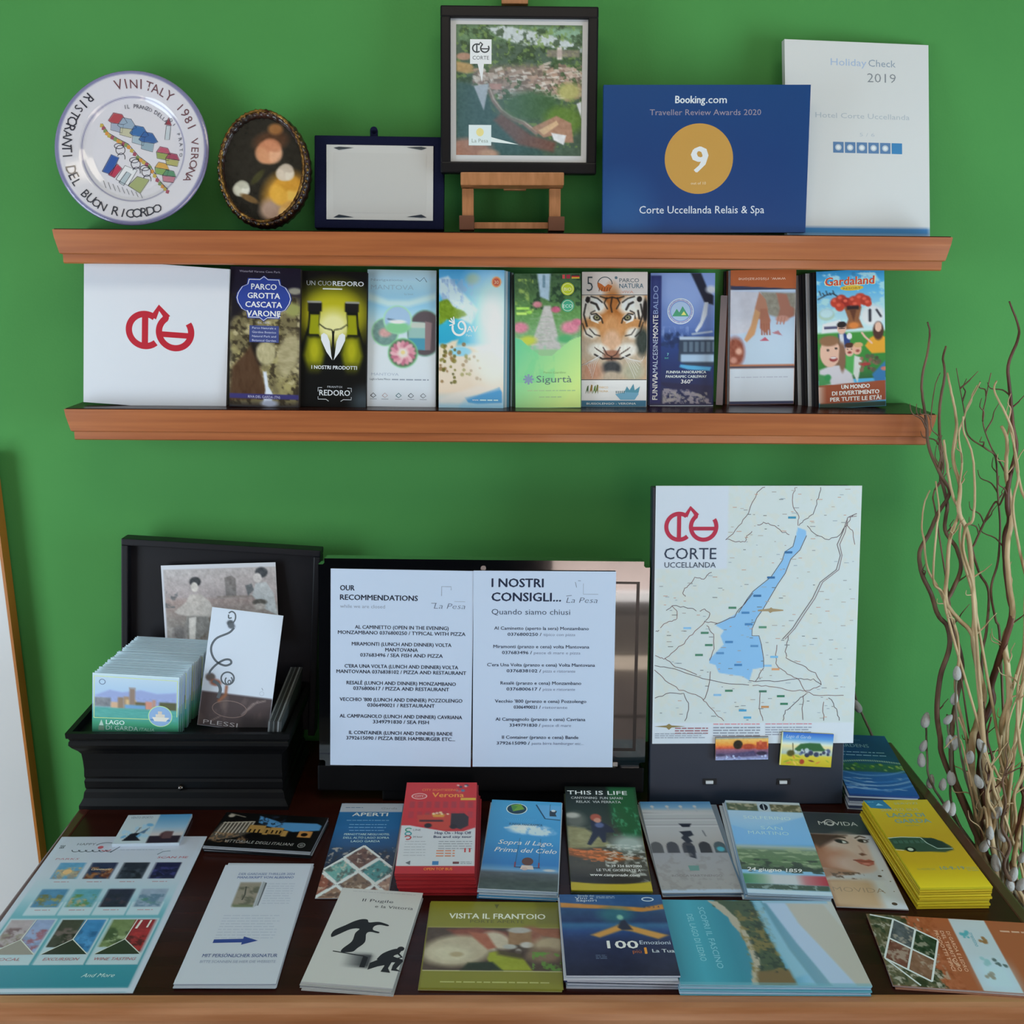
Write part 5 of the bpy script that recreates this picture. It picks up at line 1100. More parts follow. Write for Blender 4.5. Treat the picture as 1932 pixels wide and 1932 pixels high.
def art_olive():
    A = Art(160, 175, '77742a', res=1.5)
    A.rc(0, 0, 160, 56, '7c7a28'); A.rc(132, 0, 160, 48, '6c6a28', 6, .6); A.rc(0, 144, 160, 175, '7c7a2c', 1)
    A.rc(0, 56, 160, 57.5, 'b4b070', .8); A.rc(0, 142.5, 160, 144, 'b4b088', .8)
    A.rc(0, 57.5, 160, 142.5, '4a3c30', 1)
    A.pg([(24, 62), (60, 58), (96, 66), (104, 94), (60, 100)], '7c4434', 6); A.el(38, 104, 42, 30, 'b0a48c', .35, -12); A.el(30, 110, 24, 16, 'c0b8a0', .7); A.el(84, 86, 16, 22, 'b8ac98', .4, -30); A.pg([(50, 66), (72, 70), (84, 98), (74, 102), (58, 80)], '9c5c44', 4); A.el(38, 112, 8, 5, 'a89878', .6)
    A.el(124, 74, 16, 20, '8c5844', .5); A.rc(98, 62, 126, 92, '8c6c4c', 3); A.el(111, 62, 14, 6, 'a8a4a0', .4); A.el(100, 96, 8, 5, 'a8a8a4', .5); A.el(120, 92, 8, 6, 'b8b4b0', .5); A.el(110, 106, 4, 6, 'b8b4b0', .5); A.el(148, 92, 22, 18, 'a8987c', .6, -20); A.el(140, 112, 22, 14, '7c6450', .7); A.pg([(126, 58), (160, 58), (160, 78), (140, 74)], '945c40', 4)
    A.pg([(76, 108), (88, 104), (112, 110), (126, 142), (80, 142), (74, 120)], '8c9424', 3); A.pg([(84, 100), (120, 104), (116, 120), (86, 112)], '38281c', 6, .8); A.pg([(52, 128), (80, 126), (92, 142), (44, 142)], '26301c', 4); A.nmix(7, '5c8c34', .5, .12, 6, 126, 106, 160, 142, .9); A.ns(8, 12, 3, 0, 58, 160, 142)
    A.tx('VISITA IL FRANTOIO', 84, 38, 11, 'd8dacc', w=118, b=.022); A.tx('PORTE APERTE', 84, 47, 6, '5c5a2c', w=66); A.vp([(80, 6), (86, 6), (83, 16)], '5c5a28')
    A.fake(22, 163, 150, 3, 1, 'a8a868', seed=8)
    return A

def art_hundred():
    A = Art(100, 125, '1b2a50', res=1.3)
    A.vg([(0, '1d4c80'), (16, '234c80'), (30, '1d4068'), (44, '152c58'), (50, '2c608c'), (60, '1c4078'), (76, '16244c'), (125, '141830')])
    A.pg([(0, 14), (40, 18), (80, 22), (100, 16), (100, 24), (78, 29), (40, 24), (0, 22)], 'b87c34', 2); A.el(52, 34, 16, 12, '2c6c78', .8, 0, .8); A.ns(8, 10, 3)
    A.pg([(26, 66), (50, 52), (58, 46), (66, 52), (98, 66), (88, 72), (64, 60), (56, 58), (34, 70)], 'c08c44', 3); A.pg([(56, 44), (60, 42), (66, 58), (56, 58), (52, 54)], '22283c', 2); A.el(56, 38, 3, 4, '7cb0a0', .6)
    A.tx('Strada dei', 18, 4, 3.5, 'a8b8c8', 'l', w=16); A.tx('Vini e', 15, 8, 3.5, 'c8d0d8', 'l', w=18); A.tx('Sapori', 16, 12, 4, 'c8d0d8', 'l', w=20); A.fake(36, 3, 54, 1.2, 2, '9cb0c8'); A.arc(86, 8, 5.4, 3, 0, 360, 1.4, 'b8c8d8'); A.tx('2 0 2 4', 88, 22.5, 3.4, '20304c', w=16)
    A.tx('100', 40, 86, 11, 'dfe4ea', 'l', w=28, b=.03); A.tx('Emozioni', 70, 80, 5.5, 'b8c4d4', 'l', w=28, b=.01); A.tx('più', 62, 93, 5, 'a85c30', 'l', w=8); A.tx('1', 74, 94, 9, 'd89030', b=.04); A.tx('La Tua', 80, 92, 4.8, 'c8d0d8', 'l', w=20, b=.015); A.fake(28, 96, 38, 1.2, 3, '5c6c88')
    return A

def art_shore():
    A = Art(210, 150, '4a9ab4', res=1.7)
    A.hg([(0, '2f7f96'), (30, '3a98b0'), (70, '2c8098'), (110, '3a7c98'), (140, '78aed0'), (165, 'a8c0d8'), (210, 'b4b4b4')], 0, 150)
    A.pg([(66, 0), (110, 0), (112, 40), (118, 90), (126, 150), (84, 150), (92, 110), (90, 70), (78, 30), (62, 12)], '3c4c34', 2, 1, 3, 4); A.pg([(56, 0), (68, 2), (84, 30), (94, 70), (96, 110), (86, 150), (78, 150), (88, 110), (86, 72), (74, 32)], 'a8a090', 1.6, 1, 2, 5)
    A.nmix(9, '7c6c38', .5, .12, 5, 84, 20, 122, 150, .8); A.pg([(88, 128), (126, 124), (128, 150), (86, 150)], '6c5834', 4); A.nmix(5, '1c2c24', .55, .1, 8, 92, 0, 124, 130, .7)
    A.pg([(112, 0), (122, 0), (130, 60), (150, 130), (128, 138), (118, 80)], '88b4cc', 5, .8); A.pg([(122, 0), (128, 0), (146, 70), (166, 150), (150, 150), (134, 90)], '5c88a0', 3, .7); A.pg([(128, 4), (152, 4), (158, 40), (180, 110), (194, 150), (168, 150), (146, 80)], 'a8bcdc', 3); A.pg([(152, 4), (198, 6), (210, 60), (210, 150), (194, 150), (172, 84), (158, 44)], 'b0aca8', 3)
    A.rc(124, 0, 204, 5, '8cb0cc', 1); A.rc(0, 146, 210, 150, '6ca4b8', 2, .6)
    A.tx('SCOPRI IL FASCINO', 42, 14, 7, '7cb8c8', 'l', w=110, rot=-88, b=.005); A.tx('DEL LAGO DI LEDRO', 26, 28, 7, '80bcca', 'l', w=84, rot=-88, b=.005)
    return A

def art_orange_flyer():
    A = Art(210, 100, '9c5438', res=1.0)
    A.pg([(0, 0), (40, 0), (56, 100), (0, 100)], '54503c', 3); A.nmix(6, '2c3424', .5, .12, 4, 0, 0, 60, 100, .9); A.nmix(5, 'b8b0a8', .6, .1, 9, 0, 0, 60, 100, .8)
    A.rc(96, 0, 138, 100, 'b4bfcc', 1); A.rc(100, 60, 138, 100, 'b4d0e8', 20, .7)
    A.C = A.C; base = [(30, 6), (72, 34), (44, 92), (2, 64)]      # a tilted two by two block of pictures
    bl = lambda u, v: (base[0][0]*(1-u)*(1-v)+base[1][0]*u*(1-v)+base[2][0]*u*v+base[3][0]*(1-u)*v, base[0][1]*(1-u)*(1-v)+base[1][1]*u*(1-v)+base[2][1]*u*v+base[3][1]*(1-u)*v)
    for i in range(2):
        for j in range(2):
            A.pg([bl(i/2, j/2), bl((i+1)/2, j/2), bl((i+1)/2, (j+1)/2), bl(i/2, (j+1)/2)], (('4c5058', '6c4038'), ('1c3020', '7c5848'))[i][j], 1)
    A.ns(5, 24, 7, 0, 0, 78, 100); A.nmix(6, 'a89c90', .56, .1, 3, 6, 14, 66, 88, .7)
    for u in (0, .5, 1): A.vl([bl(u, 0), bl(u, 1)], 2.2, 'ccd0d4'); A.vl([bl(0, u), bl(1, u)], 2.2, 'ccd0d4')
    A.vl([(2, 64), (30, 98)], 2, 'ccd0d4'); A.vl([(30, 6), (4, 1)], 2, 'ccd0d4')
    for i, (t, wd) in enumerate((('PRODOTTI TIPICI', 56), ('DEL TERRITORIO', 56), ('DI GARDA E LEDRO', 56))): A.tx(t, 72+i*7, 20, 4.0, 'd4a890', 'l', w=wd, rot=-90, b=.01)
    A.arc(82, 62, 4, 6, 60, 200, 1.4, 'c89880'); A.tx('trentino', 112, 30, 5, '5c9cb0', w=20, rot=-90)
    for x, y, c in ((106, 24, '4c9cac'), (116, 60, '8cb4c0'), (126, 30, '8c6440'), (112, 80, '8c8880'), (130, 60, '4c5c60')): A.sp(x-5, y-5, x+5, y+5, 6, 1.4, 3, [c], int(x))
    A.fake(150, 14, 196, 3, 1, 'c89c88'); A.tx('www.info', 172, 40, 4, 'd0a490', rot=-90)
    return A

# =================================================================== the room
M_WALL = mat('green_wall_paint', '50984f', 0.75, spec=0.25, noise=('4b924b', 3.0, (1, 1, 1)), bump=(260, 0.12))
M_WOOD = mat('orange_brown_wood', 'bc7040', 0.34, spec=0.5, coat=0.25, noise=('a45c34', 7.0, (0.5, 6, 14)), bump=(40, 0.05))
M_DARK = mat('dark_brown_lacquer', '36160f', 0.26, spec=0.18, noise=('2a0f0a', 5.0, (0.6, 8, 8)))
M_EDGE = mat('table_edge_wood', 'c48c66', 0.28, coat=0.35, noise=('a0643c', 5.0, (0.8, 9, 12)))
M_BLACK = mat('black_lacquer', '0e0e10', 0.4, spec=0.22)
M_GLASS = mat('black_gloss_plastic', '08080b', 0.03, spec=1.0, coat=1.0)
M_STEEL = mat('bright_metal', 'c8c8cc', 0.2, metal=1.0)
M_WHITE = mat('white_laminate', 'd4d4d6', 0.4)
M_FLOOR = mat('pale_stone_floor', 'b8aa9a', 0.45, noise=('a69888', 4, (1, 1, 1)))
M_SHADED = mat('shaded_wall_dark', '1e2634', 0.8)  # shade of the wall behind the camera put into its colour, for dark monitor reflections

tag(box('wall_back', -2.6, 2.6, 0, 0.1, 0, 2.75, M_WALL), kind='structure')
tag(box('floor', -2.6, 2.6, -5.4, 0.0, -0.1, 0, M_FLOOR), kind='structure')
M_FAC = mat('sunlit_plaster', 'baa8a2', .9, noise=('ac9c96', 2, (1, 1, 1)))
ext = empty('street_front', (0, 0, 0)); tag(ext, 'tan plastered house front across the street, seen only as a reflection', 'building')
box('facade', -1.0, 3.4, -9.2, -9.0, 0, 2.7, M_FAC, ext); M_SHUT = mat('dark_doors', '3a3430', .6)
box('low_wall', 0.7, 2.4, -8.99, -8.7, 0.02, .5, M_SHUT, ext); box('sill', 0.6, 2.5, -9.0, -8.6, .5, .58, M_WHITE, ext)
box('doorway', -0.6, 0.3, -9.02, -8.97, 0, 2.1, M_SHUT, ext)
tag(box('pavement', -1.0, 3.4, -9.0, -5.5, -0.1, 0, M_FLOOR), kind='structure')
wf = tag(box('wall_front', -2.6, 0.35, -5.5, -5.4, 0, 2.75, M_SHADED), kind='structure')
box('pier', 1.9, 2.6, -5.5, -5.4, 0, 2.75, M_SHADED, wf); box('lintel', 0.35, 1.9, -5.5, -5.4, 2.15, 2.75, M_SHADED, wf)

tag(box('ceiling', -2.6, 2.6, -5.5, 0.1, 2.75, 2.85, mat('ceiling_paint', 'c8c6c0', .9)), kind='structure')  # out of view; added to keep the sun off the interior
# white leaning panel at the far left
q0, q1 = on_y(0, 955, -0.028), on_y(83, 1616, -0.028)
d = (q0 - q1).normalized(); bot = q1 + d*((0.012 - q1.z)/d.z); Lp = 1.24
P = bot; ang = math.atan2(-d.x, d.z)
pn = box('leaning_panel', -0.45, -0.0045, -0.012, 0.012, 0, Lp, M_WHITE)
pn.location = bot; pn.rotation_euler = (0, -ang, 0)
box('edge_strip', -0.0045, 0.0, -0.0125, 0.0125, 0, Lp, mat('orange_edge_wood', 'b06a24', 0.4), pn)
tag(pn, 'white panel with a thin orange wooden edge standing by the wall at far left', 'panel')

# -------------------------------------------------- shelves
def shelf(name, z, x0, x1, label, yf=-0.125):
    o = empty(name, (0, 0, 0)); tag(o, label, 'shelf')
    prof = [(yf, z), (yf+.001, z-.010), (yf+.004, z-.033), (yf+.006, z-.0345), (-0.0005, z-.0345), (-0.0005, z)]
    extrude_profile('fascia', prof, x0, x1, M_WOOD, o, inset=[0, .001, .006, .008, .008, 0])
    prof = [(yf+.009, z-.0345), (yf+.009, z-.046), (yf+.012, z-.048), (-0.0005, z-.048), (-0.0005, z-.0345)]
    extrude_profile('lower_moulding', prof, x0+.009, x1-.009, M_WOOD, o)
    box('shelf_top', x0+.002, x1-.002, yf+.0025, -0.0005, z, z+.0012, M_DARK, o)
    return o
ZU, ZL = 1.5935, 1.334
shelf('wall_shelf', ZU, -0.6393, 0.6602, 'upper brown wooden wall shelf carrying the plate, frames and awards')
shelf('wall_shelf', ZL, -0.6440, 0.6620, 'lower brown wooden wall shelf carrying the row of leaflets')
ZU += .0012; ZL += .0012

# -------------------------------------------------- table
t = empty('side_table', (0, 0, 0)); tag(t, 'long dark brown wooden side table with lighter front edge covered in leaflets', 'table')
XL, XR, YF = -0.6218, 0.683, -0.680
box('table_top', XL+.016, XR-.018, YF, -0.012, 0.722, 0.75, M_DARK, t)
pr = [(YF, .75), (YF-.012, .7495), (YF-.018, .747), (YF-.022, .742), (YF-.0235, .735), (YF-.0225, .727), (YF-.019, .723), (YF-.016, .721), (YF-.017, .716), (YF-.019, .708), (YF-.018, .698), (YF-.012, .690), (YF, .688)]
extrude_profile('front_edge', pr, XL-.004, XR+.004, M_EDGE, t, smooth=False)
sd = mat('side_edge_wood', '4a2018', 0.3, coat=.3)
box('side_edge', XL, XL+.016, YF, -.012, .715, .7505, sd, t, .003); box('side_edge', XR-.018, XR, YF, -.012, .715, .7505, sd, t, .003)
box('apron', XL+.05, XR-.05, YF+.05, -.05, .62, .722, M_DARK, t)
for x in (XL+.07, XR-.07):
    for y in (YF+.07, -.08): box('leg', x-.025, x+.025, y-.025, y+.025, 0, .66, M_DARK, t, .004)

def footY(px, py, z): return on_z(px, py, z).y
def planeM(px4, p0, n): return fit(px4, p0, n)
def loc2(M, px, py):
    """photograph point -> local x, y on the plane of frame M"""
    n = Vector((M[0][2], M[1][2], M[2][2])); h = hit(px, py, M.translation, n); l = M.inverted() @ h
    return l.x, l.y
def lbox(name, M, x0, y0, x1, y1, z0, z1, m, parent, bev=0.0):
    """box given by photograph corners on the plane, z range outward in metres; parent sits at M"""
    a = loc2(M, x0, y0); b = loc2(M, x1, y1)
    return box(name, min(a[0], b[0]), max(a[0], b[0]), min(a[1], b[1]), max(a[1], b[1]), z0, z1, m, parent, bev)
def at_plane(name, label, cat, M, group=None):
    o = empty(name, (0, 0, 0), M); tag(o, label, cat, group); return o

# =================================================================== upper shelf
# plate
F = fit(((110, 136), (397, 137), (397, 431), (110, 430)), (0, -0.085, ZU), lean(12)); M, W, H = F
R = (W+H)/4; pl = at_plane('souvenir_plate', 'round white ceramic souvenir plate with violet rim and painted town scene', 'plate', M)
pz = lambda r: np.interp(r, [0, .060, .070, .078, .100, .1105], [0, 0, .0025, .007, .012, .0125])
bm = bmesh.new(); prof = [(0, -.004), (.045, -.004), (.047, -.008), (.052, -.008), (.054, -.004), (.075, .001), (.100, .007), (.1105, .0095), (.1118, .011), (.1105, .0125), (.100, .012), (.078, .007), (.070, .0025), (.060, 0), (0, 0)]
N = 72; rings = []
for r_, z_ in prof:
    r_ *= R/.1118
    rings.append([bm.verts.new((0, H/2, z_))] if r_ == 0 else [bm.verts.new((r_*math.cos(a_), H/2 + r_*math.sin(a_), z_)) for a_ in [2*math.pi*k/N for k in range(N)]])
for a_, b_ in zip(rings[:-1], rings[1:]):
    for k in range(N):
        if len(a_) == 1: bm.faces.new((a_[0], b_[k], b_[(k+1) % N]))
        elif len(b_) == 1: bm.faces.new((a_[k], b_[0], a_[(k+1) % N]))
        else: bm.faces.new((a_[k], b_[k], b_[(k+1) % N], a_[(k+1) % N]))
link('plate_body', mesh_of('plate_body', bm, True), mat('violet_glaze', '8c88ae', .12, coat=.6), pl)
A = art_plate(); wp = lambda x, y: pz(np.hypot(x, np.asarray(y)-H/2)*.1118/R) + .0007
me = A.mesh(R*1.985, H*.992, wp, keep=lambda x, y: np.hypot(x-100, y-100) < 97.5)
me.polygons.foreach_set('use_smooth', [True]*len(me.polygons))
o = link('painted_glaze', me, print_mat('painted_glaze', .12, .5, .5), pl); o.location = (0, H*.004, 0)

# oval picture
F = fit(((412, 211), (587, 212), (587, 432), (412, 431)), (0, -0.085, ZU), lean(8)); M, W, H = F
ov = at_plane('oval_picture_frame', 'small oval picture in an ornate gold and brown carved frame', 'picture frame', M)
def oval_ring(name, cx, cy, secs, m, bump=0, nb=64, seed=0):
    bm = bmesh.new(); r = random.Random(seed); N = 128; rings = []
    for k in range(N):
        a_ = 2*math.pi*k/N; b_ = 1 + bump*(math.sin(nb*a_) + r.uniform(-.5, .5)); ring = []
        for (rx, ry, z_) in secs: ring.append(bm.verts.new((cx+rx*b_*math.cos(a_), cy+ry*b_*math.sin(a_), z_*(1 + bump*8*math.sin(nb*a_+1)))))
        rings.append(ring)
    for k in range(N):
        a_, b_ = rings[k], rings[(k+1) % N]
        for j in range(len(secs)):
            bm.faces.new((a_[j], b_[j], b_[(j+1) % len(secs)], a_[(j+1) % len(secs)]))
    return link(name, mesh_of(name, bm, True), m, ov)
M_GOLD = mat('old_gold', 'b08848', 0.3, metal=.8, noise=('3a1c10', 60, (1, 1, 1)), bump=(180, .6))
M_BRN = mat('brown_carved_wood', '3a1a10', 0.35, coat=.4, noise=('1c0c08', 30, (1, 1, 1)), bump=(120, .5))
cx, cy = loc2(M, 497, 316); hx_, hy_ = W/2, H/2
ix, iy = hx_*.83, hy_*.885
oval_ring('outer_frame', 0, H/2, [(hx_*.93, hy_*.94, .016), (hx_, hy_, .004), (hx_*.99, hy_*.99, -.012), (hx_*.85, hy_*.88, -.012), (hx_*.84, hy_*.87, .010)], M_BRN, .010, 40)
oval_ring('inner_frame', cx*.7, cy+(H/2-cy)*.3, [(ix*1.02, iy*1.02, .012), (ix*1.07, iy*1.06, .018), (ix*1.12, iy*1.10, .013), (ix*1.12, iy*1.10, .004), (ix*1.02, iy*1.02, .004)], M_GOLD, .008, 52, 3)
bm = bmesh.new()
for k in range(60):
    a_ = 2*math.pi*k/60; s_ = .0026 if k % 2 else .0034
    bmesh.ops.create_icosphere(bm, subdivisions=1, radius=s_, matrix=Matrix.Translation((hx_*.94*math.cos(a_), H/2+hy_*.95*math.sin(a_), .0125)))
tag(link('carved_beads', mesh_of('carved_beads', bm, True), M_GOLD, ov), kind='stuff')
me = art_still_life().mesh(ix*2.1, iy*2.1, None, keep=lambda x, y: ((x-50)/49.5)**2 + ((y-70)/69)**2 < 1)
o = link('painted_panel', me, print_mat('varnished_print', .25, .4, .2), ov); o.location = (cx*.8, cy-iy*1.05, .008)
link('backing', (lambda b: (bm_box(b, -ix*.68, ix*.68, H/2-iy*.68, H/2+iy*.68, -.011, .004), mesh_of('backing', b))[1])(bmesh.new()), M_BRN, ov)

# plaque in a navy velvet case
F = fit(((597, 254), (834, 257), (837, 433), (593, 432)), (0, -0.080, ZU), lean(9)); M, W, H = F
pq = at_plane('award_plaque', 'blank silver plaque in a navy blue velvet frame beside the easel', 'plaque', M)
NAVY = mat('navy_velvet', '0b1030', .85, spec=.2, bump=(600, .3))
lbox('velvet_frame', M, 593, 254.5, 837, 433, -.022, 0, NAVY, pq, .002)
lbox('plate', M, 616, 273, 817, 417, 0, .0016, mat('brushed_silver', 'c8c8c8', .5, metal=.15), pq, .0006)
lbox('plate_border', M, 629, 288, 804, 404, .0016, .0018, mat('brushed_silver_2', 'c4c4c4', .45, metal=.15), pq)
for sx, sy in ((1, 1), (-1, 1), (1, -1), (-1, -1)):
    a_ = loc2(M, 645 if sx > 0 else 790, 279 if sy > 0 else 410); bm = bmesh.new()
    x_, y_ = a_; k = sx
    vs = [bm.verts.new((x_-.012*k, y_-.0005, .0022)), bm.verts.new((x_-.004*k, y_-.0035*sy, .003)), bm.verts.new((x_+.018*k, y_, .0022)), bm.verts.new((x_-.004*k, y_+.0010*sy, .0026))]
    bm.faces.new(vs); link('corner_clip', mesh_of('corner_clip', bm), mat('dark_clip', '2a3440', .3), pq)
a_ = loc2(M, 704, 240); bm = bmesh.new()
bmesh.ops.create_cone(bm, cap_ends=True, segments=16, radius1=.0055, radius2=.0055, depth=.006, matrix=Matrix.Translation((a_[0], a_[1]-.002, -.012)))
bm_box(bm, a_[0]-.0055, a_[0]+.0055, a_[1]-.014, a_[1]-.002, -.015, -.009)
link('hook', mesh_of('hook', bm), NAVY, pq)

# easel
F = fit(((868, 331), (1063, 333), (1063, 438), (868, 436)), (0, -0.075, ZU), lean(6)); M, W, H = F
es = at_plane('table_easel', 'small pale wooden easel holding the framed aerial photograph', 'easel', M)
M_PINE = mat('pine_wood', 'b87c50', .45, noise=('a0683c', 20, (6, 1, 6)))
lbox('ledge', M, 870, 331, 1062, 356, -.004, .030, M_PINE, es, .002)
lbox('leg', M, 872, 357, 894, 436, -.006, .008, M_PINE, es, .001); lbox('leg', M, 1036, 357, 1057, 437, -.006, .008, M_PINE, es, .001)
M_FOOT = mat('brown_foot', '6a3c24', .5)
lbox('foot', M, 867, 409, 895, 436, -.010, .016, M_FOOT, es, .001); lbox('foot', M, 1034, 411, 1064, 438, -.010, .016, M_FOOT, es, .001)
lbox('bottom_rail', M, 895, 420, 1034, 432, -.004, .004, M_PINE, es)
lbox('upright', M, 950, -30, 993, 356, -.022, -.012, M_PINE, es, .001)
lbox('top_clamp', M, 946, -14, 996, 12, -.012, .012, M_PINE, es, .001)

F = fit(((829, 12), (1131, 21), (1122, 334), (834, 329)), (0, -0.075-.012, ZU), lean(6)); M, W, H = F
M = M @ Matrix.Translation((0, .002, 0)); fr = at_plane('picture_frame', 'black framed aerial photograph of a village standing on the small easel', 'picture frame', M)
M_BF = mat('black_frame', '08080f', .42, spec=.25)
b1 = .0145
for (x0, x1, y0, y1) in ((-W/2, W/2, 0, b1+.002), (-W/2, W/2, H-b1-.002, H), (-W/2, -W/2+b1, b1, H-b1), (W/2-b1, W/2, b1, H-b1)):
    box('frame_bar', x0, x1, y0, y1, -.008, .008, M_BF, fr, .0025)
box('mat_board', -W/2+b1-.001, W/2-b1+.001, b1, H-b1, -.007, .001, paper('d2d2d4'), fr)
o = link('aerial_photograph', art_village().mesh(W-2*b1-.016, H-2*b1-.022), GLOSS, fr); o.location = (0, b1+.012, .0012)

# awards
F = fit(((1141, 159), (1528, 161), (1521, 440), (1135, 438)), (0, -0.108, ZU), lean(4))
o = sheet('award_sign', 'blue glossy award board with a gold circle and the figure 9', 'award', F, art_blue_award(), th=.012, edge='1c4a80')
NW = Matrix.Rotation(math.radians(9), 3, 'Z') @ lean(11)
pw = on_y(1629, 438, -.080); pw.z = ZU
hw_ = [hit(x, y, pw, NW) for x, y in ((1473, 71), (1742, 73), (1765, 438), (1493, 438))]
xw = Vector((0, 0, 1)).cross(NW).normalized(); uw = NW.cross(xw).normalized()
Ww = ((hw_[1]-hw_[0]).dot(xw) + (hw_[2]-hw_[3]).dot(xw))/2; cw = sum(hw_, Vector())/4; Hw = ((hw_[0]-hw_[3]).dot(uw) + (hw_[1]-hw_[2]).dot(uw))/2
ow = cw - uw*Hw/2; ow.z = ZU + .0005
F = (Matrix(((xw.x, uw.x, NW.x, ow.x), (xw.y, uw.y, NW.y, ow.y), (xw.z, uw.z, NW.z, ow.z), (0, 0, 0, 1))), Ww, Hw)
o = sheet('award_sign', 'tall white award board marked 2019 behind the blue one', 'award', F, art_white_award(), th=.010, edge='c4c4c2')

# =================================================================== lower shelf
def shelf_item(px4, lean_deg=8, foot=None):
    fx = (px4[2][0]+px4[3][0])/2; fy = (px4[2][1]+px4[3][1])/2
    y = foot if foot is not None else footY(fx, fy, ZL)
    return fit(px4, (0, min(y, -.035), ZL), lean(lean_deg))
GL = 'leaflets standing on the lower shelf'
F = shelf_item(((160, 497), (432, 499), (428, 769), (156, 767)), 3, -.088)
bk = sheet('hardcover_book', 'square white book with a red two ring emblem on the lower shelf', 'book', F, art_ringlogo_book(), th=.016, edge='c8c6c4')
items = [
 ('cave', ((434, 501), (568, 508), (563, 768), (433, 769)), 8, art_cave, 'leaflet with blue badge over yellow rock and waterfall', '3a3430', 2),
 ('bottles', ((568, 512), (691, 512), (692, 768), (563, 768)), 8, art_bottles, 'black leaflet with two green olive oil bottles', '14161a', 2),
 ('lotus', ((693, 508), (824, 511), (821, 768), (693, 767)), 9, art_lotus, 'pale blue leaflet with round pictures and a pink water lily', 'b4bcc4', 1),
 ('park', ((828, 508), (952, 510), (949, 770), (828, 769)), 8, art_waterpark, 'turquoise and white beach leaflet showing palms on sand', 'a8c8d8', 5),
 ('garden', ((972, 515), (1095, 517), (1097, 769), (972, 770)), 8, art_garden, 'green garden leaflet with a path between pink flowers', '5a8a6c', 3),
 ('tiger', ((1098, 512), (1222, 514), (1219, 768), (1097, 767)), 8, art_tiger, 'leaflet with the face of a tiger', 'c8c4c0', 3),
 ('cable', ((1228, 513), (1349, 517), (1346, 767), (1225, 765)), 8, art_cableway, 'dark blue leaflet with a cable car cabin and sideways white lettering', '38487c', 2),
 ('hands', ((1378, 509), (1503, 509), (1497, 763), (1376, 763)), 6, art_hands, 'upside down brown leaflet with hands over a pale blue table', 'a8b0bc', 3),
 ('fun', ((1540, 510), (1668, 509), (1672, 768), (1545, 770)), 7, art_funpark, 'colourful leaflet of an amusement park family under a red tree', '3a3438', 7)]
for nm, px4, ln_, fn, lab, edge, nb in items:
    F = shelf_item(px4, ln_)
    sheet('leaflet', lab, 'leaflet', F, fn(), th=.0022, edge=edge)
    if nm == 'park': dxx, cols = .0028, ['9cc4d4', 'c8d4d8', '4c8ca8', '24343c']
    elif nm == 'garden': dxx, cols = -.0014, ['5a8a6c', '2c3a38']
    elif nm == 'hands': dxx, cols = -.0024, ['a8b0bc', '8c5038', '1c2028', '30343c']
    elif nm == 'fun': dxx, cols = -.0042, ['16161c', '20242c', 'b4b8bc', '14161a', '1c1c24', 'a0a4a8', '14141a']
    elif nm == 'cable': dxx, cols = -.0012, ['38487c', '6c7ca4']
    else: dxx, cols = .0006, [edge]
    lab2 = {'park': 'turquoise leaflet fanned out behind the beach leaflet', 'garden': 'leaflet behind the green garden leaflet', 'hands': 'leaflet showing a thin edge behind the upside down brown one', 'fun': 'dark leaflet fanned out behind the amusement park leaflet', 'cable': 'leaflet behind the cable car leaflet', 'tiger': 'spare leaflet behind the tiger leaflet', 'cave': 'spare leaflet behind the cave leaflet', 'bottles': 'black leaflet behind the oil bottle leaflet', 'lotus': 'pale leaflet behind the water lily leaflet'}[nm]
    lab3 = lab2.replace('leaflet ', 'leaflet, # one ', 1).replace('standing ', '').replace('# one fanned', '# one fanned')
    pile('leaflet', lab3, 'leaflet', F, nb, .0036 if nm != 'fun' else .0042, .0014, cols, lab2.replace('leaflet ', 'leaflets ', 1), jx=.0006, jy=0, jr=.15, dx=dxx, dy=-.0003, seed=len(nm))
# leaning leaflet between the cable car and the upside down one
F = shelf_item(((1363, 560), (1370, 555), (1366, 764), (1348, 764)), 8, -.070)
sheet('leaflet', 'slim leaflet edge leaning left of the upside down brown leaflet', 'leaflet', F, None, th=.002, edge='7c6c6c')

# =================================================================== black casket with its lid up
ZB = .876
YB = -0.262
xl, xr = on_y(122, 1385, YB).x, on_y(546, 1383, YB).x
bx = empty('keepsake_box', ((xl+xr)/2, (YB-.06)/2, .75)); tag(bx, 'black lacquered wooden box with open lid and stepped sides holding postcards', 'box')
hw, hd = (xr-xl)/2, (-.058-YB)/2; cyb = (YB-.058)/2
prf = [(.126, 0), (.118, .0005), (.1165, .003), (.113, .0045), (.111, .003), (.106, .0025), (.1, .006), (.093, .012), (.087, .0155), (.075, .0165), (.062, .0170), (.050, .0165), (.046, .0175), (.042, .0160), (.032, .0165), (.029, .0175), (.025, .015), (.016, .0135), (.012, .0115), (.006, .008), (.0, .008)]
bm = bmesh.new(); rg = []
oy = cyb - bx.location.y
for z_, o_ in prf:
    rg.append([bm.verts.new((sx*(hw-o_), oy+sy*(hd-(o_ if sy < 0 else 0)), z_)) for sx, sy in ((-1, -1), (1, -1), (1, 1), (-1, 1))])
for z_, o_ in ((.126, .008), (.1145, .009)):
    rg.insert(0, [bm.verts.new((sx*(hw-o_), oy+sy*(hd-o_), z_)) for sx, sy in ((-1, -1), (1, -1), (1, 1), (-1, 1))])
for a_, b_ in zip(rg[:-1], rg[1:]):
    for k in range(4): bm.faces.new((a_[k], b_[k], b_[(k+1) % 4], a_[(k+1) % 4]))
bm.faces.new(rg[0]); bm.faces.new(rg[-1])
link('box_body', mesh_of('box_body', bm), M_BLACK, bx)
bm = bmesh.new(); bmesh.ops.create_uvsphere(bm, u_segments=12, v_segments=8, radius=.0045)
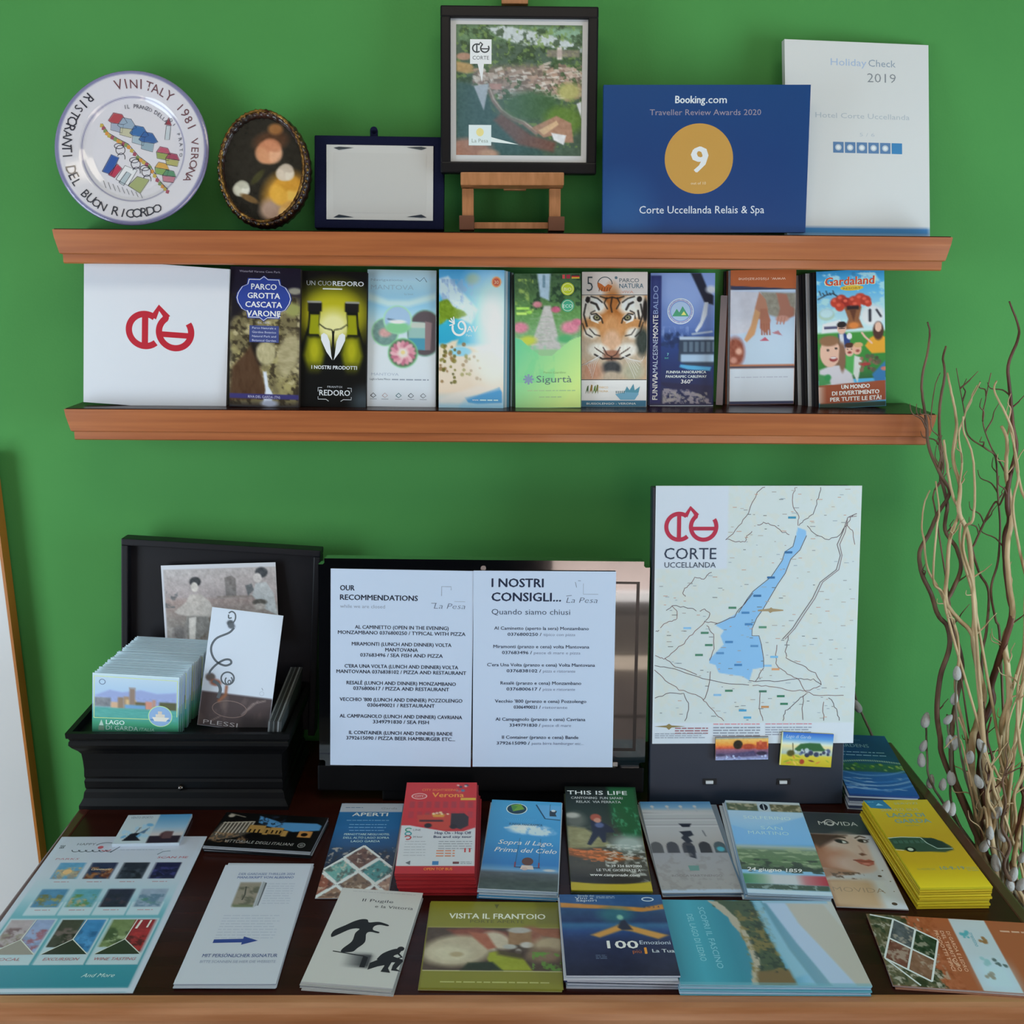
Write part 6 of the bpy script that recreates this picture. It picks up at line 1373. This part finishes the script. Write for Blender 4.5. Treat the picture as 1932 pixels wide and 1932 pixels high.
kb = link('knob', mesh_of('knob', bm, True), M_STEEL, bx); k_ = on_y(341, 1486, YB+.014); kb.location = k_ - bx.location
kb.data.materials[0] = mat('dark_metal_knob', '6c6460', .2, metal=1)
F = fit(((233, 1021), (607, 1028), (596, 1375), (233, 1372)), (0, -.062, ZB), lean(2)); Ml, Wl, Hl = F
ld = empty('lid', (0, 0, 0)); ld.parent = bx; ld.matrix_world = Ml; bpy.context.view_layer.update()
ld.matrix_parent_inverse = Matrix(); ld.matrix_local = Matrix.Translation(-bx.location) @ Ml
M_LID = mat('black_lid_lacquer', '1a191f', .45, spec=.3)
box('lid_panel', -Wl/2+.008, Wl/2-.008, .004, Hl-.008, -.018, -.004, M_LID, ld)
for (x0, x1, y0, y1) in ((-Wl/2, Wl/2, Hl-.011, Hl), (-Wl/2, -Wl/2+.011, .0, Hl-.011), (Wl/2-.011, Wl/2, .0, Hl-.011)):
    box('lid_rim', x0, x1, y0, y1, -.020, .012, M_LID, ld, .002)

# postcards standing in the box
ZC = .75+.1145+.0005
F = fit(((173, 1257), (338, 1261), (335, 1377), (173, 1372)), (0, YB+.016, ZC), lean(5)); M, W, H = F
M.translation.z = ZC
pc = sheet('postcard', 'front postcard of a lakeside castle standing in the black box', 'postcard', (M, W, H), art_postcard(), th=.0012, edge='b4c4dc')
pm = pc.children[0].data; r = random.Random(5)
for k in range(1, 27):
    q = Matrix.Translation((r.uniform(-.0014, .0014)+ .0006*k, .0061*k + r.uniform(-.0018, .0018), 0)) @ M
    o = link('postcard', pc.data); o.matrix_world = q; tag(o, 'lake postcard, %s behind the front one in the black box' % ORD[k-1], 'postcard', 'postcards filed in the black box')
    c = link('cover_print', pm, None, o)
# cards leaning in the box
F = fit(((303, 1066), (520, 1062), (527, 1212), (313, 1216)), (0, -.088, ZB), lean(7)); M, W, H = F
sheet('art_card', 'grey art card of two seated figures leaning on the box lid', 'card', F, art_seated_figures(), th=.0012, edge='c4c8cc', gloss=False)
F = fit(((401, 1148), (534, 1159), (508, 1377), (370, 1374)), (0, YB+.050, ZC), lean(14)); M, W, H = F
sheet('exhibition_leaflet', 'white leaflet with a grey curling stem and brown lower part in the box', 'leaflet', F, art_scroll_card(), th=.0015, edge='c4c8d0', gloss=False)
# spare cards standing edgewise at the right of the box
a0, a1 = on_y(503, 1376, YB+.012), on_y(529, 1377, YB+.012)
for k in range(6):
    x = a0.x + (a1.x-a0.x)*(k+.5)/6
    bm = bmesh.new(); bm_box(bm, -.0014, .0014, 0, .175, 0, .016+.022); me = mesh_of('spare_card', bm)
    for v in me.vertices:
        if v.co.z > .03: v.co.z += v.co.y*.10 - .012
    o = link('spare_card', me, paper(('6c7074', '34383a', '54585a', '2c2c2c', '7c8084', '404446')[k])); o.location = (x, YB+.012, ZC); o.rotation_euler = (0, math.radians(6), 0)
    tag(o, 'grey card edgewise at right in the black box, %s from left' % ORD[k], 'card', 'cards packed edgewise in the black box')

# =================================================================== monitor with two sheets
pf = on_z(910, 1517, .75); NM = lean(7)
F = fit(((603, 1051), (1224, 1062), (1219, 1451), (600, 1443)), pf, NM); M, W, H = F
mo = at_plane('computer_monitor', 'black glossy all in one computer screen half covered by two printed sheets', 'monitor', M)
bm = bmesh.new(); bm_box(bm, -W/2, W/2, 0, H, -.032, 0)
es_ = [e for e in bm.edges if abs((e.verts[0].co-e.verts[1].co).z) > .02]; bmesh.ops.bevel(bm, geom=es_, offset=.009, segments=5, affect='EDGES')
link('bezel', mesh_of('bezel', bm), M_GLASS, mo)
lbox('screen', M, 640, 1092, 1199, 1417, 0, .0008, mat('screen_edge', '040406', .3), mo); lbox('screen_glass', M, 646, 1096, 1193, 1411, .0008, .0014, M_GLASS, mo)
lbox('chin', M, 598, 1445, 1215, 1498, -.030, -.003, mat('dull_black_plastic', '08080a', .5, spec=.12), mo, .003)
lbox('power_button', M, 1156, 1438, 1165, 1446, 0, .0012, M_STEEL, mo, .0005)
a_ = loc2(M, 912, 1072); bm = bmesh.new()
bmesh.ops.create_cone(bm, cap_ends=True, segments=20, radius1=.004, radius2=.004, depth=.001, matrix=Matrix.Translation((a_[0], a_[1], .0005)))
link('webcam', mesh_of('webcam', bm), M_STEEL, mo)
st = lbox('stand', M, 720, 1480, 1110, 1517, -.060, -.008, mat('dull_black_plastic', '08080a', .5, spec=.12), mo, .003)
off = NM*.0035
F = fit(((625, 1073), (893, 1077), (889, 1447), (622, 1443)), pf+off, NM)
sheet('printed_sheet', 'white sheet of recommendations in English taped on left of the monitor', 'paper sheet', F, art_sheet_left(), th=.0004, edge='c8ccd4', gloss=False)
F = fit(((895, 1075), (1161, 1080), (1157, 1448), (890, 1446)), pf+off*1.3, NM)
sheet('printed_sheet', 'white sheet of advice in Italian taped on right of the monitor', 'paper sheet', F, art_sheet_right(), th=.0004, edge='c8ccd4', gloss=False)

# =================================================================== board with the map
pb = on_z(1405, 1518, .75); NB = lean(7)
F = fit(((1234, 917), (1604, 919), (1592, 1524), (1222, 1512)), pb, NB); M, W, H = F
bd = at_plane('magnetic_board', 'dark blue grey metal board leaning upright under the lake map', 'board', M)
M_BRD = mat('dark_blue_metal', '2c3544', .38, metal=.25, spec=.5)
box('board_panel', -W/2, W/2, 0, H, -.022, 0, M_BRD, bd, .0015)
for x in (1338, 1477):
    lbox('slot', M, x-12, 1469, x+14, 1480, 0, .0008, mat('slot_black', '0c1018', .5), bd); lbox('hook_tab', M, x-7, 1472, x+7, 1477.5, .0008, .004, mat('white_tab', 'd8dce0', .4), bd, .0005)
F = fit(((1237, 915), (1627, 918), (1609, 1405), (1231, 1400)), pb+NB*.003, NB)
sheet('lake_map', 'white map poster with a long blue lake and red ring emblem on the board', 'map', F, art_map(), th=.0005, edge='d0d4d8', gloss=False)
F = fit(((1350, 1391), (1450, 1390), (1449, 1434), (1350, 1433)), pb+NB*.0065, NB)
sheet('fridge_magnet', 'wide magnet with an orange sunset harbour under the map', 'magnet', F, art_magnet_sunset(), th=.003, edge='a07850')
F = fit(((1476, 1382), (1573, 1384), (1568, 1448), (1470, 1443)), pb+NB*.0065, NB)
sheet('fridge_magnet', 'larger yellow and blue magnet of a lake village under the map', 'magnet', F, art_magnet_lake(), th=.003, edge='a09830')

# =================================================================== leaflets lying on the table
ZT = .75
def flat(px4, h, tl=0.0, yref=None):
    """top face at height h above the table at its near edge, far edge raised by tl degrees"""
    nx, ny = (px4[2][0]+px4[3][0])/2, (px4[2][1]+px4[3][1])/2
    p = on_z(nx, ny, ZT+h); return fit(px4, p, tilt(tl))
T = []
# laminated poster and the sleeve card
F = flat(((118, 1577), (390, 1580), (250, 1873), (-97, 1875)), .0012)
sheet('laminated_poster', 'large laminated tour poster with rows of pictures on turquoise at left', 'poster', F, art_tour_poster(), th=.001, edge='b8c4cc')
F = flat(((243, 1537), (362, 1537), (338, 1590), (211, 1592)), .006)
o = sheet('small_brochure', 'small folded brochure with harbour picture lying above the laminated poster', 'brochure', F, art_sleeve_card(), th=.0045, edge='c4d0dc')
# dark pile, landscape
F = flat(((431, 1529), (617, 1546), (584, 1614), (387, 1589)), .010)
sheet('brochure', 'black landscape brochure with columns and blue sky, on the pile by the box', 'brochure', F, art_colonnade(), th=.0016, edge='8c9098')
pile('brochure', 'black landscape brochure by the box, # below the top one', 'brochure', F, 4, .0021, .0014, ['9ca0a8', '14181c'], 'black landscape brochures by the box', jx=.001, jy=.0025, jr=2.0, seed=4)
# white flyers with blue arrow
F = flat(((421, 1632), (592, 1632), (514, 1860), (334, 1853)), .0045)
sheet('flyer', 'white flyer with a book picture and a dark blue arrow, top of its stack', 'flyer', F, art_thriller_flyer(), th=.0006, edge='c4c8d4', gloss=False)
pile('flyer', 'white flyer, # below the one with the dark blue arrow', 'flyer', F, 5, .0008, .0006, ['c0c6d4', 'b8becc'], 'white flyers with a blue arrow', jx=.0012, jy=.006, jr=1.0, seed=8)
# blue flyer with diamonds
F = flat(((645, 1513), (762, 1519), (729, 1697), (596, 1693)), .002)
sheet('flyer', 'blue and white flyer with diamond shaped food pictures beside the red pile', 'flyer', F, art_diamond_flyer(), th=.0007, edge='b0b8c4')
pile('flyer', 'flyer beneath the blue one with diamond pictures', 'flyer', F, 1, .0009, .0007, ['a8b0bc'], 'diamond picture flyers', jx=.001, seed=2)
# statues
F = flat(((645, 1672), (801, 1688), (737, 1864), (572, 1853)), .0075)
sheet('leaflet', 'white leaflet with black silhouettes of a winged and a seated statue', 'leaflet', F, art_statues(), th=.0008, edge='b8b8b8', gloss=False)
pile('leaflet', 'white leaflet, # below the one with the statue silhouettes', 'leaflet', F, 6, .0011, .0009, ['bcbcbc', 'b0b0b0'], 'white leaflets under the statue leaflet', jx=.0016, jy=.002, jr=.8, dy=-.0005, seed=12)
# red bus pile
F = flat(((768, 1474), (900, 1479), (895, 1646), (744, 1651)), .030, 5)
sheet('leaflet', 'red and white leaflet with an open top bus, top of the tall red pile', 'leaflet', F, art_red_bus(), th=.0016, edge='96222a')
pile('leaflet', 'red leaflet of the tall pile, # below the open top bus leaflet', 'leaflet', F, 15, .0019, .0016, ['a0242a', '8c1c24', '9c2228'], 'red leaflets of the tall pile', jx=.0008, jy=.001, jr=.4, dx=.0004, dy=-.0003, seed=3)
# blue swing pile
F = flat(((931, 1509), (1057, 1514), (1055, 1683), (899, 1676)), .016, 3)
sheet('leaflet', 'sky blue leaflet with a person on a swing and white script', 'leaflet', F, art_swing(), th=.0012, edge='b8c4d0')
pile('leaflet', 'leaflet with pale page edges, # below the sky blue swing leaflet', 'leaflet', F, 9, .0016, .0013, ['c0ccd8', 'a8b8c8', '4c94c0'], 'leaflets under the sky blue swing leaflet', jx=.002, jy=.002, jr=.8, seed=6)
# canyon pile
F = flat(((1067, 1500), (1196, 1500), (1233, 1680), (1076, 1681)), .007, 3)
sheet('leaflet', 'dark green leaflet with a climber in a gorge and yellow lower edge', 'leaflet', F, art_canyon(), th=.0008, edge='a89a28', bend=.014)
pile('leaflet', 'leaflet, # below the dark green climber leaflet', 'leaflet', F, 3, .0016, .0012, ['b0a428', '3c4434'], 'leaflets under the climber leaflet', jx=.001, jy=.0015, jr=.6, seed=6, bend=.006)
# grey arches
F = flat(((1209, 1514), (1336, 1511), (1405, 1688), (1246, 1682)), .006, 3)
sheet('leaflet', 'pale grey leaflet with an arcade of dark arches', 'leaflet', F, art_arches(), th=.0008, edge='a0a8b4')
pile('leaflet', 'grey blue leaflet, # below the pale arcade leaflet', 'leaflet', F, 4, .0013, .0010, ['8c9cb0', '6c8cac', 'a8acb4'], 'leaflets under the arcade leaflet', jx=.003, jy=.0015, jr=1.6, dx=.0012, seed=5)
# flag and hills
F = flat(((1372, 1514), (1503, 1511), (1573, 1686), (1408, 1690)), .011, 3)
sheet('leaflet', 'leaflet of green hills under a blue sky with an Italian flag band', 'leaflet', F, art_flag_hills(), th=.0010, edge='b0c0d0')
pile('leaflet', 'pale blue edged leaflet, # below the hills and flag leaflet', 'leaflet', F, 6, .0015, .0012, ['b4c8dc', '8cacc8', 'c4ccd4'], 'leaflets under the hills and flag leaflet', jx=.0015, jy=.001, jr=.9, dx=-.0008, seed=15)
# beauty
F = flat(((1513, 1533), (1618, 1534), (1719, 1714), (1573, 1712)), .003)
sheet('leaflet', "leaflet with a woman's face below a dark grey title band", 'leaflet', F, art_beauty(), th=.0012, edge='b8b4b4')
pile('leaflet', 'leaflet beneath the one with the woman\'s face', 'leaflet', F, 1, .0014, .0012, ['a89c94'], 'leaflets under the face leaflet', jx=.001, seed=2)
# yellow timetable pile on a mixed one
F = flat(((1630, 1508), (1748, 1511), (1879, 1677), (1731, 1672)), .032, 3)
sheet('timetable', 'yellow timetable leaflet with a dark bus, top of the yellow pile', 'leaflet', F, art_bus_timetable(), th=.0028, edge='c0b41c')
pile('timetable', 'yellow timetable leaflet, # below the one showing the dark bus', 'leaflet', F, 8, .0036, .0026, ['ccb020', 'c0a21c', 'd4ba28'], 'yellow timetables of the pile', jx=.0012, jy=.0012, jr=.5, seed=11)
# booklets behind, at the board's foot
F = flat(((1557, 1388), (1663, 1385), (1733, 1494), (1603, 1507)), .026)
sheet('booklet', 'navy blue garden booklet behind the dark board at the right', 'booklet', F, art_gardens(), th=.003, edge='2c4c88')
pile('booklet', 'booklet with pale page edges, # below the navy blue garden booklet', 'booklet', F, 6, .0038, .0026, ['b8bcc8', '3c4460', 'c4c4cc'], 'booklets under the navy garden booklet', jx=.002, jy=.003, jr=2, seed=21)
# front row
F = flat(((814, 1701), (1052, 1702), (1064, 1864), (790, 1866)), .003)
sheet('leaflet', 'square olive green leaflet with bread and food picture', 'leaflet', F, art_olive(), th=.0010, edge='8c8c3c')
pile('leaflet', 'olive green leaflet, # below the one with the bread picture', 'leaflet', F, 2, .0012, .0010, ['8c8838', 'a8a070'], 'olive green leaflets', jx=.0025, jy=.001, jr=.9, seed=4)
F = flat(((1061, 1690), (1240, 1686), (1290, 1839), (1062, 1843)), .017)
sheet('booklet', 'dark blue night booklet with an orange band and a number 100', 'booklet', F, art_hundred(), th=.002, edge='c0c4d0', gloss=True)
pile('booklet', 'booklet with pale page edges, # below the dark blue night booklet', 'booklet', F, 5, .0030, .0020, ['c4c8d4', 'b8bcc8', '24305c'], 'booklets under the dark blue night booklet', jx=.003, jy=.003, jr=2.2, seed=31)
F = flat(((1251, 1696), (1566, 1702), (1647, 1856), (1282, 1862)), .014)
sheet('brochure', 'wide turquoise brochure of a lake shore with pale curved bands', 'brochure', F, art_shore(), th=.0012, edge='8cc0d0')
pile('brochure', 'pale blue edged brochure, # below the wide turquoise lake shore one', 'brochure', F, 6, .0020, .0015, ['8cc0d4', 'a8c4dc', '5ca4b8'], 'brochures under the turquoise lake shore one', jx=.0012, jy=.001, jr=.4, dx=-.0002, seed=17)
F = flat(((1640, 1746), (1962, 1722), (2052, 1870), (1693, 1872)), .004)
sheet('leaflet', 'orange brown leaflet lying sideways with diamond food pictures at right', 'leaflet', F, art_orange_flyer(), th=.0010, edge='a88c84')
pile('leaflet', 'leaflet, # below the orange brown sideways one at right', 'leaflet', F, 2, .0013, .0010, ['b8b0b0', 'a0705c'], 'leaflets under the orange brown sideways one', jx=.003, jy=.002, jr=1.2, seed=9)

# =================================================================== branches in the floor vase
VX, VY, VZ = on_y(1915, 1800, -.20).x, -.20, .52
bm = bmesh.new(); prof = [(0, 0), (.075, 0), (.085, .03), (.10, .2), (.105, .34), (.085, .46), (.07, .50), (.078, VZ), (.070, VZ), (.062, .49), (.07, .40), (0, .06)]
rings = []; N = 28
for r_, z_ in prof: rings.append([bm.verts.new((0, 0, z_))] if r_ == 0 else [bm.verts.new((r_*math.cos(2*math.pi*k/N), r_*math.sin(2*math.pi*k/N), z_)) for k in range(N)])
for a_, b_ in zip(rings[:-1], rings[1:]):
    for k in range(N):
        if len(a_) == 1: bm.faces.new((a_[0], b_[k], b_[(k+1) % N]))
        elif len(b_) == 1: bm.faces.new((a_[k], b_[0], a_[(k+1) % N]))
        else: bm.faces.new((a_[k], b_[k], b_[(k+1) % N], a_[(k+1) % N]))
vs = link('floor_vase', mesh_of('floor_vase', bm, True), mat('brown_glaze', '5c4638', .3)); vs.location = (VX, VY, 0)
tag(vs, 'brown floor vase holding the dried branches to the right of the table', 'vase')

M_PALE = mat('pale_willow_bark', 'd2b890', .6, noise=('a88a62', 40, (1, 1, .2)), bump=(90, .4))
M_BARK = mat('brown_willow_bark', '80604a', .6, noise=('543a2a', 40, (1, 1, .2)), bump=(90, .4))
M_RED = mat('reddish_willow_bark', '7c4a38', .55, noise=('543024', 30, (1, 1, .2)), bump=(90, .4))
a4 = lambda P: [(1600+x/2.30, 560+y/2.30) for x, y in P]
b4 = lambda P: [(1620+x/3.715, 1240+y/3.715) for x, y in P]
TIPS = []
def branch(P, r0, r1, m, depth, side=(), tail=True, label=None, group=None, name='willow_branch', amp=.004, seed=1):
    """P: photograph points from the tip down; depth: distance in front of the wall"""
    r = random.Random(seed*7+3); n = len(P)
    Q = [on_y(x, y, -depth + .012*math.sin(i*1.3+seed)) for i, (x, y) in enumerate(P)]
    if tail:
        e = Q[-1]; s_ = Vector((VX+r.uniform(-.045, .045), VY+r.uniform(-.04, .04), VZ+.0))
        Q += [e.lerp(s_, .5)+Vector((r.uniform(-.006, .006), 0, 0)), s_, Vector((VX+(s_.x-VX)*.5, VY+(s_.y-VY)*.5, .12))]
    pts = smooth_path(Q, 5); k = len(pts)
    pts = [p + Vector((r.uniform(-1, 1), r.uniform(-1, 1), 0))*r0*.25 for p in pts]
    rad = [r0 + (r1-r0)*(i/(k-1))**.8 for i in range(k)]
    rad = [q*1.2 for q in rad]
    o = link(name, tube_mesh(name, [p - pts[-1] for p in pts], rad), m); o.location = pts[-1]
    tag(o, label, 'branch', group)
    if label == SH['label']: TIPS.append((P[0][0], P[0][1], o))
    for j in range(0, len(side)):
        i, dx, dz, ln_ = side[j]; b_ = pts[min(int(i*k), k-2)]; d_ = Vector((dx, r.uniform(-.4, .2), dz)).normalized()
        sp = [b_, b_ + d_*ln_*.4 + Vector((.002, 0, .004)), b_ + d_*ln_*.75 + Vector((-.003, 0, .002)), b_ + d_*ln_ + Vector((0, 0, .008))]
        link('side_twig', tube_mesh('side_twig', [p - pts[-1] for p in smooth_path(sp, 3)], [.0014-.0009*q/9 for q in range(10)], 5), m, o)
    return o
SH = {}
LG = 'curly dried willow branches in the floor vase'
def L(s): return dict(label=s)
SH = dict(label='thin dried curly willow branch rising from the vase at right', group=LG)
tw = lambda n_, s_: [(random.Random(s_+i).uniform(.05, .75), random.Random(s_*3+i).uniform(-1, 1), random.Random(s_*5+i).uniform(.2, 1), random.Random(s_*9+i).uniform(.015, .05)) for i in range(n_)]
branch(a4([(345, 110), (355, 155), (345, 240), (320, 360), (325, 450), (340, 540), (350, 650), (400, 770), (440, 850), (390, 940), (350, 1030), (310, 1110), (320, 1200), (360, 1290), (390, 1380), (430, 1430), (440, 1520), (400, 1650), (385, 1800)])+b4([(570, 560), (590, 700), (720, 1000), (850, 1300)]), .0010, .0042, M_BARK, .17, tw(6, 2), seed=1, label='dark brown curly willow branch, leftmost, passing in front of the shelf ends')
branch(a4([(425, 215), (412, 270), (420, 340), (400, 450), (395, 560), (405, 700), (400, 770), (430, 900), (420, 1010), (470, 1090), (490, 1180), (450, 1280), (430, 1330), (460, 1450), (495, 1600), (470, 1750)])+b4([(655, 500), (660, 800), (780, 1100), (880, 1400)]), .0012, .0040, M_BARK, .16, tw(5, 5), seed=2, **SH)
branch(a4([(430, 330), (445, 400), (465, 500), (470, 570), (455, 700), (485, 820), (480, 930), (510, 1000), (530, 1100), (540, 1250), (550, 1380), (545, 1500), (565, 1620), (590, 1730), (560, 1850)])+b4([(800, 560), (790, 700), (800, 900), (830, 1100), (840, 1300), (870, 1400), (930, 1560)]), .0010, .0062, M_PALE, .18, tw(4, 8), seed=3, label='thick pale twisted willow branch in the middle of the bunch')
branch(a4([(415, 620), (425, 700), (450, 850), (480, 930), (460, 1000), (440, 1060), (430, 1200), (425, 1320), (480, 1400), (535, 1460), (560, 1600)]), .0014, .0035, M_PALE, .19, tw(2, 11), seed=4, **SH)
branch(a4([(575, 370), (520, 470), (505, 520), (480, 600), (495, 720), (480, 850), (490, 960), (485, 1060), (510, 1180), (545, 1300), (560, 1400)]), .0008, .0022, M_PALE, .17, tw(3, 14), seed=5, **SH)
branch(a4([(500, 520), (500, 580), (540, 690), (550, 860), (540, 970), (510, 1000), (500, 1100), (540, 1240), (550, 1400)]), .0010, .0024, M_PALE, .20, (), seed=6, **SH)
branch(a4([(700, 20), (740, 130), (735, 190), (695, 300), (705, 430), (715, 560), (730, 660), (700, 790), (690, 900), (700, 970), (680, 1040), (685, 1180), (700, 1300), (710, 1390), (650, 1590), (620, 1690), (625, 1760)])+b4([(840, 540), (860, 700), (850, 850), (900, 1100), (960, 1350), (1010, 1500)]), .0010, .0062, M_RED, .17, tw(9, 17), seed=7, label='tall reddish brown willow branch reaching highest at right')
branch(a4([(645, 365), (635, 410), (680, 500), (715, 590), (725, 700), (750, 830), (775, 900), (790, 1050), (770, 1300), (764, 1520), (730, 1650), (700, 1750), (690, 1900)]), .0010, .0030, M_PALE, .19, tw(2, 21), seed=8, **SH)
branch(a4([(700, 560), (740, 760), (715, 900), (740, 1080), (764, 1180), (790, 1320), (780, 1500)]), .0010, .0030, M_PALE, .20, (), seed=9, **SH)
branch(a4([(665, 560), (690, 620), (685, 740), (690, 800), (710, 950), (690, 1100), (700, 1250), (715, 1390), (680, 1480), (690, 1600), (700, 1740), (670, 1850)])+b4([(1010, 560), (1020, 750), (980, 900), (950, 1000), (960, 1200), (1000, 1400)]), .0018, .0058, M_PALE, .185, tw(9, 25), seed=10, label='pale twisted willow branch right of the reddish one')
branch(a4([(620, 330), (600, 430), (585, 540), (620, 650), (660, 720), (690, 800), (660, 900), (640, 890), (600, 960), (550, 1070), (540, 1100), (570, 1200), (610, 1280), (600, 1450), (580, 1600)])+b4([(900, 700), (950, 1100)]), .0006, .0022, M_BARK, .16, tw(6, 28), seed=11, **SH)
branch(a4([(470, 310), (490, 420), (505, 500), (520, 600), (600, 660), (640, 700), (650, 850), (660, 1000), (650, 1150), (620, 1270), (640, 1400), (660, 1500)]), .0005, .0020, M_BARK, .15, tw(6, 31), seed=12, **SH)
branch(a4([(355, 840), (330, 900), (320, 1000), (330, 1060), (345, 1180), (390, 1260), (420, 1330), (470, 1450), (480, 1580), (465, 1700), (500, 1860)])+b4([(760, 600), (800, 900)]), .0008, .0026, M_PALE, .19, tw(2, 33), seed=13, **SH)
branch(a4([(380, 800), (395, 930), (385, 1000), (370, 1180), (375, 1250), (415, 1290), (440, 1420)]), .0009, .0020, M_PALE, .2, (), seed=14, **SH)
branch(a4([(400, 330), (375, 400), (360, 560), (400, 620), (415, 760), (370, 860), (390, 1000)]), .0005, .0014, M_BARK, .15, tw(4, 37), seed=15, **SH)
branch(a4([(790, 1380), (764, 1560), (735, 1700), (745, 1800)])+b4([(1130, 200), (1110, 420), (1140, 680), (1165, 800), (1080, 1000), (1070, 1300), (1020, 1480)]), .0010, .0030, M_PALE, .21, tw(2, 41), seed=16, **SH)
branch(b4([(1160, 150), (1060, 420), (1040, 560), (1060, 700), (1000, 850), (940, 760), (940, 900), (1000, 1100)]), .0008, .0026, M_PALE, .22, tw(2, 43), seed=17, **SH)
branch(b4([(1190, 620), (1150, 760), (1140, 900), (1159, 1000), (1120, 1180), (1090, 1400), (1060, 1500)]), .0020, .0040, M_RED, .2, tw(2, 47), seed=18, **SH)
branch(b4([(1240, 800), (1190, 950), (1150, 1150), (1110, 1300), (1090, 1440)]), .0018, .0040, M_PALE, .22, tw(1, 49), seed=19, **SH)
branch(b4([(600, 640), (700, 560), (760, 750), (790, 900), (760, 800), (800, 1000), (840, 1150), (880, 1050), (900, 1200), (880, 1390)]), .0007, .0024, M_PALE, .21, tw(2, 53), seed=20, **SH)

for k, (P_, m_) in enumerate(((b4([(700, 420), (760, 600), (740, 780), (800, 940), (820, 1100), (870, 1240), (900, 1420)]), M_PALE), (b4([(1100, 120), (1060, 330), (1010, 480), (990, 700), (1040, 900), (980, 1100), (950, 1300), (960, 1460)]), M_PALE),
        (b4([(930, 420), (900, 560), (940, 740), (890, 900), (900, 1060), (860, 1200), (900, 1380)]), M_RED), (b4([(1160, 380), (1120, 600), (1160, 780), (1090, 960), (1100, 1160), (1040, 1330), (1000, 1480)]), M_PALE),
        (b4([(860, 640), (930, 800), (900, 980), (960, 1120), (930, 1280), (970, 1440)]), M_PALE), (b4([(1080, 740), (1010, 860), (1030, 1020), (1000, 1180), (1060, 1320), (1020, 1480)]), M_BARK))):
    branch(P_, .0010, .0034, m_, .18+.012*k, tw(4, 60+k), seed=30+k, **SH)
M_CAT = mat('silver_catkin', 'b4b2b0', .9, bump=(400, .5)); M_STEM = mat('grey_green_stem', '6c6450', .6)
cat_bm = bmesh.new(); bmesh.ops.create_uvsphere(cat_bm, u_segments=10, v_segments=8, radius=1.0)
for v in cat_bm.verts: v.co.x *= .0052*(1-.25*v.co.z); v.co.y *= .0052*(1-.25*v.co.z); v.co.z *= .0098
CATM = mesh_of('catkin', cat_bm, True); CATM.materials.append(M_CAT)
def pussy(P, cats, depth, label, seed, group=None, tail=True):
    o = branch(P, .0012, .0022, M_STEM, depth, (), tail, label, group, 'pussy_willow_stem', seed=seed)
    r = random.Random(seed)
    for x, y in cats:
        c = link('catkin', CATM, None, o); c.location = on_y(x, y, -depth-.004) - o.location
        c.rotation_euler = (r.uniform(-.4, .4), r.uniform(-.5, .4), 0); s_ = r.uniform(1.05, 1.4); c.scale = (s_, s_, s_)
PG = 'pussy willow stems among the branches'; PL = ['pussy willow stem with paired catkins, second from the left', 'pussy willow stem reaching up between the willow branches with spread catkins', 'pussy willow stem with large catkins in the middle of the bunch', 'short pussy willow stem with catkins low at the right edge']
pussy(b4([(470, 400), (475, 560), (480, 700), (500, 860), (620, 1060), (760, 1250), (900, 1450)]), b4([(470, 440), (440, 720), (455, 620), (505, 870)]), .16, 'pussy willow stem with catkins nearest the navy booklet', 1)
pussy(b4([(620, 400), (628, 520), (650, 640), (650, 800), (645, 1000), (720, 1200), (880, 1440)]), b4([(628, 435), (670, 600), (640, 590), (590, 890), (648, 845)]), .18, PL[0], 2, PG)
pussy(b4([(690, 80), (680, 300), (700, 560), (740, 800), (800, 1000), (900, 1250), (960, 1450)]), b4([(690, 110), (670, 290), (655, 1065), (612, 1050), (780, 700)]), .2, PL[1], 3, PG)
pussy(b4([(880, 600), (850, 760), (900, 950), (960, 1100), (970, 1300), (1010, 1500)]), b4([(840, 870), (860, 620), (970, 1090), (920, 1230), (1005, 1250), (885, 1320)]), .22, PL[2], 4, PG)
pussy(b4([(1150, 1180), (1140, 1350), (1110, 1500), (1080, 1600)]), b4([(1085, 1520), (1140, 1590), (960, 1440), (1150, 1400), (1060, 1590)]), .23, PL[3], 5, PG)
pussy([(1608, 1288), (1616, 1320), (1628, 1350), (1642, 1380), (1650, 1402)], [(1607, 1294), (1617, 1332)], .03, 'short pussy willow stem standing behind the map board', 6, tail=False)
TIPS.sort(key=lambda q: q[0])
for i, (x, y, o) in enumerate(TIPS):
    o['label'] = ('thin %s curly willow branch whose tip is %s of these from the left' % ('brown' if o.data.materials[0] == M_BARK else 'reddish' if o.data.materials[0] == M_RED else 'pale', ORD[i]))
bpy.data.scenes.remove(SCR)
